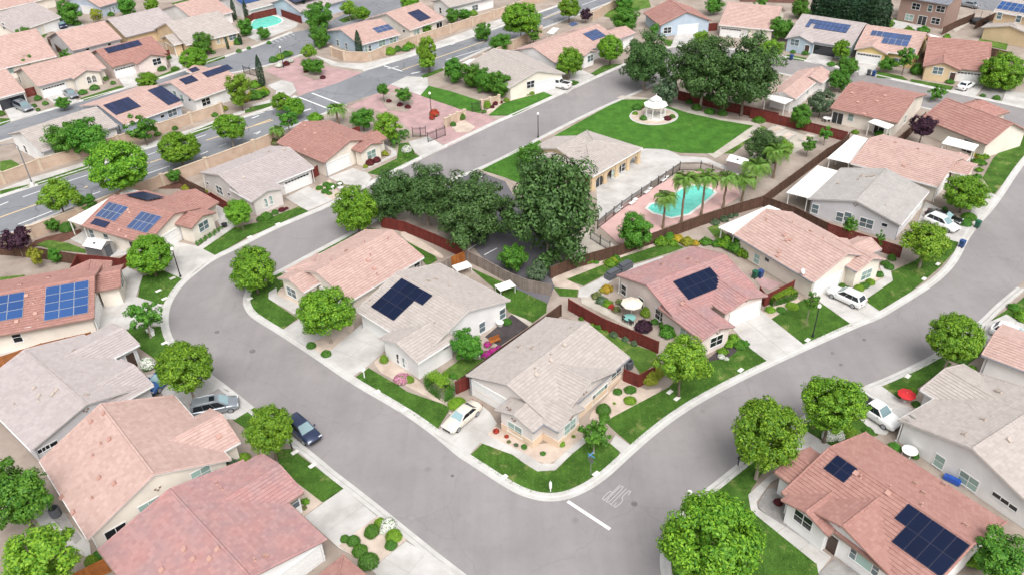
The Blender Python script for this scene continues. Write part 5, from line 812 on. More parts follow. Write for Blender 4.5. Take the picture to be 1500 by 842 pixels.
CYPRESS = [
 ('slim cypress behind the long solar array,left one',-90.04,203.077,3.174,0.45),
 ('slim cypress behind the long solar array,right one',-86.728,200.418,2.267,0.4),
 ('tall cypress at the white fascia by the far pool,left one',-69.479,216.441,5.367,0.6),
 ('tall cypress at the white fascia by the far pool,right one',-66.305,216.071,4.904,0.6),
 ('tall cypress beside the entry iron fence',-50.695,166.355,6.628,0.75),
 ('tall cypress against the pale blue house by the road',-32.359,181.798,6.386,0.8),
 ('slender cypress beside the far pool bushy tree',-51.046,215.92,5.123,0.7),
 ('short cypress on the arched porch house front',-62.699,195.446,2.442,0.5),
 ('short cypress at the arched porch of the beige stone house',-64.736,191.997,2.927,0.35),
 ('giant dark conifer,first in the row at the top right',77.644,201.604,8.028,2.6),
 ('giant dark conifer,second in the row at the top right',78.777,199.931,8.15,2.6),
 ('giant dark conifer,third in the row at the top right',79.894,198.281,8.27,2.6),
 ('giant dark conifer,fourth in the row at the top right',80.996,196.654,8.39,2.6),
 ('giant dark conifer,fifth in the row at the top right',82.083,195.048,8.508,2.6),
 ('giant dark conifer,sixth in the row at the top right',83.155,193.464,8.624,2.6),
 ('giant dark conifer,seventh in the row at the top right',84.213,191.901,8.739,2.6),
 ('giant dark conifer,eighth in the row at the top right',85.257,190.359,8.853,2.6),
 ('giant dark conifer,ninth in the row at the top right',86.288,188.838,8.966,2.6),
]
SHRUBS = [
 ('ball','clipped dark green bush on the gravel between two driveways','shrub',[(-24.12,77.25,0.62,0.49),(-22.05,75.58,0.61,0.49)]),
 ('ball','clipped bushes in the planting bed between two driveways at the bottom','shrub',[(-15.83,48.72,0.43,0.47),(-14.99,48.39,0.65,0.65),(-14.28,47.33,0.73,0.58),(-13.35,46.14,0.92,0.74),(-13.46,49.3,0.74,0.89)]),
 ('ballb','yellow green clipped bush in the bottom planting bed','shrub',[(-11.42,48.78,0.79,0.63),(-11.57,47.87,0.58,0.47),(-12.84,50.37,0.6,0.48)]),
 ('white','white flowering bush in the bottom planting bed','shrub',[(-12.05,50.09,0.7,0.56),(-12.48,49.44,0.33,0.27)]),
 ('ballb','clipped column bush beside the white house garage','shrub',[(-15.07,73.97,0.56,0.78)]),
 ('pink','pink and white rose bush in front of the white house','shrub',[(-12.76,70.41,0.79,0.71),(-12.31,70.86,0.52,0.42)]),
 ('ballb','yellowish bush beside the pink rose bush','shrub',[(-11.79,70.36,0.5,0.6)]),
 ('magenta','magenta bougainvillea by the dark soil of the white house yard','shrub',[(-3.1,76.35,0.44,0.35),(-3.2,74.33,0.6,0.48),(-2.44,75.03,0.52,0.42),(-1.78,75.59,0.39,0.32)]),
 ('ball','round bush at the far corner of the white house wall','shrub',[(-0.77,80.62,0.64,0.51)]),
 ('loose','green shrub at the white house side hedge end','shrub',[(-7.8,70.98,0.46,0.37),(-6.95,70.8,0.42,0.34)]),
 ('ballb','low yellow green shrub beside the white house hedge','shrub',[(-6.37,66.27,1.0,0.4)]),
 ('red','red leaved shrub on the front bed of the corner house','shrub',[(-2.14,61.85,0.31,0.31),(-1.08,61.08,0.23,0.18)]),
 ('mix','small shrubs in the front bed of the corner house','shrub',[(-0.86,60.32,0.23,0.18),(-0.12,59.83,0.23,0.18),(5.79,60.77,0.19,0.15),(6.73,61.65,0.23,0.18)]),
 ('ballb','yellow green shrub at the front corner of the corner house','shrub',[(0.69,59.48,0.34,0.34),(4.47,59.67,0.38,0.41),(2.53,58.51,0.3,0.21)]),
 ('ball','tall rounded shrub by the corner house side door','shrub',[(9.25,64.32,0.83,0.83),(9.23,63.28,0.62,0.5)]),
 ('ballb','clipped mound on the gravel beside the corner house','shrub',[(12.52,67.53,0.65,0.39),(12.28,65.78,0.72,0.43),(11.11,67.3,0.53,0.32),(10.54,65.54,0.2,0.12)]),
 ('loose','small green mounds by the corner house fence','shrub',[(8.34,80.87,0.32,0.26),(9.58,79.46,0.32,0.25),(10.45,79.14,0.45,0.36),(11.27,78.43,0.31,0.25)]),
 ('grey','silvery shrub along the red fence of the corner house yard','shrub',[(12.05,77.5,0.58,0.4),(13.26,76.57,0.48,0.34),(14.13,75.66,0.44,0.39)]),
 ('yellow','yellow green shrub by the red fence gate of the corner house','shrub',[(14.86,69.09,1.05,1.05),(15.81,69.95,0.81,0.73)]),
 ('loose','leafy shrubs at the pink house front wall','shrub',[(25.77,75.6,0.83,0.66),(26.13,74.48,0.71,0.57),(25.05,74.87,0.65,0.52),(26.84,74.83,0.54,0.43),(24.02,73.51,0.6,0.48)]),
 ('white','pale flowering clumps at the pink house kerb bed','shrub',[(23.65,72.66,0.39,0.31),(24.17,72.28,0.28,0.22)]),
 ('mix','garden perennials around the pink house patio','shrub',[(10.7,85.5,0.67,0.53),(11.27,84.4,0.74,0.59),(11.87,83.74,0.66,0.53),(12.87,82.43,0.54,0.43),(13.98,83.62,0.66,0.53),(14.66,84.34,0.5,0.4),(13.46,84.08,0.5,0.4)]),
 ('gold','yellow flowering shrub beside the pink house path','shrub',[(12.23,86.91,0.79,0.63),(11.62,86.76,0.51,0.41)]),
 ('red','red flowering plants by the pink house patio','shrub',[(12.29,83.19,0.42,0.3),(12.6,82.58,0.31,0.21)]),
 ('ballb','bushes at the pink house side windows','shrub',[(16.45,81.41,0.8,0.88),(17.2,79.64,0.48,0.48)]),
 ('plum','dark purple bush behind the umbrella table','shrub',[(15.62,78.47,1.03,1.03)]),
 ('loose','broad dark shrub between purple bush and the pink house','shrub',[(18.48,77.35,1.1,0.99),(19.61,77.5,0.73,0.66),(18.19,78.87,0.63,0.63)]),
 ('loose','shrubs along the rock border of the curved lawn','shrub',[(10.63,93.92,0.75,0.75),(11.54,93.55,0.33,0.27),(13.37,93.11,0.83,0.58),(14.26,94.42,0.55,0.44)]),
 ('gold','golden shrubs behind the curved lawn','shrub',[(23.57,98.72,0.87,0.69),(24.68,97.72,0.99,0.79),(25.71,97.47,0.64,0.52),(13.87,93.83,0.58,0.41)]),
 ('loose','leafy shrubs behind the curved lawn','shrub',[(21.06,97.96,0.99,0.79),(22.36,99.22,0.87,0.78),(22.73,97.67,0.64,0.52),(27.25,97.64,0.86,0.69)]),
 ('grey','grey green agaves beside the park fence','shrub',[(29.8,103.09,0.64,0.51),(31.31,103.94,0.64,0.51),(32.45,104.75,0.49,0.4),(33.32,105.16,0.38,0.3)]),
 ('loose','climbing leafy bush at the end of the salmon roofed house','shrub',[(29.97,96.64,1.26,1.26),(31.28,95.41,1.42,1.57),(31.88,94.26,1.06,1.27),(28.79,97.01,0.83,0.66)]),
 ('ballb','yellow green clipped hedge bush in front of the white suv house','shrub',[(44.12,85.26,0.66,0.53),(44.98,85.82,0.63,0.5),(45.99,86.5,0.63,0.51),(47.79,88.12,0.54,0.59)]),
 ('ball','green shrubs at the white suv house entry','shrub',[(42.25,86.05,0.53,0.37),(42.71,85.49,0.43,0.3),(49.61,90.79,0.62,0.49),(49.78,89.94,0.68,0.48),(50.95,92.0,0.62,0.62)]),
 ('ballb','groundcover shrub beside the white suv driveway','shrub',[(31.69,81.37,0.67,0.4),(33.01,81.29,0.67,0.34),(34.56,81.97,0.84,0.34)]),
 ('ball','clipped oval bush by the driveway with two parked cars','shrub',[(66.14,102.07,1.09,0.66),(64.85,100.46,0.91,0.55),(63.96,104.9,0.43,0.34)]),
 ('loose','plants along the lawn of the long salmon roofed house','shrub',[(76.1,119.35,1.06,0.64),(77.72,121.42,0.89,0.63),(73.49,114.62,0.63,0.44),(74.86,116.82,0.58,0.46)]),
 ('gold','orange and yellow hedge beside the white patio cover','shrub',[(76.72,120.61,0.71,0.43),(76.86,122.43,0.6,0.36)]),
 ('maroon','red leaved shrub at the red roofed house side','shrub',[(84.25,127.13,0.86,0.86),(86.85,129.73,0.69,0.69),(82.05,124.63,0.55,0.44)]),
 ('ball','clipped round bushes on the driveway bed of the light grey house','shrub',[(-30.38,118.39,0.62,0.43),(-29.47,119.49,0.66,0.46),(-28.48,118.45,0.87,0.7),(-29.25,117.1,0.65,0.46),(-28.45,116.4,0.47,0.37),(-27.29,119.61,0.55,0.44)]),
 ('ball','dark shrubs under the arched windows of the light grey house','shrub',[(-37.59,108.68,0.61,0.49),(-36.78,109.26,0.96,0.77),(-35.8,110.7,0.59,0.47)]),
 ('maroon','brownish shrub at the light grey house entry','shrub',[(-34.94,111.54,0.59,0.35),(-34.35,112.03,0.35,0.21)]),
 ('maroon','dark red shrub in front of the gate house window','shrub',[(-23.29,126.78,0.8,0.8),(-22.25,127.77,0.75,0.75)]),
 ('yellow','yellow shrub at the gate house garage corner','shrub',[(-23.91,125.66,0.49,0.45),(-21.19,130.38,0.55,0.65),(-20.73,130.31,0.33,0.26)]),
 ('white','white rose bush on the lawn of the gate house','shrub',[(-17.46,131.5,0.92,0.82)]),
 ('ball','dark shrub under the white rose bush','shrub',[(-17.2,129.55,0.65,0.52)]),
 ('hedge','clipped dark column hedge bush beside the gate','shrub',[(-19.74,134.16,0.85,1.28),(-19.06,136.85,0.83,1.33),(-18.27,137.54,0.76,1.21)]),
 ('loose','leafy bush behind the brick red gate house roof','shrub',[(-36.26,147.32,1.4,0.98)]),
 ('airyb','dry brown bush at the soundwall beside the gate house','shrub',[(-41.45,136.76,0.94,0.75),(-41.62,140.18,0.77,0.61)]),
 ('ball','clipped column bush in front of the gate wall','shrub',[(-8.28,145.07,0.67,1.0),(-9.82,142.07,0.55,0.66)]),
 ('maroon','dark red clipped ball on the gate island','shrub',[(-20.67,152.81,0.64,0.51),(-19.01,151.61,0.64,0.51),(-23.04,155.08,0.59,0.41)]),
 ('coral','coral flowering bush by the gate lamp post','shrub',[(-13.61,147.34,0.88,0.88),(-13.95,145.7,0.51,0.41)]),
 ('ballb','yellow green bush along the curved lawn wall','shrub',[(-3.7,150.56,0.9,1.07),(-4.2,147.85,0.52,0.47),(0.16,153.23,0.69,0.56)]),
 ('maroon','red bush along the curved lawn wall','shrub',[(-2.11,151.71,0.64,0.57),(-2.64,150.16,0.47,0.38),(-1.05,152.47,0.48,0.38)]),
 ('ballb','low hedge shrub at the white pickup house window','shrub',[(5.11,156.74,0.76,0.53),(6.27,158.19,0.71,0.5),(4.28,156.34,0.49,0.29)]),
 ('red','red flowers along the white pickup house wall','shrub',[(2.23,155.52,0.38,0.3),(3.73,156.12,0.38,0.3)]),
 ('ball','shrubs beside the white pickup','shrub',[(13.78,161.22,0.83,0.67),(14.53,161.81,0.56,0.39)]),
 ('ballb','shrub by the gazebo','shrub',[(24.91,147.01,0.97,0.87),(24.11,144.59,0.55,0.44),(25.24,141.93,0.67,0.67)]),
 ('maroon','dark red shrub by the gazebo','shrub',[(29.64,141.49,0.74,0.59),(25.82,147.38,0.48,0.39)]),
 ('ball','shrubs along the curved park walk','shrub',[(30.63,142.33,0.67,0.54),(35.94,145.97,1.03,0.82),(37.91,144.01,1.02,0.71),(40.06,143.0,0.95,0.76),(45.83,139.25,1.19,0.71),(35.18,149.11,0.7,0.56)]),
 ('yellow','bright yellow green hedge bush beside the soundwall,main road','shrub',[(-52.44,158.15,1.1,1.1),(-51.31,159.53,1.1,1.1),(-50.18,161.0,1.04,1.04),(-49.42,162.53,0.97,0.97),(-55.31,153.87,0.79,0.63)]),
 ('ball','brown green ball shrub on the verge of the main road','shrub',[(-56.47,150.98,0.7,0.56),(-62.11,144.92,0.61,0.49),(-64.5,142.37,0.67,0.54)]),
 ('ball','shrubs in front of the long solar array house','shrub',[(-76.04,178.81,1.13,0.79),(-72.96,178.67,0.97,0.58),(-76.88,186.3,0.75,0.68),(-83.73,170.91,0.62,0.5)]),
 ('ball','shrubs in front of the cream house with silver car','shrub',[(-87.96,165.59,0.99,0.69),(-86.47,168.01,1.07,0.75),(-86.4,173.23,0.79,1.1),(-96.04,162.89,0.82,0.74)]),
 ('ball','small bushes on the left driveway edges','shrub',[(-95.12,159.05,0.59,0.47),(-93.27,160.09,0.67,0.53),(-93.25,156.84,0.51,0.41),(-99.64,155.04,0.72,0.72)]),
 ('ball','small bushes along the arched porch street front','shrub',[(-61.65,189.72,0.68,0.54),(-59.8,191.69,0.51,0.41),(-55.9,195.26,0.61,0.49),(-67.5,189.37,0.59,0.47),(-63.4,195.68,0.96,1.15)]),
 ('ball','bush by the driveway of the house with dark blue car','shrub',[(-110.46,216.41,1.14,0.91),(-104.71,224.23,0.97,0.78)]),
 ('ballb','lime hedge on the entry island wall','shrub',[(-51.86,181.9,1.06,0.96),(-50.8,183.65,1.07,0.97),(-49.72,185.44,1.08,0.97),(-49.06,186.27,0.83,0.75)]),
 ('white','white flowering shrub on the entry island','shrub',[(-48.01,181.15,0.82,0.65),(-49.85,178.31,0.81,0.65)]),
 ('maroon','maroon ball on the stamped entry pavement','shrub',[(-43.08,174.13,0.55,0.44),(-38.71,169.9,0.62,0.5),(-48.46,179.37,0.81,0.65)]),
 ('ballb','yellow green bush along the soundwall by the road','shrub',[(-25.87,184.51,1.41,1.27),(-24.63,186.68,1.09,0.98),(-35.98,182.77,0.82,0.74),(-30.85,181.25,0.82,1.14)]),
 ('loose','low trees behind the soundwall by the road','shrub',[(-21.82,188.16,1.26,1.01),(-22.53,186.64,0.92,0.64)]),
 ('ballb','hedge bush at the white house soundwall','shrub',[(-12.16,211.33,1.21,1.08),(-9.85,211.64,1.39,1.25),(-7.56,213.34,1.12,1.01)]),
 ('loose','dense bush at the left of the entry','shrub',[(-52.17,166.16,1.29,1.03),(-50.45,159.75,1.84,1.29),(-49.35,161.36,1.11,0.78)]),
 ('ball','clipped round ball at the soundwall of the left back yard','shrub',[(-66.3,107.75,1.09,0.98)]),
 ('yellow','bush at the back fence of the raised solar house','shrub',[(-52.23,119.84,0.71,0.64),(-59.35,120.03,0.55,0.27),(-48.68,118.13,0.54,0.54)]),
 ('box','low clipped box hedge along the front walk of the raised solar house','shrub',[(-44.98,102.22,0.45,0.4),(-44.53,102.92,0.45,0.41),(-44.13,103.81,0.45,0.41),(-43.67,104.52,0.46,0.41),(-43.26,105.44,0.46,0.41),(-42.93,106.31,0.38,0.35)]),
 ('white','white rose bush at the corner of the grey walled house','shrub',[(-42.58,74.47,0.91,0.91)]),
 ('ballb','bushes at the beige house side wall','shrub',[(-27.56,59.18,0.71,0.57),(-37.52,47.71,0.7,0.56),(-38.01,47.21,0.69,0.62)]),
 ('grey','grey leaved shrub hiding the dark window of the beige house','shrub',[(-29.93,57.44,0.97,0.87),(-28.72,58.34,0.9,0.81),(-29.28,57.89,0.78,0.62)]),
 ('mix','dry plants beside the mauve roofed house entry','shrub',[(-20.27,53.28,0.38,0.3),(-20.3,52.54,0.31,0.18)]),
 ('white','white flowering bush by the red roofed house driveway','shrub',[(31.43,59.41,0.65,0.52),(32.21,59.45,0.76,0.68)]),
 ('ballb','bush at the garden end by the white pickup','shrub',[(33.74,59.74,0.84,0.67),(35.65,59.98,0.61,0.49),(33.0,60.36,0.77,0.69)]),
 ('ball','bush between the red roof and the beige house','shrub',[(37.39,57.69,0.63,0.44),(38.92,56.44,0.41,0.41)]),
 ('maroon','small red shrub on the grey gravel of the red roofed house','shrub',[(24.01,51.25,0.45,0.41)]),
 ('loose','climbing bushes at the bottom right corner','shrub',[(38.7,44.03,0.8,0.64),(39.87,44.76,0.81,0.65)]),
 ('ballb','round bushes beside the red umbrella','shrub',[(42.67,65.74,0.51,0.46),(42.13,63.69,0.5,0.4)]),
 ('loose','plants beside the small salmon house end','shrub',[(50.68,69.24,0.48,0.29),(49.86,69.64,0.41,0.24)]),
 ('loose','bush row behind the far yards at the top right','shrub',[(90.23,192.84,1.55,1.24),(92.98,187.06,1.34,1.07),(96.71,187.44,1.26,1.01),(99.52,181.91,0.82,0.82)]),
 ('ball','shrubs at the grey solar house front','shrub',[(63.18,176.01,0.64,0.45),(65.59,174.8,0.95,0.67),(68.63,167.42,0.92,0.55)]),
 ('loose','leafy shrubs at the yellow house front','shrub',[(79.58,166.49,1.3,1.3),(81.5,166.04,0.99,0.79),(83.73,161.02,1.34,1.47),(86.29,158.4,1.03,1.03)]),
 ('ball','shrubs at the tan house front and gravel yard','shrub',[(87.93,155.21,0.94,0.56),(90.6,147.47,0.55,0.44),(92.4,145.89,0.76,0.6)]),
 ('loose','plants under the white patio cover of the red roofed house','shrub',[(64.62,131.53,0.76,0.61),(60.95,132.78,0.57,0.46),(65.59,130.78,0.63,0.44)]),
 ('loose','green bush by the right edge lawn','shrub',[(60.85,78.04,0.87,0.87),(61.02,80.04,0.67,0.53)]),
]
CARS = [
 ('sedan','paint_pearl','cream older sedan parked on the corner house driveway',-5.704,63.71,-2.262),
 ('suv','paint_navy','navy suv with roof rack parked at the kerb under the round tree',-22.228,62.526,-0.785),
 ('van','paint_silver','silver minivan parked on the grey gravel driveway strip',-32.464,66.583,0.281),
 ('sedan','paint_blue','blue car half hidden under the kerb tree by the grey house',-39.909,71.567,-1.928),
 ('pickup','paint_white','white pickup truck on the driveway beside the dense round tree',37.134,62.262,-0.995),
 ('suv','paint_white','white suv on the driveway of the cream salmon roofed house',41.541,82.87,2.252),
 ('suv','paint_white','white suv half hidden by the small salmon roof at the right edge',57.657,74.099,-0.754),
 ('sedan','paint_black','black car beside the white suv under the lime tree',62.289,101.738,-0.729),
 ('suv','paint_white','white suv beside the black car,half under the lime tree',61.159,99.924,-0.977),
 ('pickup','paint_white','white pickup truck with open dark bed by the beige roofed house',10.744,160.001,2.53),
 ('sedan','paint_white','white sedan on the driveway of the tan house',89.468,151.978,0.662),
 ('sedan','paint_white','white car inside the open garage of the grey solar house',71.16,177.751,-2.084),
 ('sedan','paint_silver','silver car parked far off at the top right street',115.914,205.767,2.193),
 ('suv','paint_navy','dark blue car on the upper left driveway',-113.695,214.828,-0.941),
 ('sedan','paint_silver','silver car on the driveway of the cream house',-89.734,164.139,-0.8),
 ('van','paint_silver','silver van at the left edge driveway by the carport house',-96.334,157.548,-0.675),
]
FENCES = [
 ('wooden_fence','redwood','red stained fence between the park trees and the salmon roofed house',1.8,[(-18.906,105.283),(-15.292,103.687),(-10.572,99.733),(-6.606,96.024)]),
 ('wooden_fence','grey_wood','weathered grey fence below the parking lot trees',1.8,[(-6.598,95.784),(-3.333,92.538),(-0.458,89.459),(1.787,87.602),(4.93,86.153)]),
 ('wooden_fence','brown_wood','brown fence between the pool park and the back yards',1.8,[(5.166,90.206),(8.956,92.579),(15.157,95.323),(20.099,98.186),(27.631,102.601),(33.651,105.747),(37.941,107.72)]),
 ('wooden_fence','brown_wood','dark fence from the corner house gate back to the park fence',1.8,[(5.878,81.777),(3.694,79.311),(-1.499,73.792),(-5.326,69.251),(-6.37,68.117)]),
 ('wooden_fence','redwood','red gate panel beside the corner house garage',1.8,[(-6.445,67.966),(-4.909,68.945)]),
 ('wooden_fence','redwood','red fence between the corner house yard and the umbrella patio',1.8,[(6.889,82.964),(8.417,81.126),(10.798,78.551),(13.925,76.037),(16.536,73.818)]),
 ('wooden_fence','redwood','red corner fence beside the yellow green shrub',1.8,[(11.957,69.19),(13.488,68.031),(15.509,69.471)]),
 ('wooden_fence','brown_wood','brown fence between the grey house and the white suv house',1.8,[(37.869,107.726),(41.373,104.086),(44.497,99.231)]),
 ('wooden_fence','redwood','red fence below the pale grey side wall',1.8,[(44.571,99.071),(48.668,95.387),(52.114,92.295)]),
 ('wooden_fence','brown_wood','brown fence along the park garden and patio covers',1.8,[(37.869,107.726),(41.408,111.506),(47.213,117.545),(52.632,123.297),(56.087,126.285),(58.504,129.17)]),
 ('wooden_fence','redwood','red fence behind the huge dark park trees',1.8,[(33.335,151.234),(40.696,145.106),(46.353,140.853),(48.965,138.725)]),
 ('wooden_fence','redwood','red fence along the park garden and red roofed house',1.8,[(44.641,141.006),(49.5,137.157),(53.846,133.495),(58.185,129.581)]),
 ('wooden_fence','brown_wood','dark fence between the two red roofed houses',1.8,[(64.167,125.102),(69.052,130.218),(74.746,136.795)]),
 ('wooden_fence','redwood','red fence beside the white suv house side yard',1.8,[(30.936,84.105),(31.245,82.292),(35.691,85.247)]),
 ('wooden_fence','redwood','red fence behind the white shed',1.8,[(-60.054,97.607),(-56.998,96.987),(-53.515,96.051),(-52.821,97.483)]),
 ('wooden_fence','redwood','short red fence turning down at the dry back yard',1.8,[(-60.017,97.52),(-59.528,94.171)]),
 ('wooden_fence','brown_wood','black fence between two left back yards',1.8,[(-73.422,101.172),(-70.885,100.695),(-65.973,99.497),(-60.169,97.614)]),
 ('wooden_fence','orange_wood','new orange fence between cream house and grey roof',1.8,[(-60.378,74.61),(-57.777,76.204),(-55.854,77.386),(-53.397,78.345),(-50.78,79.313)]),
 ('wooden_fence','orange_wood','orange fence piece at the bottom left by the mauve roof',1.8,[(-38.128,44.707),(-37.102,45.456),(-35.944,46.275)]),
 ('wooden_fence','redwood','red fence beside the light grey house wall',1.8,[(-47.474,113.677),(-46.524,114.967),(-42.543,111.005)]),
 ('wooden_fence','brown_wood','dark fence behind the light grey house',1.8,[(-52.152,119.935),(-50.715,118.823),(-48.025,116.46)]),
 ('wooden_fence','brown_wood','dark fence up to the soundwall left of the light grey house',1.8,[(-53.999,122.13),(-50.675,118.536),(-47.288,115.083)]),
 ('wooden_fence','redwood','short red fence piece beside the gate house garage',1.8,[(-32.136,122.101),(-31.301,123.411)]),
 ('wooden_fence','redwood','dark red fence piece behind the gate house roof',1.8,[(-27.645,138.343),(-26.529,139.199)]),
 ('wooden_fence','orange_wood','orange fence panel behind the salmon roofed house yard',1.8,[(-8.008,93.554),(-6.291,94.876)]),
 ('wooden_fence','grey_wood','grey fence between salmon roofed and white house yards',1.8,[(-9.442,92.242),(-7.77,93.871)]),
 ('wooden_fence','redwood','red fence around the far pool',1.8,[(-65.267,211.459),(-64.38,215.421),(-59.241,219.852),(-51.221,211.091)]),
 ('wooden_fence','brown_wood','dark fence behind the tan house at the top right',1.8,[(97.305,175.655),(101.322,171.718),(105.578,166.466)]),
 ('wooden_fence','brown_wood','dark fence beside the two storey brown house',1.8,[(99.948,184.93),(105.626,189.959),(111.623,194.45)]),
 ('wooden_fence','brown_wood','brown fence at the top left between houses',1.8,[(-92.295,185.876),(-89.068,189.426)]),
 ('wooden_fence','redwood','small red fence by the long solar array house',1.8,[(-78.322,186.339),(-76.822,187.477)]),
 ('wooden_fence','redwood','small red fence by the carport house',1.8,[(-99.064,164.639),(-97.707,165.77)]),
 ('iron_fence','black_metal','black iron fence between clubhouse patio and pool',1.5,[(12.652,102.568),(16.816,107.959),(22.13,113.962),(27.894,120.475),(31.278,120.415),(34.216,117.193)]),
 ('iron_fence','black_metal','black iron fence at the parking end of the pool deck',1.5,[(11.381,99.791),(13.681,96.401)]),
 ('iron_gate','black_metal','black iron gate across the stamped pavement,left leaf',1.8,[(-16.906,137.605),(-15.504,137.486),(-14.542,137.71)]),
 ('iron_gate','black_metal','black iron gate across the stamped pavement,right leaf',1.8,[(-13.992,134.953),(-12.506,136.323),(-11.07,137.722)]),
 ('iron_fence','black_metal','black iron fence at the entry lawn wall',1.8,[(-6.459,148.377),(-4.729,148.914)]),
 ('iron_fence','black_metal','black iron fence by the entry cypress',1.6,[(-56.728,174.895),(-53.321,172.242)]),
 ('wooden_fence','brown_wood','dark fence behind the two storey house yard',1.8,[(108.961,188.128),(116.664,194.608)]),
 ('wooden_fence','redwood','red fence left of the top cream house',1.8,[(46.549,193.155),(50.537,193.716)]),
 ('wooden_fence','brown_wood','brown fence between roofs at the upper left',1.8,[(-110.838,200.713),(-103.23,190.924)]),
]
BLOCKWALLS = [
 ('tan block soundwall along the near side of the main road',2.0,[(-74.825,100.192),(-73.001,102.327),(-70.577,105.484),(-65.594,110.734),(-60.391,117.09),(-56.433,121.369),(-50.896,127.104),(-44.485,133.801),(-41.455,137.387)]),
 ('tan block soundwall along the far side of the main road',2.0,[(-86.707,120.943),(-83.908,124.203),(-79.965,129.118),(-75.279,133.158),(-69.968,137.961),(-64.482,143.05),(-55.192,152.268)]),
 ('tan block soundwall curving past the entry to the top of the main road',2.0,[(-39.077,184.55),(-35.69,181.257),(-29.84,180.017),(-27.035,183.916),(-20.21,191.487),(-12.873,198.842),(2.829,214.941),(11.343,225.424)]),
 ('tan block soundwall behind the salmon solar house',2.0,[(-4.532,176.145),(-2.145,178.984),(1.998,184.984),(9.086,194.58)]),
 ('tan block soundwall beside the top yard lawn',2.0,[(22.23,205.18),(28.299,214.355),(33.391,220.763)]),
 ('tan curved wall beside the iron gate',1.6,[(-11.203,141.652),(-10.262,143.052),(-9.05,144.385),(-7.761,145.465)]),
 ('tan wall at the end of the entry lawn',1.6,[(-4.623,150.114),(-2.976,151.236),(-1.258,152.295)]),
]
PATIOS = [
 ('white corrugated patio cover of the raised solar house',2.55,[(-64.722,106.007),(-61.944,104.445),(-60.679,113.844),(-61.679,111.803)]),
 ('white triangle of patio cover behind the raised solar house',2.55,[(-60.194,114.153),(-59.233,115.911),(-57.419,114.816),(-58.744,113.49)]),
 ('white patio cover on the end of the white suv house',2.55,[(28.701,97.674),(37.346,103.425),(38.607,101.984),(30.388,95.553)]),
 ('white patio cover of the pale grey house',2.55,[(40.905,107.044),(48.329,115.557),(50.793,113.469),(43.551,105.072)]),
 ('white patio cover of the long salmon roofed house',2.55,[(50.642,118.019),(58.022,126.498),(59.726,124.873),(53.51,115.886)]),
 ('small white patio cover behind the huge park trees',2.55,[(47.729,144.178),(50.612,140.78),(52.785,142.809),(49.55,145.852)]),
 ('white patio cover of the red roofed house by the park garden',2.55,[(62.229,131.633),(64.369,128.322),(66.081,129.882),(63.957,132.85)]),
 ('white patio cover of the house behind the plum tree',2.55,[(70.618,122.034),(74.245,118.803),(76.202,121.012),(72.84,124.606)]),
 ('white flat patio cover at the yellow house rear',2.55,[(90.358,177.469),(91.626,172.247),(94.921,174.779),(92.534,178.801)]),
 ('white patio cover behind the salmon solar house',2.55,[(9.925,187.725),(11.279,186.618),(12.995,191.143),(11.588,191.728)]),
 ('white triangular shade at the beige roofed house corner',2.55,[(-8.835,169.042),(-7.447,167.2),(-6.121,171.665),(-7.352,171.205)]),
]
LAMPS = [
 ((35.164,75.904),'lamp post on the lawn between two driveways on the right street'),
 ((-44.869,93.601),'dark lamp post at the left kerb by the wide driveway'),
 ((5.564,135.594),'lamp post beside the clubhouse street end'),
 ((-14.151,147.227),'lamp post beside the coral bush at the gate'),
 ((14.931,49.011),'lamp post behind the largest bottom tree'),
 ((-48.763,177.884),'lamp post at the side street by the entry island'),
]
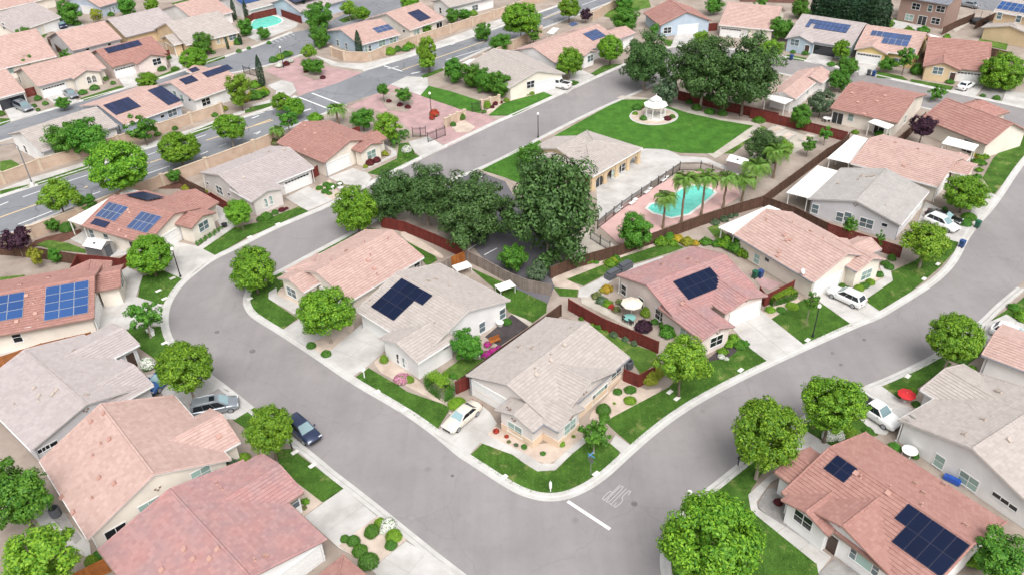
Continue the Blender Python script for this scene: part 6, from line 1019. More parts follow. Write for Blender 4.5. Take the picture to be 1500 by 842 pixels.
MISC = [
 ('gazebo','white octagonal gazebo on the park lawn',27.5,142.772),
 ('umbrella','cream patio umbrella behind the red fence',14.499,81.031,'cream_cloth',1.35),
 ('table','round teal table under the cream umbrella',14.138,80.035),
 ('chair','dark patio chair by the teal table,left one',13.606,80.215),
 ('chair','dark patio chair by the teal table,front one',14.276,79.432),
 ('umbrella','small low red umbrella on the gravel by the right driveway',41.189,64.336,'red_cloth',1.35),
 ('shed','white garden shed behind the red fence',-58.132,100.222,-0.367),
 ('bin','green wheeled bin at the kerb by the oval bush',66.077,99.529,'bin_green'),
 ('bin','blue wheeled bin at the kerb below the driveway with two cars',61.445,94.441,'bin_blue'),
 ('bin','blue wheeled bin at the yellow house driveway',74.775,160.243,'bin_blue'),
 ('bin','grey wheeled bin left of the blue one at the yellow house',74.045,160.956,'bin_grey'),
 ('bin','blue wheeled bin at the grey solar house lawn',61.475,171.673,'bin_blue'),
 ('bin','green wheeled bin in the side yard of the white suv house',31.734,88.685,'bin_green'),
 ('bin','dark wheeled bin right of the green one in the side yard',32.442,88.796,'bin_blue'),
 ('ac','large air conditioner behind the beige house',-43.679,52.77),
 ('ac','white air conditioner on the patio of the raised solar house',-60.029,104.246),
 ('ac','small outdoor unit beside the corner house fence',12.895,71.454),
 ('sign','street sign with blue name blades and stop sign back on the corner lawn',6.998,55.443,-0.792),
 ('hydrant','white marker post on the corner lawn',3.005,53.58),
 ('mailbox','blue and dark mailbox post beside the navy suv',-22.963,60.32),
 ('mailbox','white post at the white house lawn edge',-16.997,71.223),
 ('mailbox','dark mailbox at the kerb under the round tree',21.485,56.123),
 ('mailbox','white mailbox post at the light grey house driveway',-27.832,116.71),
 ('bench','white bench under the thin tree on the left kerb',-44.508,80.868,-0.695),
 ('box','flat concrete utility box at the upper kerb end of the white house lawn',-15.315,68.741,'g'),
 ('box','flat concrete utility box at the lower kerb end of the white house lawn',-12.049,65.67,'g'),
 ('box','flat concrete utility box at the lawn of the mauve roofed house',-20.471,57.978,'g'),
 ('box','flat concrete utility box at the mailbox beside the navy suv',-22.6,59.91,'g'),
 ('box','flat concrete utility box at the corner house lawn near its driveway',-1.393,55.6,'g'),
 ('box','flat concrete utility box at the kerb beside the stop sign',7.546,55.621,'g'),
 ('box','flat concrete utility box at the lime tree lawn,farther from the kerb',16.761,67.065,'g'),
 ('box','flat concrete utility box at the lime tree lawn,nearer the kerb',17.346,65.976,'g'),
 ('box','flat concrete utility box at the pink house lawn',25.299,70.305,'g'),
 ('box','flat concrete utility box at the lamp post on the right street lawn',34.384,75.286,'g'),
 ('box','flat concrete utility box at the bright lime tree on the right street',56.459,90.406,'g'),
 ('box','flat concrete utility box at the white suv house lawn',53.177,87.105,'g'),
 ('box','flat concrete utility box at the upper kerb by the thin tree at the bend',-45.33,88.441,'g'),
 ('box','flat concrete utility box at the lower kerb by the thin tree at the bend',-42.166,78.919,'g'),
 ('box','flat concrete utility box at the left kerb lamp post,on the kerb',-45.839,93.313,'g'),
 ('box','flat concrete utility box at the inner corner of the street bend',-34.033,87.772,'g'),
 ('box','flat concrete utility box at the light grey house lawn,right end',-34.645,107.271,'g'),
 ('box','flat concrete utility box at the raised solar house lawn',-37.979,103.654,'g'),
 ('box','flat concrete utility box at the left kerb lamp post,on the grass',-45.896,93.316,'g'),
 ('box','flat concrete utility box at the middle of the left kerb lamp lawn',-46.78,90.357,'g'),
 ('box','flat concrete utility box at the lawn above the red umbrella',43.206,68.322,'g'),
 ('manhole','',-31.085,76.901,0.38),
 ('manhole','',10.743,51.842,0.3),
 ('manhole','',40.978,75.117,0.22),
 ('manhole','',36.497,72.862,0.22),
 ('manhole','',36.731,70.766,0.22),
 ('manhole','',-36.401,80.947,0.3),
 ('manhole','',-6.452,56.089,0.18),
 ('shed','white garden cabinet at the end of the pool walk',37.215,119.831,-0.702),
 ('pool','turquoise pool',25.932,109.455),
 ('barbecue','patio furniture set under grey covers beside the pink house',15.17,91.809),
 ('barbecue','covered grill at the back corner of the pink house',13.309,90.05),
 ('trampoline','round trampoline in the top right back yard',111.871,192.188),
 ('table','round white table in the yard of the red roofed house',57.82,138.188),
 ('tabletop','white square canopy on the white house lawn',-0.87,87.19),
 ('tabletop','white lounge umbrella by the grey fence',-6.566,92.17),
 ('bench','wooden bench by the magenta bougainvillea',-2.216,76.727,0.535),
 ('planter','black planter pot at the front walk of the raised solar house',-42.479,106.932),
 ('planter','pale urn by the white house yard wall',-1.595,80.121),
 ('planter','stone fountain among the clipped bushes of the light grey house',-26.824,117.636),
 ('patioset','dark patio table and chairs in the porch of the beige house',-37.656,50.032),
 ('dish','white satellite dish on the fence by the corner house',-4.299,72.494),
 ('bed','low planter box in the park garden,left one',44.109,133.15,0.773),
 ('bed','low planter box in the park garden,middle one',48.886,131.973,0.773),
 ('bed','low planter box in the park garden,right one',52.058,130.938,0.773),
 ('bed','low planter box in the park garden,far one',47.793,134.826,0.773),
 ('streetlight','tall grey road light arm beside the soundwall at the left',-78.71,123.241),
 ('blue','blue plastic tub against the beige house wall',41.027,53.202),
 ('glassbubble','round glass table under the beige house wall',38.369,56.664),
 ('lounger','white pool lounger by the iron fence,second from the parking end',18.802,109.925,0.871),
 ('lounger','white pool lounger by the iron fence,third from the parking end',21.55,113.304,0.871),
 ('lounger','white pool lounger by the iron fence,fourth from the parking end',24.765,117.132,0.871),
 ('lounger','white pool lounger by the iron fence,first from the parking end',16.143,107.533,0.871),
]
HEDGES = [
 ('thick clipped hedge with bright top beside the white house','hedge',(-9.458,69.661),(-7.188,67.211),1.7,1.9),
 ('long clipped hedge beside the white suv house fence','hedge',(32.044,82.776),(35.481,84.283),1.3,1.1),
]
POOL = [
 (20.381,107.555),
 (22.012,110.025),
 (23.275,108.489),
 (26.095,113.316),
 (29.39,115.556),
 (32.14,113.058),
 (30.671,110.877),
 (24.989,104.467),
]
POOL2 = [
 (-63.928,209.284),
 (-64.398,216.001),
 (-61.886,219.505),
 (-59.259,218.028),
 (-56.735,214.459),
 (-56.753,211.272),
 (-60.086,207.62),
 (-62.605,206.687),
]
# ------------------------------------------------------------------ the setting
M_ = MT
gm = MB(); gm.face([(-700, -80, 0), (900, -80, 0), (900, 1500, 0), (-700, 1500, 0)])
tag(gm.build('ground', MT['soil']), kind='structure')
def clip(poly, n, c):
    out = []
    for i in range(len(poly)):
        a, b = poly[i], poly[(i+1) % len(poly)]; da, db = a[0]*n[0]+a[1]*n[1]-c, b[0]*n[0]+b[1]*n[1]-c
        if da >= 0: out.append(a)
        if (da >= 0) != (db >= 0):
            t = da/(da-db); out.append((a[0]+(b[0]-a[0])*t, a[1]+(b[1]-a[1])*t))
    return out
def slabs(nm, pts, mat, z, step):
    """concrete cast in slabs: each its own piece with an open joint round it"""
    base = sheet(nm, pts, 'old_concrete', z-.025, 0)
    k = max(range(len(pts)), key=lambda i: math.dist(pts[i], pts[(i+1) % len(pts)]))
    a, b = pts[k], pts[(k+1) % len(pts)]; L = math.dist(a, b); u = ((b[0]-a[0])/L, (b[1]-a[1])/L); v = (-u[1], u[0])
    U = [p[0]*u[0]+p[1]*u[1] for p in pts]; V = [p[0]*v[0]+p[1]*v[1] for p in pts]; j = .014
    nu, nv = max(1, round((max(U)-min(U))/step)), max(1, round((max(V)-min(V))/step))
    for i in range(nu):
        for q in range(nv):
            u0, u1 = [min(U)+(max(U)-min(U))*x/nu for x in (i, i+1)]; v0, v1 = [min(V)+(max(V)-min(V))*x/nv for x in (q, q+1)]
            P = clip(clip(clip(clip(pts, u, u0+j), (-u[0], -u[1]), -u1+j), v, v0+j), (-v[0], -v[1]), -v1+j)
            if len(P) < 3: continue
            ar = abs(sum(P[i_][0]*P[(i_+1) % len(P)][1]-P[(i_+1) % len(P)][0]*P[i_][1] for i_ in range(len(P))))/2
            if ar < .25: continue
            mb = MB(); mb.prism(P, z-.03, z+((i*7+q*3) % 4)*.0015); mb.build('slab', MT[mat], base)
for i, (nm, mt, z, z0, pts, sm) in enumerate(GROUND):
    if nm == 'block_ground':
        pts = offset(smooth_line(pts, 2, True), .55, True)
    if mt == 'concrete' and nm in ('driveway', 'patio', 'path', 'sidewalk', 'pool_deck'):
        slabs(nm, pts, mt, z+.0006*(i % 9), {'path': 2.2, 'sidewalk': 2.6}.get(nm, 3.1)); continue
    sheet(nm, smooth_line(pts, 1, True) if nm in ('gravel_bed', 'planting_bed') and len(pts) > 5 else pts, mt, z+.0006*(i % 9), z0)
for pts, side, closed, sm in KERBS:
    p = smooth_line(pts, sm, closed)
    s = side
    ribbon('kerb', p, [(0, .022), (s*.42, .03), (s*.55, .12), (s*.95, .135), (s*.97, .0)], 'kerb', closed)
for mt, pts, z in PAINT: sheet('road_marking', pts, mt, z)
def stop_text():
    s, e, t = [Vector(q) for q in STOP]; ux, uy = e-s, t-s
    G = {'S': [(.95, .82), (.75, 1), (.25, 1), (.05, .82), (.05, .65), (.25, .52), (.75, .48), (.95, .35), (.95, .18), (.75, 0), (.25, 0), (.05, .18)],
         'T': [[(0, 1), (1, 1)], [(.5, 1), (.5, 0)]], 'O': [(.25, 0), (.05, .2), (.05, .8), (.25, 1), (.75, 1), (.95, .8), (.95, .2), (.75, 0), (.25, 0)],
         'P': [[(.08, 0), (.08, 1), (.75, 1), (.95, .88), (.95, .62), (.75, .5), (.08, .5)]]}
    for i, ch in enumerate('STOP'):
        mb = MB(); st = G[ch]; st = st if isinstance(st[0], list) else [st]
        k = 0
        for ln in st:
            P = [s+ux*((i+.1+.8*x)/4)+uy*y for x, y in ln]
            for a, b in zip(P, P[1:]):
                d = (b-a).normalized(); n = Vector((-d.y, d.x))*.037; a2, b2 = a-d*.05, b+d*.05
                z = .017+.0012*(k % 4); k += 1
                mb.face([(*(a2+n), z), (*(a2-n), z), (*(b2-n), z), (*(b2+n), z)])
        o = mb.build('road_letter', MT['paint_worn']); tag(o, kind='structure')
stop_text()

# ------------------------------------------------------------------ houses
def wing_planes(w, ov=0):
    x0, y0, x1, y1, e, sl, ax, ea, eb, ins = w
    if ax == 'x':
        hf = (y1-y0)/2; yc = (y0+y1)/2; r = e+sl*hf
        a = x0+(hf if ea == 'h' else 0); b = x1-(hf if eb == 'h' else 0)
        if a > b: a = b = (a+b)/2
        P = [[(x0, y0, e), (x1, y0, e), (b, yc, r), (a, yc, r)], [(x1, y1, e), (x0, y1, e), (a, yc, r), (b, yc, r)]]
        if ea == 'h': P.append([(x0, y1, e), (x0, y0, e), (a, yc, r)])
        if eb == 'h': P.append([(x1, y0, e), (x1, y1, e), (b, yc, r)])
        return P, ((a, yc, r), (b, yc, r))
    hf = (x1-x0)/2; xc = (x0+x1)/2; r = e+sl*hf
    a = y0+(hf if ea == 'h' else 0); b = y1-(hf if eb == 'h' else 0)
    if a > b: a = b = (a+b)/2
    P = [[(x1, y0, e), (x1, y1, e), (xc, b, r), (xc, a, r)], [(x0, y1, e), (x0, y0, e), (xc, a, r), (xc, b, r)]]
    if ea == 'h': P.append([(x0, y0, e), (x1, y0, e), (xc, a, r)])
    if eb == 'h': P.append([(x1, y1, e), (x0, y1, e), (xc, b, r)])
    return P, ((xc, a, r), (xc, b, r))

def tile_plane(mb, poly, ex, rnd):
    p = [Vector(q) for q in poly]; o = p[0]; s = (p[1]-p[0]); L = s.length; s = s/L
    n = s.cross(p[-1]-p[0]).normalized()
    if n.z < 0: n = -n
    t = n.cross(s)
    T = (p[2]-o).dot(t); l1 = (p[-1]-o).dot(s); r1 = (p[2]-o).dot(s)
    k = max(1, round(T/ex)); h = T/k; wd = ex*1.05
    for j in range(k):
        t0, t1 = j*h, (j+1)*h
        sl0, sr0, sl1, sr1 = l1*t0/T, L+(r1-L)*t0/T, l1*t1/T, L+(r1-L)*t1/T
        off = (j % 2)*wd/2+rnd.uniform(-.03, .03)
        m = int((L+wd)/wd)+1
        for i in range(-1, m):
            a, b = off+i*wd, off+(i+1)*wd-.012
            a0, b0, a1, b1 = max(a, sl0), min(b, sr0), max(a, sl1), min(b, sr1)
            if b0-a0 < .02: continue
            if b1 < a1: a1 = b1 = min(max((a0+b0)/2, sl1), sr1)
            lo = .06+rnd.uniform(-.012, .014); hi = .012
            q = [o+s*a0+t*t0+n*lo, o+s*b0+t*t0+n*lo, o+s*b1+t*t1+n*hi, o+s*a1+t*t1+n*hi]
            v = len(mb.v); mb.v.extend([tuple(x) for x in q])
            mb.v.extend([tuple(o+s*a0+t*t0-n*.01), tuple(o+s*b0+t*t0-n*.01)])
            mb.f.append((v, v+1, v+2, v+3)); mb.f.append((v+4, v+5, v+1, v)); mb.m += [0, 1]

def cap_line(mb, a, b, step, rad, drop=0):
    a, b = Vector(a), Vector(b); L = (b-a).length
    if L < .3: return
    d = (b-a)/L; x = d.cross(Vector((0, 0, 1))).normalized(); u = x.cross(d)
    k = max(1, round(L/step))
    for i in range(k):
        p = a+d*(L*i/k); q = a+d*(L*(i+1)/k+.02)
        n = len(mb.v)
        for pt, r, z in ((p, rad, .07), (q, rad*.85, .045)):
            for c, h in ((-1, -.06), (-.6, .06), (0, .09), (.6, .06), (1, -.06)):
                mb.v.append(tuple(pt+x*(r*c)+u*(h+z-drop)))
        for c in range(4):
            mb.f.append((n+c, n+c+1, n+6+c, n+5+c)); mb.m.append(0)
        mb.f.append((n, n+5-5, n+1, n+2, n+3, n+4)[0:1]+(n+1, n+2, n+3, n+4)); mb.m.append(0)

WIN = {}
def pane_mesh(w, h, mat, arch=False):
    mb = MB()
    if arch:
        pts = [(-w/2, 0, 0), (w/2, 0, 0), (w/2, 0, h)]+[(w/2*math.cos(a), 0, h+w/2*math.sin(a)) for a in [math.pi*i/8 for i in range(1, 8)]]+[(-w/2, 0, h)]
        mb.face(pts[::-1]); mb.face([(x, -.03, z) for x, y, z in pts])
    else: mb.box((0, 0, h/2), (w, .03, h))
    return mb.mesh('pane', MT[mat])
def frame_mesh(w, h, bars, t=.09, mat='trim_white', arch=False):
    mb = MB()
    mb.box((0, .02, -t/2), (w+2*t, .10, t)); mb.box((0, .012, h+t/2), (w+2*t, .08, t))
    for s in (-1, 1): mb.box((s*(w/2+t/2), .006, h/2), (t, .07, h))
    for kind, v in bars:
        if kind == 'v': mb.box((v, .010, h/2), (.06, .06, h-.004))
        else: mb.box((v[0], .008, v[1]), (v[2]-.004, .05, .05))
    return mb.mesh('window', MT[mat])
def win_kit(kind, var):
    key = (kind, var)
    if key in WIN: return WIN[key]
    gl = ('pane', 'pane_green', 'pane_dark')[var]
    if kind == 'w':
        w, h = .95, 1.4; fr = frame_mesh(w, h, [('h', (0, h/2, w))]); ps = [(0, .02, w-.03, h/2-.05, 'pane_dark' if var == 2 else gl), (0, h/2+.03, w-.03, h/2-.05, gl)]
    elif kind == 'ww':
        w, h = 1.85, 1.35; fr = frame_mesh(w, h, [('v', 0), ('h', (-w/4, h/2, w/2-.06)), ('h', (w/4, h/2, w/2-.06))])
        ps = [(s*w/4, z, w/2-.09, h/2-.05, gl) for s in (-1, 1) for z in (.02, h/2+.03)]
    elif kind == 'www':
        w, h = 2.7, 1.3; fr = frame_mesh(w, h, [('v', -.75), ('v', .75), ('h', (-1.05, h/2, .54)), ('h', (1.05, h/2, .54))])
        ps = [(0, .02, 1.4, h-.04, 'pane_green')]+[(s*1.05, z, .52, h/2-.05, gl) for s in (-1, 1) for z in (.02, h/2+.03)]
    elif kind == 's':
        w, h = .75, .5; fr = frame_mesh(w, h, [], .05); ps = [(0, .02, w-.02, h-.04, 'pane_dark')]
    elif kind == 'sl':
        w, h = 1.9, 2.05; fr = frame_mesh(w, h, [('v', 0)]); ps = [(s*w/4, .02, w/2-.06, h-.04, 'pane_dark') for s in (-1, 1)]
    else:
        w, h = .8, 1.05; mb = MB(); t = .08
        mb.box((0, .02, -t/2), (w+2*t, .10, t))
        for s in (-1, 1): mb.box((s*(w/2+t/2), .006, h/2), (t, .07, h))
        A = [math.pi*i/10 for i in range(11)]
        for a, b in zip(A, A[1:]):
            r0, r1 = w/2, w/2+t
            f = [(r0*math.cos(a), .041, h+r0*math.sin(a)), (r1*math.cos(a), .041, h+r1*math.sin(a)), (r1*math.cos(b), .041, h+r1*math.sin(b)), (r0*math.cos(b), .041, h+r0*math.sin(b))]
            mb.face(f[::-1]); mb.face([f[1], (f[1][0], -.03, f[1][2]), (f[2][0], -.03, f[2][2]), f[2]])
        mb.box((0, .01, h*.55), (w-.004, .05, .05)); mb.box((0, .012, h*.27), (.05, .05, h*.5)); mb.box((0, .012, h*.8), (.05, .05, h*.42))
        fr = mb.mesh('window', MT['trim_white']); ps = [(0, .02, w-.04, h-.02, gl, True)]
    kit = (h, fr, [(x, z, pane_mesh(a, b, g, *r)) for x, z, a, b, g, *r in ps])
    WIN[key] = kit; return kit

def box_mesh(name, c, d, mat):
    mb = MB(); mb.box(c, d); return mb.mesh(name, MT[mat])
SECT = box_mesh('door_section', (0, .03, .255), (4.7, .05, .49), 'garage_white')
SECT_T = box_mesh('door_section', (0, .03, .255), (4.7, .05, .49), 'garage_tan')
LITE = box_mesh('door_pane', (0, .055, 0), (.5, .02, .28), 'pane_dark')
VENT = {}
def vent_kit(mat):
    if mat in VENT: return VENT[mat]
    mb = MB(); mb.box((0, 0, .05), (.46, .42, .06)); mb.prism([(-.2, -.17), (.2, -.17), (.2, .19), (-.2, .19)], .08, .17)
    mb.face([(-.23, -.2, .17), (.23, -.2, .17), (.20, .2, .27), (-.20, .2, .27)]); mb.box((0, -.02, .19), (.44, .4, .04), 0, 0, .12)
    p = MB(); p.tube([(0, 0, -.1), (0, 0, .38)], .06, 8); p.lathe([(.16, .02), (.09, .1), (.07, .16)], 8); p.lathe([(.1, .36), (.1, .42), (.02, .44)], 8)
    VENT[mat] = (mb.mesh('roof_vent', MT[mat]), p.mesh('vent_pipe', MT[mat])); return VENT[mat]
def dish_mesh():
    mb = MB(); mb.tube([(0, 0, 0), (0, 0, .5), (.1, 0, .6)], .03, 6)
    k = 12; c = Vector((.16, 0, .68)); ax = Vector((.8, .1, .55)).normalized(); x = ax.cross(Vector((0, 0, 1))).normalized(); y = ax.cross(x)
    rings = [[tuple(c+x*(r*math.cos(2*math.pi*i/k))+y*(r*math.sin(2*math.pi*i/k))+ax*(r*r*.5)) for i in range(k)] for r in (.04, .2, .38)]
    for a, b in zip(rings, rings[1:]):
        for i in range(k):
            j = (i+1) % k; mb.face([a[i], a[j], b[j], b[i]])
    mb.face(rings[0]); mb.tube([tuple(c), tuple(c+ax*.4)], .015, 5)
    return mb.mesh('satellite_dish', MT['dish'])
DISH = dish_mesh()

def solar_part(root, it):
    _, mat, o, u, v, nu, nv, mask, lift, fr = it
    o, u, v = Vector(o), Vector(u), Vector(v)
    n = u.cross(v).normalized()
    if n.z < 0: n = -n
    rows = mask.split('/') if mask else ['x'*nu]*nv
    rail = MB()
    lu, lv = u.length, v.length; du, dv = u/lu, v/lv
    for j in range(nv):
        for f in (.25, .75):
            m = [i for i in range(nu) if rows[j][i] == 'x']
            a = o+u*m[0]+v*(j+f); b = o+u*(m[-1]+1)+v*(j+f)
            rail.tube([tuple(a+n*(lift-.04)), tuple(b+n*(lift-.04))], .03, 4)
            for w in (a+du*.2, b-du*.2): rail.tube([tuple(w-n*.1), tuple(w+n*(lift-.04))], .03, 4)
    arr = rail.build('solar_array', MT['frame_silver'], root)
    mb = MB(); g = .012
    def P(a, b, h): return tuple(du*a+dv*b+n*h)
    W, H = lu-g, lv-g
    def cc(a0, a1, b0, b1, h0, h1, m):
        q = [(a0, b0), (a1, b0), (a1, b1), (a0, b1)]; k = len(mb.v)
        flip = u.cross(v).z < 0
        mb.v.extend([P(*x, h0) for x in q]+[P(*x, h1) for x in q])
        for f in ((3, 2, 1, 0), (4, 5, 6, 7), (0, 1, 5, 4), (1, 2, 6, 5), (2, 3, 7, 6), (3, 0, 4, 7)):
            f = tuple(k+i for i in f); mb.f.append(f[::-1] if flip else f); mb.m.append(m)
    t = .035
    cc(g, W, g, H, lift-.02, lift+.02, 1)
    cc(g+t, W-t, g+t, H-t, lift+.0, lift+.024, 0)
    me = mb.mesh('solar_panel', [MT[mat], MT[fr]])
    for j in range(nv):
        for i in range(nu):
            if rows[j][i] == 'x':
                link('solar_panel', me, arr, o+u*i+v*j)

def house(h, idx):
    rnd = random.Random(idx)
    root = thing(h['name'], h['label'], h['cat'], (*h['o'], .02), h['a'], h.get('group'))
    wm, rm = MT[h['wm']], MT[h['rm']]; fi = h.get('fi')
    wall, roof, tl, caps, fas, soff = MB(), MB(), MB(), MB(), MB(), MB(); band = MB()
    TH = .13
    for wi, w in enumerate(h['wings']):
        x0, y0, x1, y1, e, sl, ax, ea, eb, ins = w
        P, rg = wing_planes(w)
        for pl in P:
            roof.face([(x, y, z+.0) for x, y, z in pl]); roof.face([(x, y, z-TH) for x, y, z in pl][::-1])
            tile_plane(tl, pl, h['tw'], rnd)
        # eave and rake boards, gutters
        ed = []
        cs = [(x0, y0), (x1, y0), (x1, y1), (x0, y1)]
        for i in range(4):
            a, b = cs[i], cs[(i+1) % 4]
            side = 'syny'[i]
            isend = (ax == 'x' and i in (1, 3)) or (ax == 'y' and i in (0, 2))
            et = (ea if i in (3, 0) else eb)
            if isend and et == 'g':
                top = rg[0] if i in (3, 0) else rg[1]
                ed += [((*a, e), top), (top, (*b, e))]
                cap_line(caps, (*a, e), top, h['tw']*1.2, .12, .02); cap_line(caps, (*b, e), top, h['tw']*1.2, .12, .02)
            else:
                ed.append(((*a, e), (*b, e)))
        for a, b in ed:
            A, B = Vector(a), Vector(b); d = (B-A).normalized(); o = Vector((d.y, -d.x, 0)).normalized()
            flat = abs(A.z-B.z) < .01
            th = .09 if flat else .03
            for q in range(1):
                a0, b0 = A+o*.004, B+o*.004; a1, b1 = A+o*th, B+o*th
                zt, zb = (.015, -.17) if flat else (.03, -.19)
                n = len(fas.v)
                for pt in (a0, b0, b1, a1): fas.v.append((pt.x, pt.y, pt.z+zb))
                for pt in (a0, b0, b1, a1): fas.v.append((pt.x, pt.y, pt.z+zt))
                for f in ((3, 2, 1, 0), (4, 5, 6, 7), (0, 1, 5, 4), (1, 2, 6, 5), (2, 3, 7, 6), (3, 0, 4, 7)):
                    fas.f.append(tuple(n+i for i in f)); fas.m.append(0)
        cap_line(caps, rg[0], rg[1], h['tw']*1.2, .16)
        for c in cs:
            for pl in P[2:]:
                if any(abs(q[0]-c[0])+abs(q[1]-c[1]) < .01 for q in pl[:2]): cap_line(caps, (*c, e), pl[2], h['tw']*1.2, .14)
        # walls
        if ins < 0: continue
        gi = .35
        ix, iy = (gi, ins) if ax == 'x' else (ins, gi)
        X0, X1, Y0, Y1 = x0+ix, x1-ix, y0+iy, y1-iy
        if ax == 'x':
            if ea == 'h': X0 = x0+ins
            if eb == 'h': X1 = x1-ins
        else:
            if ea == 'h': Y0 = y0+ins
            if eb == 'h': Y1 = y1-ins
        if wi == 0 and fi:
            if fi > 0: Y0 = y0+fi
            else: Y1 = y1+fi
        ze = e+sl*ins-TH+.01
        r = rg[0][2]-TH+.01
        def zt(x, y):
            if ax == 'x': dd = min(y-y0, y1-y)
            else: dd = min(x-x0, x1-x)
            if (ax == 'x'):
                if ea == 'h': dd = min(dd, x-x0)
                if eb == 'h': dd = min(dd, x1-x)
            else:
                if ea == 'h': dd = min(dd, y-y0)
                if eb == 'h': dd = min(dd, y1-y)
            return e+sl*dd-TH+.01
        C4 = [(X0, Y0), (X1, Y0), (X1, Y1), (X0, Y1)]
        for i in range(4):
            a, b = C4[i], C4[(i+1) % 4]; m_ = ((a[0]+b[0])/2, (a[1]+b[1])/2)
            pts = [(*a, 0), (*b, 0), (*b, zt(*b))]
            if zt(*m_) > zt(*b)+.02 and zt(*m_) > zt(*a)+.02:
                # the peak sits under the ridge
                pk = (m_[0], rg[0][1]) if (ax == 'x' and i in (1, 3)) else ((rg[0][0], m_[1]) if ax == 'y' and i in (0, 2) else m_)
                pts.append((*pk, zt(*pk)))
            pts.append((*a, zt(*a)))
            wall.face(pts)
        if wi == 0 and h['tw'] < .5:
            for (cx, cy), (sx, sy) in zip(C4, ((1, -1), (1, -1), (-1, 1), (-1, 1))):
                d_ = MB(); yy = -.05 if sy < 0 else .05; d_.box((0, yy if ax == 'x' else 0, (e-.3)/2+.1), (.09, .08, e-.3)); d_.box((0, (yy*3 if ax == 'x' else 0), .14), (.09, .2, .08))
                o_ = d_.build('downspout', MT['trim_white' if idx % 2 else 'gutter_grey'], root); o_.location = (cx+sx*.25, cy, 0)
        if h['band']: band.prism([(X0-.04, Y0-.04), (X1+.04, Y0-.04), (X1+.04, Y1+.04), (X0-.04, Y1+.04)], 0, .95); band.prism([(X0-.07, Y0-.07), (X1+.07, Y0-.07), (X1+.07, Y1+.07), (X0-.07, Y1+.07)], .951, 1.01)
    wall.build('wall', wm, root)
    if h['band']: band.build('wainscot', MT[h['band']], root)
    ro = roof.build('roof', rm, root)
    t = tl.build('roof_tiles', [rm, MT[h['rm']+'_edge_shade']], ro); t['kind'] = 'stuff'
    t = caps.build('ridge_tiles', rm, ro); t['kind'] = 'stuff'
    fas.build('fascia', MT['trim_brown' if h['rm'] in ('tile_red', 'tile_mauve', 'tile_brick') else ('trim_white' if idx % 3 else 'gutter_grey')], ro)
    for it in h['items']:
        k = it[0]
        if k == 'solar': solar_part(root, it); continue
        if k in ('vent', 'pipe', 'dish'):
            _, x, y, z, a, sl = it
            vm, pm = vent_kit('vent_pale' if h['rm'] in ('tile_beige', 'tile_grey', 'tile_pinkgrey') else 'vent_clay')
            if k == 'vent' and (int(x*97) % 3 == 0): k = 'pipe'
            me = {'vent': vm, 'pipe': pm, 'dish': DISH}[k]
            o = link({'vent': 'roof_vent', 'pipe': 'vent_pipe', 'dish': 'satellite_dish'}[k], me, root, (x, y, z+(.0 if k != 'vent' else .0)))
            if k == 'vent': o.rotation_euler = Matrix.Rotation(a-math.pi/2, 3, 'Z').to_euler(); o.rotation_euler = (Matrix.Rotation(a-math.pi/2, 3, 'Z') @ Matrix.Rotation(math.atan(sl), 3, 'X')).to_euler()
            continue
        _, x, y, z, a = it[:5]
        if k == 'arcade': continue
        rz = a-math.pi/2     # the part's +Y looks outward
        if k in ('g', 'gw', 'gt'):
            mb = MB(); mb.box((-2.46, .05, 1.1), (.16, .13, 2.2)); mb.box((2.46, .05, 1.1), (.16, .13, 2.2)); mb.box((0, .055, 2.21), (5.1, .14, .14)); mb.box((0, -.02, 1.05), (4.76, .04, 2.1))
            gd = link('garage_door', mb.mesh('garage_door', MT['trim_white']), root, (x, y, 0), rz)
            for j in range(4):
                s = link('door_section', SECT_T if k == 'gt' else SECT, gd, (0, 0, .02+j*.52))
            if k == 'gw':
                for q in range(8): link('door_pane', LITE, gd, (-2.0+q*.571, 0, 1.86))
        elif k == 'go':
            mb = MB(); mb.box((-2.46, .05, 1.1), (.16, .13, 2.2)); mb.box((2.46, .05, 1.1), (.16, .13, 2.2)); mb.box((0, .055, 2.21), (5.1, .14, .14)); mb.box((0, .01, 1.05), (4.76, .03, 2.1), 0, 1)  # dark sheet across the doorway, its colour stands for the shaded garage inside
            link('garage_opening', mb.mesh('garage_opening', [MT['trim_white'], MT['pane_dark']]), root, (x, y, 0), rz)
        elif k == 'd':
            mb = MB(); mb.box((-.53, .04, 1.05), (.1, .1, 2.1)); mb.box((.53, .04, 1.05), (.1, .1, 2.1)); mb.box((0, .045, 2.15), (1.2, .11, .1))
            d = link('front_door', mb.mesh('front_door', MT['trim_white']), root, (x, y, 0), rz)
            q = MB(); q.box((0, .02, 1.02), (.94, .05, 2.04))
            for zz in (.5, 1.5):
                for xx in (-.22, .22): q.box((xx, .048, zz), (.3, .02, .7))
            link('door_leaf', q.mesh('door_leaf', MT['door_white' if idx % 2 else 'door_dark']), d)
        elif k == 'v':
            mb = MB()
            for xx, zz in ((-.22, 0), (.22, 0), (0, -.22)): mb.box((xx, .02, zz), (.2, .08, .16))
            link('gable_vent', mb.mesh('gable_vent', MT['trim_brown']), root, (x, y, min(z, h['wings'][0][4]+1.0)), rz)
        else:
            hh, fr, ps = win_kit(k, (idx+int(x*7)) % 3)
            o = link('window', fr, root, (x, y, z-hh/2), rz)
            for px, pz, pm in ps: link('pane', pm, o, (px, 0, pz))
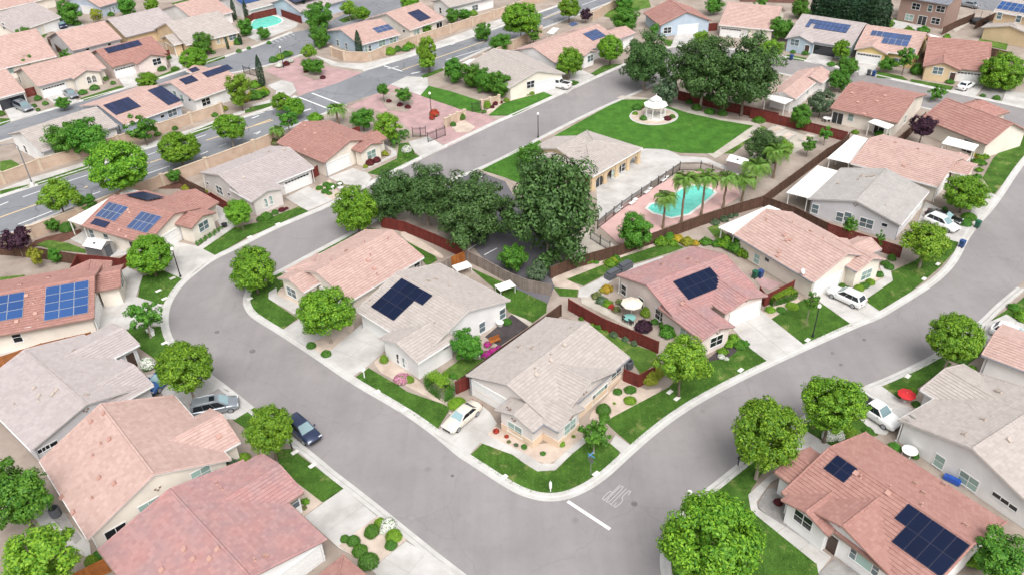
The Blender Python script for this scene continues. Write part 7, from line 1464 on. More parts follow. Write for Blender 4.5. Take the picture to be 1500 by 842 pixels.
    for it in h['items']:
        if it[0] == 'arcade':
            _, xa, xb, y, n, ht = it
            mb = MB(); bw = (xb-xa)/n
            for i in range(n):
                c = xa+bw*(i+.5); r = bw/2-.5; z0 = ht-r*.75-.85; A = [math.pi*j/10 for j in range(11)]
                arc = [(c+r*math.cos(a_), z0+r*.75*math.sin(a_)) for a_ in A]
                for yy, fl in ((y-.2, 0), (y+.2, 1)):
                    for (xa_, za), (xb_, zb) in zip(arc, arc[1:]):
                        f = [(xa_, yy, za), (xa_, yy, ht), (xb_, yy, ht), (xb_, yy, zb)]; mb.face(f if fl else f[::-1])
                for (xa_, za), (xb_, zb) in zip(arc, arc[1:]): mb.face([(xa_, y-.2, za), (xb_, y-.2, zb), (xb_, y+.2, zb), (xa_, y+.2, za)])
            mb.build('arch_wall', wm, root)
            for i in range(n+1):
                q = MB(); q.box((0, 0, (ht-.26)/2), (.8, .5, ht-.26)); q.box((0, 0, .2), (.94, .64, .4)); q.box((0, 0, ht-.2), (.64, .44, .4))
                link('column', q.mesh('column', wm), root, (xa+bw*i, y, 0))
for i, h in enumerate(HOUSES): house(h, i)

# ------------------------------------------------------------------ fences, walls, covers
def wood_fence(mat, label, ht, pts, k):
    m = MT[mat]; root = thing('wooden_fence', label, 'fence', (*pts[0], .02), 0, None)
    bd = MB(); rl = MB(); o = Vector(pts[0])
    post = MB(); post.box((0, 0, ht/2), (.11, .11, ht+.04)); pm = post.mesh('post', m)
    rnd = random.Random(k); rails = MB()
    for a, b in zip(pts, pts[1:]):
        a, b = Vector(a)-o, Vector(b)-o; L = (b-a).length; d = (b-a)/L; an = math.atan2(d.y, d.x); nn = Vector((-d.y, d.x))
        n = max(1, int(L/.155)); st = L/n
        for i in range(n):
            c = a+d*(st*(i+.5)); h = ht-.05+rnd.uniform(-.03, .03)
            bd.box((c.x, c.y, h/2+.03), (st-.012, .02, h), an)
        for z in (.35, ht-.3): rails.box((*((a+b)/2+nn*.035), z), (L-.02, .045, .09), an)
        rails.box((*((a+b)/2), ht+.0), (L-.02, .10, .035), an)
        np_ = max(1, round(L/2.4))
        for i in range(np_+(b == Vector(pts[-1])-o)):
            c = a+d*(L*i/np_)+nn*.09; link('post', pm, root, (c.x, c.y, 0), an)
    x = bd.build('fence_boards', m, root); x['kind'] = 'stuff'
    x = rails.build('rails', m, root); x['kind'] = 'stuff'
def iron_fence(mat, label, ht, pts, kind):
    m = MT[mat]; root = thing(kind, label, 'gate' if kind == 'iron_gate' else 'fence', (*pts[0], .1))
    o = Vector(pts[0]); pk = MB(); rails = MB()
    post = MB(); post.box((0, 0, ht/2+.05), (.09, .09, ht+.1)); post.box((0, 0, ht+.12), (.12, .12, .05)); pm = post.mesh('post', m)
    for a, b in zip(pts, pts[1:]):
        a, b = Vector(a)-o, Vector(b)-o; L = (b-a).length; d = (b-a)/L; an = math.atan2(d.y, d.x)
        n = max(1, int(L/.14))
        for i in range(n):
            c = a+d*(L*(i+.5)/n); pk.box((c.x, c.y, ht/2), (.022, .022, ht-.1), an)
        for z in (.15, ht-.1, ht-.3): rails.box((*((a+b)/2), z), (L, .045, .045), an)
        np_ = max(1, round(L/2.4))
        for i in range(np_+1):
            c = a+d*(L*i/np_); link('post', pm, root, (c.x, c.y, 0), an)
    x = pk.build('pickets', m, root); x['kind'] = 'stuff'; x = rails.build('rails', m, root); x['kind'] = 'stuff'
for k, (kind, mat, label, ht, pts) in enumerate(FENCES):
    if kind == 'wooden_fence': wood_fence(mat, label, ht, pts, k)
    else: iron_fence(mat, label, ht, pts, kind)
for label, ht, pts in BLOCKWALLS:
    root = thing('block_wall', label, 'wall', (*pts[0], 0)); o = Vector(pts[0]); P = [tuple(Vector(q)-o) for q in pts]
    mb = MB(); cp = MB(); pil = MB(); pil.box((0, 0, ht/2+.08), (.5, .5, ht+.16)); pil.box((0, 0, ht+.2), (.6, .6, .1)); pm = pil.mesh('pilaster', MT['wall_cap'])
    for a, b in zip(P, P[1:]):
        a, b = Vector(a), Vector(b); L = (b-a).length; d = (b-a)/L; an = math.atan2(d.y, d.x)
        nr = 10
        for j in range(nr):
            c = (a+b)/2; mb.box((c.x, c.y, ht*(j+.5)/nr), (L, .2 - (.0 if j % 2 else .006), ht/nr-.012), an)
        mb.box((*((a+b)/2), ht/2), (L-.01, .17, ht-.02), an)
        cp.box((*((a+b)/2), ht+.04), (L+.05, .3, .1), an)
        n = max(1, round(L/7))
        for i in range(n): link('pilaster', pm, root, (*(a+d*(L*i/n)), 0), an)
    link('pilaster', pm, root, (*P[-1], 0))
    mb.build('wall_blocks', MT['block_wall'], root); cp.build('coping', MT['wall_cap'], root)
for label, ht, pts in PATIOS:
    o = Vector(pts[0]); P = [Vector(q)-o for q in pts]; root = thing('patio_cover', label, 'patio cover', (*pts[0], .02))
    u = P[1]-P[0]; v = P[-1]-P[0]
    n = max(4, int(u.length/.35)); mb = MB()
    for i in range(n):
        a, b = P[0].lerp(P[1], i/n), P[0].lerp(P[1], (i+.86)/n); c, d = P[3].lerp(P[2], (i+.86)/n), P[3].lerp(P[2], i/n)
        mb.prism([a, b, c, d], ht, ht+.09, 0, True)
        a2, d2 = P[0].lerp(P[1], (i+.86)/n), P[3].lerp(P[2], (i+.86)/n); b2, c2 = P[0].lerp(P[1], (i+1)/n), P[3].lerp(P[2], (i+1)/n)
        mb.prism([a2, b2, c2, d2], ht, ht+.045, 0, True)
    mb.build('roof_panel', MT['patio_white'], root)
    bm_ = MB(); e = u.normalized(); w = (P[3]-P[0]).normalized()*.25
    bm_.tube([(*(P[0]+w), ht-.09), (*(P[1]+w), ht-.09)], .085, 4); bm_.tube([(*(P[3]-w), ht-.09), (*(P[2]-w), ht-.09)], .085, 4); bm_.build('beam', MT['white_metal'], root)
    ps = MB(); ps.box((0, 0, ht/2-.08), (.12, .12, ht-.18)); pm = ps.mesh('post', MT['white_metal'])
    k = max(2, round(u.length/3))
    for i in range(k): q = (P[0]+w).lerp(P[1]+w, .04+.92*i/(k-1)); link('post', pm, root, (q.x, q.y, 0), math.atan2(e.y, e.x))
    for q in ((P[3]-w)+e*.3, (P[2]-w)-e*.3): link('post', pm, root, (q.x, q.y, 0), math.atan2(e.y, e.x))

# ------------------------------------------------------------------ foliage
rng = np.random.default_rng(11)
def unit(n):
    v = rng.normal(size=(n, 3)); return v/np.linalg.norm(v, axis=1)[:, None]
def leaf_quads(C, Nn, size, asp=.55):
    n = len(C); r = unit(n); Nn = Nn/np.linalg.norm(Nn, axis=1)[:, None]
    t = np.cross(Nn, r); t /= np.linalg.norm(t, axis=1)[:, None]; b = np.cross(Nn, t)
    s = (size*rng.uniform(.7, 1.3, n))[:, None]/2
    q = np.stack([C-t*s, C-b*s*asp+Nn*s*.15, C+t*s, C+b*s*asp+Nn*s*.15], 1)
    return q
def quad_mesh(name, Q, mats, mi=None):
    n = len(Q); me = bpy.data.meshes.new(name)
    me.vertices.add(n*4); me.vertices.foreach_set('co', Q.reshape(-1).astype(np.float32))
    me.loops.add(n*4); me.loops.foreach_set('vertex_index', np.arange(n*4, dtype=np.int32))
    me.polygons.add(n); me.polygons.foreach_set('loop_start', np.arange(0, n*4, 4, dtype=np.int32))
    me.polygons.foreach_set('loop_total', np.full(n, 4, dtype=np.int32))
    for m in (mats if isinstance(mats, list) else [mats]): me.materials.append(m)
    if mi is not None: me.polygons.foreach_set('material_index', mi.astype(np.int32))
    me.update(calc_edges=True); me.validate(); return me
def crown(mat, nb, br, per, leaf, rough=.1, inner=.25, flat=-.6, droop=0, spread=1., up=.35, holes=0):
    """blobs of leaves over a unit ball"""
    d = unit(nb); r = np.where(rng.random(nb) < inner, rng.uniform(.2, .7, nb), rng.uniform(1-rough*2.2, 1+rough*.4, nb))
    r = r-br*.9
    c = d*np.maximum(r, .05)[:, None]; c[:, 2] = np.maximum(c[:, 2], flat)
    if holes:
        hd = unit(holes); c = c[np.all((c@hd.T) < .62, axis=1)]; nb = len(c)
    bs = br*rng.uniform(.65, 1.35, nb)
    e = unit(nb*per); cc = np.repeat(c, per, 0); rr = np.repeat(bs, per)
    P = cc+e*(rr*rng.uniform(.6, 1.05, nb*per))[:, None]*np.array([1, 1, .85])
    P[:, 2] -= droop*np.linalg.norm(P[:, :2], axis=1)**2
    out = cc/np.maximum(np.linalg.norm(cc, axis=1), .05)[:, None]
    Nn = e*.8+out*.4+np.array([0, 0, up])+rng.normal(size=P.shape)*.35
    return quad_mesh('crown', leaf_quads(P*spread, Nn, np.full(len(P), leaf)), MT[mat])
CR = {'round': [crown('leaf_street', 230, .155, 105, .078, (.06, .1, .13, .07, .1, .12)[_], .2, holes=(0, 2, 1, 0, 1, 2)[_]) for _ in range(6)],
      'lime': [crown('leaf_lime', 95, .19, 130, .09, .15, .2, holes=3) for _ in range(3)],
      'airy': [crown('leaf_mid', 60, .16, 60, .14, .18, .3, holes=5) for _ in range(3)],
      'bushy': [crown('leaf_mid', 100, .2, 140, .09, .15, holes=2) for _ in range(3)],
      'oak': [crown('leaf_oak', 210, .155, 140, .062, .2, .3, -.75, .12, holes=4) for _ in range(3)],
      'willow': [crown('leaf_grey', 90, .19, 90, .11, .14, droop=.1) for _ in range(2)],
      'plum': [crown('leaf_plum', 80, .2, 80, .13, .14, holes=2) for _ in range(2)],
      'yellow': [crown('leaf_yellow', 60, .19, 60, .13, .15, holes=3)]}
def trunk_mesh(seed, mat, limbs=5):
    r = random.Random(seed); mb = MB()
    mb.tube([(0, 0, -.02), (.01, .01, .12), (.03, 0, .5), (.02, .02, 1)], [.075, .052, .043, .038], 8)
    for i in range(limbs):
        a = 2*math.pi*i/limbs+r.uniform(-.3, .3); s = r.uniform(.25, .42); z0 = r.uniform(.72, .98)
        mb.tube([(.025, .01, z0), (.025+math.cos(a)*s*.5, .01+math.sin(a)*s*.5, z0+.3), (math.cos(a)*s*1.3, math.sin(a)*s*1.3, z0+r.uniform(.5, .8))], [.032, .024, .009], 6)
    return mb.mesh('trunk', MT[mat])
TK = [trunk_mesh(i, 'pale_trunk' if i % 2 else 'trunk') for i in range(4)]
for i, (kind, label, grp, x, y, R_, Rv, zc) in enumerate(TREES):
    root = thing('tree', label, 'tree', (x, y, .05), R.uniform(0, 6.28), grp)
    ms = CR[kind]; c = link('crown', ms[i % len(ms)], root, (0, 0, zc)); k_ = 1.14 if kind == 'oak' else 1.05; c.scale = (R_*k_, R_*k_, Rv*k_)
    t = link('trunk', TK[i % 4], root); base = max(.4, zc-Rv*.55); w = max(.55, min(2.6, R_*.75)) if kind != 'oak' else 4.2
    t.scale = (w*1.3, w*1.3, base)
def inside(c, P):
    ins = np.zeros(len(c), bool); j = len(P)-1
    for i in range(len(P)):
        xi, yi, xj, yj = *P[i], *P[j]
        if yi != yj: ins ^= ((yi > c[:, 1]) != (yj > c[:, 1])) & (c[:, 0] < (xj-xi)*(c[:, 1]-yi)/(yj-yi)+xi)
        j = i
    return ins
def turf():
    """short grass standing on the lawns nearer the camera"""
    Q = []
    for nm, mt, z, z0, pts, sm in GROUND:
        if nm != 'lawn' or max(math.hypot(*p) for p in pts) > 150: continue
        P = np.array(pts); lo, hi = P.min(0)-.1, P.max(0)+.1; n = int(np.prod(hi-lo)*26)
        c = rng.uniform(lo, hi, (n, 2)); c = c[inside(c, P)]
        for nm2, mt2, z2, z02, p2, sm2 in GROUND:
            if nm2 in ('driveway', 'path', 'sidewalk', 'gravel_bed', 'planting_bed') and len(c): c = c[~inside(c, np.array(p2))]
        n = len(c)
        if n: Q.append(leaf_quads(np.column_stack([c, np.full(n, z+.035)]), rng.normal(size=(n, 3))*.8+np.array([0, 0, .7]), np.full(n, .16), .35))
    o = link('grass', quad_mesh('grass', np.concatenate(Q), MT['leaf_grass'])); tag(o, 'short mown grass on the lawns', 'grass', kind='stuff')
turf()
def frond_mesh(n=26, L=1.0):
    Q = []; mb = MB(); pts = []
    for i in range(n+1):
        s = i/n; pts.append((s*.92, 0, .42*math.sin(s*2.3)-.62*s*s))
    for i in range(2, n):
        p = Vector(pts[i]); w = .30*math.sin(math.pi*min(1, .12+.88*i/n))+.05
        for sd in (-1, 1):
            for k in (0, .5):
                a = p+(Vector(pts[min(n, i+1)])-p)*k; tip = a+Vector((w*.55, sd*w, -.35*w))
                b = a+Vector((.028, 0, 0)); m = (a+tip)/2+Vector((.012, sd*.004, .02))
                Q.append([tuple(a), tuple(b), tuple(tip), tuple(m)])
    return quad_mesh('frond', np.array(Q), MT['leaf_palm'])
FR = frond_mesh(); 
for i, (label, x, y, z, fl) in enumerate(PALMS):
    root = thing('palm_tree', label, 'palm', (x, y, .05)); mb = MB(); rr = random.Random(i)
    pts = [(rr.uniform(-.05, .05), rr.uniform(-.05, .05), z*k/8) for k in range(9)]; pts[0] = (0, 0, 0)
    mb.tube(pts, [.26, .2, .18, .17, .165, .16, .16, .17, .2], 9); mb.tube([(*pts[-1][:2], z-.05), (*pts[-1][:2], z+.35)], [.2, .09], 8)
    mb.build('trunk', MT['palm_trunk'], root)
    nf = 22
    for k in range(nf):
        f = link('frond', FR, root, (pts[-1][0], pts[-1][1], z+.25)); el = -(.1+.95*(k/nf))+.55
        f.rotation_euler = (rr.uniform(-.3, .3), -el+rr.uniform(-.18, .18), k*2.4+rr.uniform(-.2, .2)); s = fl*rr.uniform(.85, 1.1); f.scale = (s, s, s)
def column_mesh(mat, n, leaf):
    z = rng.random(n); a = rng.uniform(0, 6.283, n); prof = np.minimum(1, np.minimum(z*9+.35, ((1-z)*2.6)**.7))
    r = prof*rng.uniform(.72, 1.03, n); P = np.stack([np.cos(a)*r, np.sin(a)*r, z], 1)
    Nn = np.stack([np.cos(a), np.sin(a), np.full(n, .5)], 1)+rng.normal(size=(n, 3))*.35
    return P, Nn
def cypress_mesh(asp):
    P, Nn = column_mesh('leaf_dark', 2600, .2); P2 = P.copy(); P2[:, 2] *= asp
    Q = leaf_quads(P2, Nn, np.full(len(P), .30), .5); Q[:, :, 2] /= asp
    return quad_mesh('foliage', Q, MT['leaf_dark'])
CYM = [cypress_mesh(8), cypress_mesh(4)]
for i, (label, x, y, z, r_) in enumerate(CYPRESS):
    root = thing('cypress_tree', label, 'cypress', (x, y, .02), R.uniform(0, 6)); f = link('foliage', CYM[1 if r_ > 2 else 0], root, (0, 0, .1)); f.scale = (r_, r_, z)
    mb = MB(); mb.tube([(0, 0, 0), (0, 0, z*.7)], [r_*.16, r_*.08], 7); mb.build('trunk', MT['trunk'], root)
def shrub_mesh(mat, n, leaf, lump=0, flower=None, ff=.25, box=False):
    n = int(n*2.1)
    d = unit(n); d[:, 2] = np.abs(d[:, 2])*1.15-.15
    lm = 1+lump*np.sin(d[:, 0]*5+rng.uniform(0, 6))*np.sin(d[:, 1]*5+rng.uniform(0, 6))+lump*.6*np.sin(d[:, 2]*7)
    P = d*(lm*rng.uniform(.78, 1.0, n))[:, None]
    if box: P = np.sign(d)*np.abs(d)**.45*.9*rng.uniform(.9, 1.0, (n, 1))
    Nn = d+rng.normal(size=P.shape)*.45+np.array([0, 0, .3])
    Q = leaf_quads(P, Nn, np.full(n, leaf)); mi = None; ms = MT[mat]
    if flower:
        k = int(n*ff); dd = unit(k); dd[:, 2] = np.abs(dd[:, 2]); PP = dd*rng.uniform(.92, 1.12, (k, 1))
        Q = np.concatenate([Q, leaf_quads(PP, dd+rng.normal(size=PP.shape)*.3, np.full(k, leaf*.9), .9)])
        mi = np.concatenate([np.zeros(n), np.ones(k)]); ms = [MT[mat], MT[flower]]
    return quad_mesh('shrub', Q, ms, mi)
SH = {'ball': [shrub_mesh('leaf_hedge', 900, .16), shrub_mesh('leaf_mid', 900, .16, .05)], 'ballb': [shrub_mesh('leaf_lime', 900, .16, .06), shrub_mesh('leaf_hedge', 800, .17, .08)],
      'loose': [shrub_mesh('leaf_mid', 700, .24, .22), shrub_mesh('leaf_street', 700, .24, .22)], 'white': [shrub_mesh('leaf_mid', 600, .2, .1, 'petal_white', .55)], 'pink': [shrub_mesh('leaf_mid', 600, .2, .12, 'petal_pink', .7)],
      'magenta': [shrub_mesh('leaf_mid', 300, .25, .25, 'petal_magenta', 1.6)], 'red': [shrub_mesh('leaf_maroon', 400, .24, .2, 'petal_red', .6)], 'coral': [shrub_mesh('leaf_olive', 500, .22, .2, 'petal_red', .9)],
      'grey': [shrub_mesh('leaf_grey', 650, .24, .2)], 'gold': [shrub_mesh('leaf_gold', 650, .22, .2), shrub_mesh('leaf_yellow', 650, .22, .2)], 'yellow': [shrub_mesh('leaf_yellow', 800, .19, .12)],
      'plum': [shrub_mesh('leaf_plum', 800, .2, .15)], 'maroon': [shrub_mesh('leaf_maroon', 700, .2, .1)], 'mix': [shrub_mesh('leaf_olive', 450, .28, .25), shrub_mesh('leaf_grey', 450, .28, .25), shrub_mesh('leaf_street', 450, .28, .25)],
      'airyb': [shrub_mesh('leaf_olive', 500, .26, .25)], 'hedge': [shrub_mesh('leaf_mid', 1100, .14, .03, box=True)], 'box': [shrub_mesh('leaf_hedge', 900, .16, .03, box=True)]}
CI = scene.camera.matrix_world.inverted()
ORD = 'first second third fourth fifth sixth seventh eighth ninth tenth'.split()
def placed(label, pts):
    """the same label with each one's place in its row, left to right as seen from the drone"""
    sx = [(lambda c: c.x/-c.z)(CI @ Vector((p[0], p[1], 0))) for p in pts]; od = sorted(range(len(pts)), key=lambda i: sx[i]); n = len(pts)
    out = [label]*n
    for r, i in enumerate(od):
        w = '' if n == 1 else (('left one', 'right one')[r] if n == 2 else ('leftmost' if r == 0 else ('rightmost' if r == n-1 else ORD[r]+' from left')))
        if w: out[i] = label+', '+w
    return out
ns = 0
for kind, label, cat, pts in SHRUBS:
    lbs = placed(label, pts)
    for j, (x, y, r_, h_) in enumerate(pts):
        ms = SH[kind]; o = link({'hedge': 'hedge_bush', 'box': 'hedge_bush'}.get(kind, 'shrub'), ms[(ns+j) % len(ms)], None, (x, y, .1+h_*.25), R.uniform(0, 6.28) if kind not in ('box', 'hedge') else .6)
        o.scale = (r_, r_*R.uniform(.88, 1.1), h_); tag(o, lbs[j], cat, label if len(pts) > 1 else None)
    ns += 1
for label, kind, a, b, w, ht in HEDGES:
    a, b = Vector(a), Vector(b); L = (b-a).length; n = int(1500*L)
    d = rng.uniform(-1, 1, (n, 3)); ax = np.argmax(np.abs(d), 1); d[np.arange(n), ax] = np.sign(d[np.arange(n), ax]); d[:, 2] = np.abs(d[:, 2])*2-1
    Nn = np.zeros((n, 3)); Nn[np.arange(n), ax] = d[np.arange(n), ax]
    P = d*np.array([L/2, w/2, ht/2])+rng.normal(size=d.shape)*.05
    mi = (P[:, 2] > ht*.36).astype(float)
    me = quad_mesh('hedge', leaf_quads(P, Nn+rng.normal(size=P.shape)*.4, np.full(n, .17)), [MT['leaf_hedge'], MT['leaf_lime']], mi)
    o = link('hedge', me, None, (*((a+b)/2), ht/2+.08), math.atan2(b.y-a.y, b.x-a.x)); tag(o, label, 'hedge')

# ------------------------------------------------------------------ vehicles
def car_meshes(style):
    D = {'sedan': (4.9, .90, 1.40, .92), 'suv': (4.7, .93, 1.68, 1.02), 'van': (5.0, .98, 1.74, 1.02), 'pickup': (5.5, .97, 1.82, 1.10)}[style]
    L, w, H, belt = D; h = L/2
    if style == 'sedan': st = [(-h, .80, .45, .80), (-h+.12, .93, .3, .93), (-h+.9, 1, .24, .99), (-1.0, 1, .22, .97), (.9, 1, .22, .95), (h-1.1, 1, .24, .90), (h-.25, .95, .28, .76), (h, .78, .4, .62)]
    else: st = [(-h, .86, .5, belt), (-h+.1, .97, .36, belt+.04), (-h+.9, 1, .3, belt+.03), (-.9, 1, .28, belt), (.9, 1, .28, belt), (h-1.0, 1, .3, belt-.03), (h-.2, .95, .34, belt-.18), (h, .84, .45, belt-.36)]
    body = MB(); rows = []
    for x, k, z0, z1 in st:
        ww = w*k; mid = (z0+z1)/2
        rows.append([(x, -ww*.9, z0), (x, -ww, z0+.14), (x, -ww*1.0, mid+.08), (x, -ww*.955, z1-.07), (x, -ww*.86, z1), (x, 0, z1+.035), (x, ww*.86, z1), (x, ww*.955, z1-.07), (x, ww, mid+.08), (x, ww, z0+.14), (x, ww*.9, z0)])
    for a, b in zip(rows, rows[1:]):
        for i in range(len(a)-1): body.face([a[i], b[i], b[i+1], a[i+1]])
        body.face([a[-1], b[-1], b[0], a[0]])
    body.face(rows[0]); body.face(rows[-1][::-1])
    # cabin
    if style == 'sedan': b0, b1, t0, t1 = -1.75, 1.05, -1.05, .25
    elif style == 'suv': b0, b1, t0, t1 = -2.2, 1.2, -1.75, .25
    elif style == 'van': b0, b1, t0, t1 = -2.4, 1.5, -2.15, .55
    else: b0, b1, t0, t1 = -.75, 1.35, -.6, .6
    wb, wt = w*.88, w*.70
    zb = belt+(.0 if style == 'sedan' else -.02)
    cab = body; xs = [(t0, wt), (t0+.25, wt*1.03), (t1-.3, wt*1.03), (t1, wt*.96)]
    bt = [(b0, -wb, zb), (b1, -wb, zb), (b1, wb, zb), (b0, wb, zb)]; tp = [(t0, -wt, H-.05), (t1, -wt, H-.05), (t1, wt, H-.05), (t0, wt, H-.05)]
    for i in range(4):
        j = (i+1) % 4; cab.face([bt[i], bt[j], tp[j], tp[i]])
    r2_ = [(t0+.12, -wt*.85, H), (t1-.18, -wt*.85, H), (t1-.18, wt*.85, H), (t0+.12, wt*.85, H)]
    for i in range(4):
        j = (i+1) % 4; cab.face([tp[i], tp[j], r2_[j], r2_[i]])
    cab.face(r2_)
    if style == 'pickup':
        for s in (-1, 1): body.box((-1.75, s*(w-.09), belt+.13), (1.95, .1, .26))
        body.box((-h+.06, 0, belt+.12), (.08, 2*w-.12, .26))
    if style in ('suv', 'van'):
        for s in (-1, 1): body.tube([(t0+.2, s*wt*.9, H+.0), (t0+.35, s*wt*.9, H+.06), (t1-.45, s*wt*.9, H+.06), (t1-.3, s*wt*.9, H)], .025, 5)
    def quad_on(a, b, c, d, f0, f1, g0, g1, off):
        a, b, c, d = map(Vector, (a, b, c, d)); n = (b-a).cross(d-a).normalized()*off
        P = lambda u, v: tuple((a.lerp(b, u)).lerp(d.lerp(c, u), v)+n)
        return [P(f0, g0), P(f1, g0), P(f1, g1), P(f0, g1)]
    parts = []
    g = MB(); g.face(quad_on(bt[1], bt[2], tp[2], tp[1], .06, .94, .06, .95, .012)); parts.append(('windshield', g, 'windshield'))
    g = MB(); g.face(quad_on(bt[3], bt[0], tp[0], tp[3], .08, .92, .15, .92, .012)); parts.append(('rear_window', g, 'car_glass'))
    n = {'sedan': 2, 'suv': 3, 'van': 3, 'pickup': 2}[style]
    for (a, b, c, d) in ((bt[0], bt[1], tp[1], tp[0]), (bt[2], bt[3], tp[3], tp[2])):
        for i in range(n):
            g = MB(); g.face(quad_on(a, b, c, d, .05+.9*i/n+.006, .05+.9*(i+1)/n-.006, .10, .93, .012)); parts.append(('side_window', g, 'car_glass'))
    for s in (-1, 1):
        g = MB(); z = st[-2][3]-.12; g.box((h-.13, s*w*.68, z), (.16, w*.4, .14)); parts.append(('headlight', g, 'lamp_clear'))
        g = MB(); z = st[1][3]-.14; g.box((-h+.03, s*w*.7, z), (.12, w*.34, .16)); parts.append(('taillight', g, 'lamp_red'))
        g = MB(); g.box((b1-.35, s*(w+.07), belt+.08), (.14, .18, .13)); parts.append(('wing_mirror', g, None))
    g = MB(); g.box((h-.06, 0, .48), (.14, w*1.2, .2)); parts.append(('grille', g, 'dark_plastic'))
    g = MB(); g.box((-h+.02, 0, .55), (.05, .5, .14)); parts.append(('number_plate', g, 'trim_white'))
    if style == 'pickup': g = MB(); g.box((-1.75, 0, belt+.05), (1.9, 2*w-.3, .06)); parts.append(('truck_bed', g, 'dark_plastic'))
    if style == 'van': g = MB(); g.box((-.1, 0, H+.012), (.55, .8, .02)); parts.append(('sunroof', g, 'car_glass'))
    if style == 'sedan': g = MB(); 
    return body, parts, L, w
CARM = {}
ty = MB(); ty.lathe([(.25, -.11), (.33, -.1), (.345, -.05), (.345, .05), (.33, .1), (.25, .11)], 20); TYRE = ty.mesh('tyre', MT['rubber'])
ri = MB(); ri.lathe([(.06, .05), (.245, .09), (.25, .118)], 16)
for k in range(5): ri.box((.13*math.cos(k*1.2566), .13*math.sin(k*1.2566), .112), (.2, .05, .02), k*1.2566)
RIM = ri.mesh('rim', MT['rim'])
def make_car(style, paintn, label, x, y, an):
    if style not in CARM: CARM[style] = car_meshes(style)
    body, parts, L, w = CARM[style]
    root = thing({'pickup': 'pickup_truck', 'van': 'minivan'}.get(style, 'parked_car'), label, 'car', (x, y, .115), an)
    key = (style, paintn)
    if key not in CARM:
        bm_ = body.mesh('body', MT[paintn]); q = bmesh.new(); q.from_mesh(bm_); bmesh.ops.remove_doubles(q, verts=q.verts, dist=.002)
        bmesh.ops.recalc_face_normals(q, faces=q.faces)
        es = [e for e in q.edges if len(e.link_faces) == 2 and e.calc_face_angle(0) > .45]
        bmesh.ops.bevel(q, geom=es, offset=.045, segments=2, affect='EDGES', clamp_overlap=True)
        for f in q.faces: f.smooth = True
        for e in q.edges: e.smooth = len(e.link_faces) == 2 and e.calc_face_angle(0) < .7
        q.to_mesh(bm_); q.free(); CARM[key] = (bm_, [(n, g.mesh(n, MT[m or paintn])) for n, g, m in parts])
    bm_, ps = CARM[key]
    b = link('body', bm_, root)
    for n, me in ps: link(n, me, root)
    for sx in (1, -1):
        for sy in (1, -1):
            wl = link('wheel', TYRE, root, (sx*L*.295+(.08 if sx > 0 else 0), sy*(w-.1), .345)); wl.rotation_euler = (-sy*math.pi/2, 0, 0)
            link('rim', RIM, wl)
for c in CARS: make_car(*c)

# ------------------------------------------------------------------ lamps and single things
def lamp_parts():
    p = MB(); p.lathe([(.16, 0), (.16, .12), (.1, .3), (.075, .8), (.06, 4.0), (.1, 4.05), (.1, 4.15)], 10)
    g = MB(); g.lathe([(.06, 4.15), (.17, 4.22), (.235, 4.38), (.2, 4.55), (.1, 4.66), (.02, 4.7)], 12)
    return p.mesh('lamp_post', MT['black_metal']), g.mesh('lamp_globe', MT['lamp_globe'])
LP = lamp_parts()
for (x, y), label in LAMPS:
    t = thing('street_lamp', label, 'street lamp', (x, y, .1)); link('lamp_post', LP[0], t); link('lamp_globe', LP[1], t)
def oct_roof(mb, r0, z0, r1, z1, k=8, th=.06):
    for i in range(k):
        a, b = 2*math.pi*i/k+.39, 2*math.pi*(i+1)/k+.39
        q = [(r0*math.cos(a), r0*math.sin(a), z0), (r0*math.cos(b), r0*math.sin(b), z0), (r1*math.cos(b), r1*math.sin(b), z1), (r1*math.cos(a), r1*math.sin(a), z1)]
        mb.face(q); mb.face([(x, y, z-th) for x, y, z in q][::-1]); mb.face([(q[0][0], q[0][1], q[0][2]-th), (q[1][0], q[1][1], q[1][2]-th), q[1], q[0]])
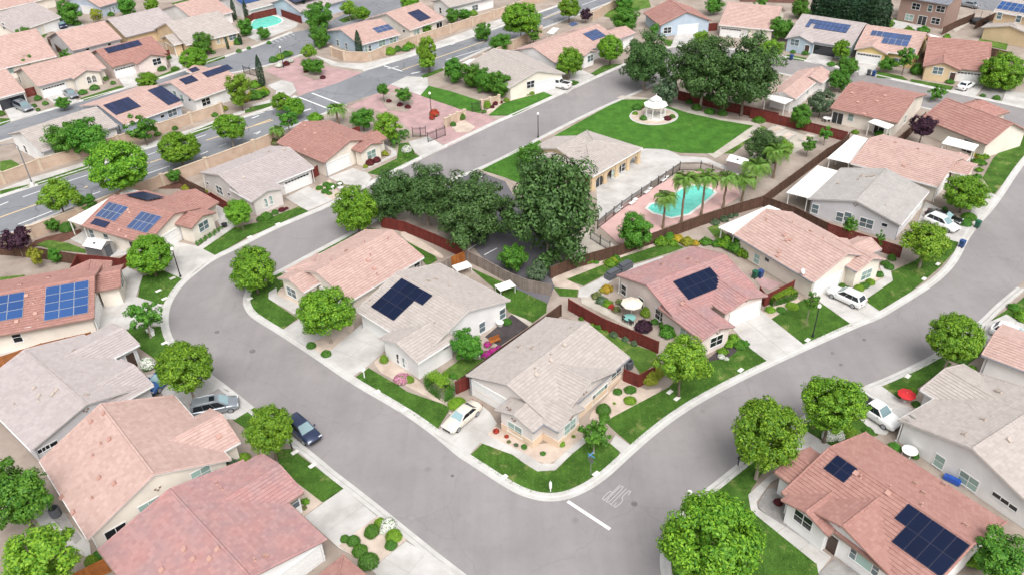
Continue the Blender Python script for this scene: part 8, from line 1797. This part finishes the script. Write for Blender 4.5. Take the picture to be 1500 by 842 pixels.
def misc(kind, label, x, y, *ex):
    L = (x, y, .1)
    if kind == 'gazebo':
        t = thing('gazebo', label, 'gazebo', L); t.scale = (.82, .82, .95); r = 2.3
        b = MB(); b.lathe([(r+.25, 0), (r+.25, .3)], 8); b.build('base', MT['stone_white'], t)
        m1 = MB(); oct_roof(m1, r+.45, 2.75, 1.05, 3.5); m1.build('roof', MT['white_metal'], t)
        m2 = MB(); oct_roof(m2, 1.35, 3.75, .06, 4.5); m2.lathe([(1.0, 3.45), (1.0, 3.8)], 8); m2.tube([(0, 0, 4.4), (0, 0, 4.9)], .06, 6); m2.build('cupola', MT['white_metal'], t)
        pm = MB(); pm.box((0, 0, 1.5), (.14, .14, 2.5)); pmm = pm.mesh('post', MT['white_metal'])
        for i in range(8):
            a = 2*math.pi*i/8+.39; link('post', pmm, t, (r*math.cos(a), r*math.sin(a), 0), a)
            a2 = a+math.pi/8; rl = MB(); s = 2*r*math.sin(math.pi/8)-.14; c = r*math.cos(math.pi/8)
            for z in (.5, 1.15): rl.box((0, 0, z), (.06, s, .07))
            for k in range(9): rl.box((0, s*(k-4)/9, .82), (.04, .05, .6))
            rl.box((0, 0, 2.6), (.1, s, .22)); 
            if i != 5: link('railing', rl.mesh('railing', MT['white_metal']), t, (c*math.cos(a2), c*math.sin(a2), 0), a2)
    elif kind == 'umbrella':
        t = thing('patio_umbrella', label, 'umbrella', L); t.scale = (.7, .7, .5) if 'red' in label.split()[:3] else (1, 1, 1); mb = MB(); r = ex[1]
        for i in range(8):
            a, b = 2*math.pi*i/8, 2*math.pi*(i+1)/8
            mb.face([(r*math.cos(a), r*math.sin(a), 2.1), (r*math.cos(b), r*math.sin(b), 2.1), (0, 0, 2.6)]); mb.face([(r*math.cos(a), r*math.sin(a), 1.95), (r*math.cos(b), r*math.sin(b), 1.95), (r*math.cos(b), r*math.sin(b), 2.1), (r*math.cos(a), r*math.sin(a), 2.1)])
        mb.build('canopy', MT[ex[0]], t); p = MB(); p.tube([(0, 0, 0), (0, 0, 2.65)], .03, 7); p.lathe([(.25, 0), (.25, .07)], 12); p.build('pole', MT['white_metal'], t)
    elif kind in ('table', 'tabletop', 'glassbubble'):
        t = thing('garden_table', label, 'table', L, .5); z = .72 if kind != 'tabletop' else .9
        mb = MB(); r = .75
        if kind == 'tabletop': mb.box((0, 0, z+.2), (2.3, 1.6, .06)); mb.box((0, 0, z+.26), (1.5, 1.0, .05))
        else: mb.lathe([(r, z-.04), (r, z), (r*.9, z+.01)], 20)
        mb.build('top', MT['teal_glass' if kind == 'table' and 'teal' in label else 'white_metal'], t)
        pm = MB(); pm.tube([(0, 0, 0), (0, 0, z+(.16 if kind == 'tabletop' else -.04))], .04, 6); me = pm.mesh('leg', MT['white_metal'])
        for sx in (-1, 1):
            for sy in (-1, 1): link('leg', me, t, (sx*(.42 if kind != 'tabletop' else 1.05), sy*(.42 if kind != 'tabletop' else .7), 0))
    elif kind in ('chair', 'patioset', 'lounger', 'barbecue'):
        nm = {'chair': 'patio_chair', 'patioset': 'patio_set', 'lounger': 'pool_lounger', 'barbecue': 'covered_furniture'}[kind]
        t = thing(nm, label, {'chair': 'chair', 'patioset': 'patio furniture', 'lounger': 'lounger', 'barbecue': 'patio furniture'}[kind], L, ex[0] if ex else .7)
        mt = MT['white_metal' if kind == 'lounger' else ('bin_grey' if kind == 'barbecue' else 'wicker')]
        if kind == 'lounger':
            a = MB(); a.box((-.25, 0, .32), (1.3, .62, .06)); a.build('seat', mt, t); b = MB(); b.box((.65, 0, .5), (.75, .62, .06), 0, 0, 0); b.build('backrest', mt, t)
            lg = MB(); lg.box((0, 0, .16), (.05, .05, .32)); lm = lg.mesh('leg', mt)
            for sx in (-.8, .6):
                for sy in (-.26, .26): link('leg', lm, t, (sx, sy, 0))
        elif kind == 'barbecue':
            a = MB(); a.prism([(-1.1, -.5), (1.1, -.5), (1.1, .5), (-1.1, .5)], 0, .75); a.build('cover', mt, t); b = MB(); b.prism([(-.95, -.4), (.95, -.4), (.8, .4), (-.8, .4)], .751, 1.05); b.build('top', mt, t)
        else:
            seat = MB(); seat.box((0, 0, .43), (.5, .5, .07)); sm = seat.mesh('seat', mt); bk = MB(); bk.box((-.24, 0, .7), (.06, .5, .5)); bm_ = bk.mesh('backrest', mt); lg = MB(); lg.box((0, 0, .2), (.05, .05, .4)); lm = lg.mesh('leg', mt)
            spots = [(0, 0, 0)] if kind == 'chair' else [(.9, 0, math.pi), (-.9, 0, 0), (0, .9, -1.57), (0, -.9, 1.57)]
            for (cx, cy, ca) in spots:
                for me in (sm, bm_):
                    link(me.name.split('.')[0], me, t, (cx, cy, 0), ca)
                for sx in (-.2, .2):
                    for sy in (-.2, .2): link('leg', lm, t, (cx+sx, cy+sy, 0))
            if kind == 'patioset': q = MB(); q.lathe([(.55, .7), (.55, .74)], 16); q.tube([(0, 0, 0), (0, 0, .7)], .05, 6); q.build('table', mt, t)
    elif kind == 'shed':
        t = thing('garden_shed', label, 'shed', L, ex[0]); a = MB(); w, d, h = 1.5, 1.1, 1.9
        for p in ([(-w, -d), (w, -d)], [(w, -d), (w, d)], [(w, d), (-w, d)], [(-w, d), (-w, -d)]):
            (xa, ya), (xb, yb) = p; f = [(xa, ya, 0), (xb, yb, 0), (xb, yb, h)]
            if xa == xb: f.append((xa, 0, h+.5))
            f.append((xa, ya, h)); a.face(f)
        a.build('wall', MT['steel'], t); r = MB()
        for s in (-1, 1): r.face([(-w-.15, s*(d+.15), h-.06), (w+.15, s*(d+.15), h-.06), (w+.15, 0, h+.54), (-w-.15, 0, h+.54)][::s])
        for s in (-1, 1): r.face([(-w-.15, s*(d+.15), h-.12), (w+.15, s*(d+.15), h-.12), (w+.15, 0, h+.48), (-w-.15, 0, h+.48)][::-s])
        r.build('roof', MT['white_metal'], t); dr = MB(); dr.box((w+.02, 0, .9), (.04, 1.1, 1.75)); dr.build('door', MT['bin_grey'], t); v = MB(); v.box((0, -.6, h+.32), (.3, .3, .1)); v.build('vent', MT['dark_plastic'], t)
    elif kind == 'bin':
        t = thing('wheeled_bin', label, 'bin', L, .6); a = MB()
        q0 = [(-.24, -.26), (.24, -.26), (.24, .26), (-.24, .26)]; q1 = [(x_*1.25, y_*1.25) for x_, y_ in q0]
        for i in range(4):
            j = (i+1) % 4; a.face([(*q0[i], .05), (*q0[j], .05), (*q1[j], .98), (*q1[i], .98)])
        a.build('body', MT[ex[0]], t); l = MB(); l.box((0, 0, 1.02), (.66, .70, .07)); l.tube([(-.36, -.25, .95), (-.36, .25, .95)], .025, 6); l.build('lid', MT[ex[0]], t)
        wm = MB(); wm.lathe([(.12, -.03), (.12, .03)], 12); me = wm.mesh('wheel', MT['rubber'])
        for s in (-1, 1): o = link('wheel', me, t, (-.26, s*.24, .12)); o.rotation_euler = (math.pi/2, 0, 0)
    elif kind == 'ac':
        t = thing('air_conditioner', label, 'air conditioner', L, .5); a = MB(); a.lathe([(.5, 0), (.52, .05), (.52, .9), (.46, .98)], 8); a.build('casing', MT['bin_grey' if 'white' not in label else 'white_metal'], t)
        f = MB(); f.lathe([(.36, .981), (.36, 1.0)], 16)
        for k in range(4): f.box((0, 0, 1.01), (.7, .05, .02), k*.785)
        f.build('fan_guard', MT['dark_plastic'], t)
    elif kind == 'sign':
        t = thing('street_sign', label, 'sign', L, ex[0]); p = MB(); p.tube([(0, 0, 0), (0, 0, 2.9)], .035, 8); p.build('pole', MT['steel'], t)
        s = MB(); k = 8; q = [(.4*math.cos(2*math.pi*i/k+.39), .4*math.sin(2*math.pi*i/k+.39)) for i in range(k)]
        s.face([(a_, -.03, 2.15+b_) for a_, b_ in q]); s.face([(a_, -.042, 2.15+b_) for a_, b_ in q][::-1]); s.build('stop_plate', MT['steel'], t)
        b = MB(); b.box((0, 0, 2.72), (.8, .02, .18)); b.build('name_blade', MT['sign_blue'], t); b = MB(); b.box((0, 0, 2.92), (.02, .8, .18)); b.build('name_blade', MT['sign_blue'], t)
    elif kind == 'hydrant':
        t = thing('marker_post', label, 'post', L); p = MB(); p.lathe([(.05, 0), (.05, .45), (.13, .5), (.15, 1.0), (.13, 1.25), (.05, 1.36), (.02, 1.5)], 10); p.build('post_body', MT['white_metal'], t)
    elif kind == 'mailbox':
        t = thing('mailbox', label, 'mailbox', L, .9); p = MB(); p.box((0, 0, .5), (.1, .1, 1.0)); mt = MT['white_metal' if 'white' in label else 'black_metal']; p.build('post', mt, t)
        b = MB(); b.box((0, 0, 1.1), (.48, .2, .16)); pts = [(.1*math.cos(math.pi*i/6), 1.18+.1*math.sin(math.pi*i/6)) for i in range(7)]
        for (ya, za), (yb, zb) in zip(pts, pts[1:]): b.face([(-.24, ya, za), (.24, ya, za), (.24, yb, zb), (-.24, yb, zb)])
        for s in (-.24, .24): b.face([(s, a_, b_) for a_, b_ in pts])
        b.build('letter_box', mt, t)
    elif kind == 'bench':
        t = thing('garden_bench', label, 'bench', L, ex[0]); mt = MT['white_metal' if 'white' in label else 'orange_wood']
        for nm, c, d in (('seat', (0, 0, .44), (1.4, .45, .06)), ('backrest', (0, .22, .72), (1.4, .06, .4))): a = MB(); a.box(c, d); a.build(nm, mt, t)
        lg = MB(); lg.box((0, 0, .21), (.07, .4, .42)); me = lg.mesh('leg', mt)
        for s in (-.6, .6): link('leg', me, t, (s, 0, 0))
    elif kind == 'box':
        o = link('utility_box', UB, None, (x, y, .11), .75); tag(o, label, 'utility box', 'utility boxes along the kerbs')
    elif kind == 'manhole':
        a = MB(); a.lathe([(ex[0], .012), (ex[0], .022), (ex[0]*.85, .024)], 16); o = link('manhole_cover', a.mesh('manhole_cover', MT['iron']), None, (x, y, .006)); tag(o, kind='structure')
    elif kind == 'trampoline':
        t = thing('trampoline', label, 'trampoline', L); a = MB(); a.lathe([(1.9, .8), (1.9, .86)], 20); a.build('mat', MT['dark_plastic'], t)
        p = MB(); p.tube([(0, 0, 0), (0, 0, 2.4)], .04, 6); me = p.mesh('pole', MT['black_metal'])
        for i in range(6): link('pole', me, t, (1.95*math.cos(i*1.047), 1.95*math.sin(i*1.047), 0))
    elif kind == 'planter':
        t = thing('planter', label, 'planter', L); a = MB(); a.lathe([(.2, 0), (.3, .05), (.42, .45), (.48, .55), (.4, .5)], 14); a.build('pot', MT['black_metal' if 'black' in label else 'stone_white'], t)
        if 'fountain' in label: b = MB(); b.tube([(0, 0, .4), (0, 0, 1.2)], .08, 8); b.lathe([(.05, 1.0), (.34, 1.15), (.36, 1.2)], 14); b.build('basin', MT['stone_white'], t)
    elif kind == 'dish': o = link('satellite_dish', DISH, None, (x, y, 1.2)); tag(o, label, 'satellite dish')
    elif kind == 'bed':
        t = thing('planter_box', label, 'planter box', (x, y, .08), ex[0]); a = MB()
        for c, d in (((0, .75, .2), (3.2, .1, .4)), ((0, -.75, .2), (3.2, .1, .4)), ((1.55, 0, .2), (.1, 1.4, .4)), ((-1.55, 0, .2), (.1, 1.4, .4))): a.box(c, d)
        a.build('side_board', MT['concrete'], t); b = MB(); b.box((0, 0, .16), (2.98, 1.38, .3)); b.build('soil_fill', MT['tan_gravel'], t)
    elif kind == 'streetlight':
        t = thing('road_light', label, 'street lamp', L); p = MB(); p.tube([(0, 0, 0), (0, 0, 7.0), (-.3, -.3, 7.6), (-1.6, -1.5, 7.9)], [.12, .08, .06, .05], 8); p.build('pole', MT['steel'], t)
        hd = MB(); hd.box((-1.9, -1.75, 7.9), (.7, .3, .14), .75); hd.build('lamp_head', MT['steel'], t); b = MB(); b.box((0, 0, .25), (.5, .5, .5)); b.build('base', MT['stone_white'], t)
    elif kind == 'blue':
        o = MB(); o.box((0, 0, .25), (1.5, .5, .4)); o.box((.1, 0, .5), (1.0, .4, .1)); tag(link('plastic_tub', o.mesh('plastic_tub', MT['blue_plastic']), None, (x, y, .05), -.8), label, 'tub')
ub = MB(); ub.box((0, 0, .02), (.75, .45, .06)); ub.box((0, 0, .055), (.6, .3, .02)); UB = ub.mesh('utility_box', MT['stone_white'])
for m in MISC:
    if m[0] == 'pool': continue
    misc(*m)
for PL in (POOL, POOL2):
  w_ = smooth_line(PL, 1, True); c_ = offset(w_, -.45, True); a_ = sum(w_[i][0]*w_[(i+1) % len(w_)][1]-w_[(i+1) % len(w_)][0]*w_[i][1] for i in range(len(w_)))
  if a_ < 0: c_ = offset(w_, .45, True)
  cp = MB()
  for i in range(len(w_)):
      j = (i+1) % len(w_); cp.face([(*w_[i], .165), (*w_[j], .165), (*c_[j], .165), (*c_[i], .165)]); cp.face([(*w_[i], .10), (*w_[j], .10), (*w_[j], .165), (*w_[i], .165)])
  o = cp.build('pool_coping', MT['stone_white']); tag(o, kind='structure')
  o = MB(); o.face([(*q, .14) for q in w_]); q = o.build('pool_water', MT['pool_water']); tag(q, kind='structure')
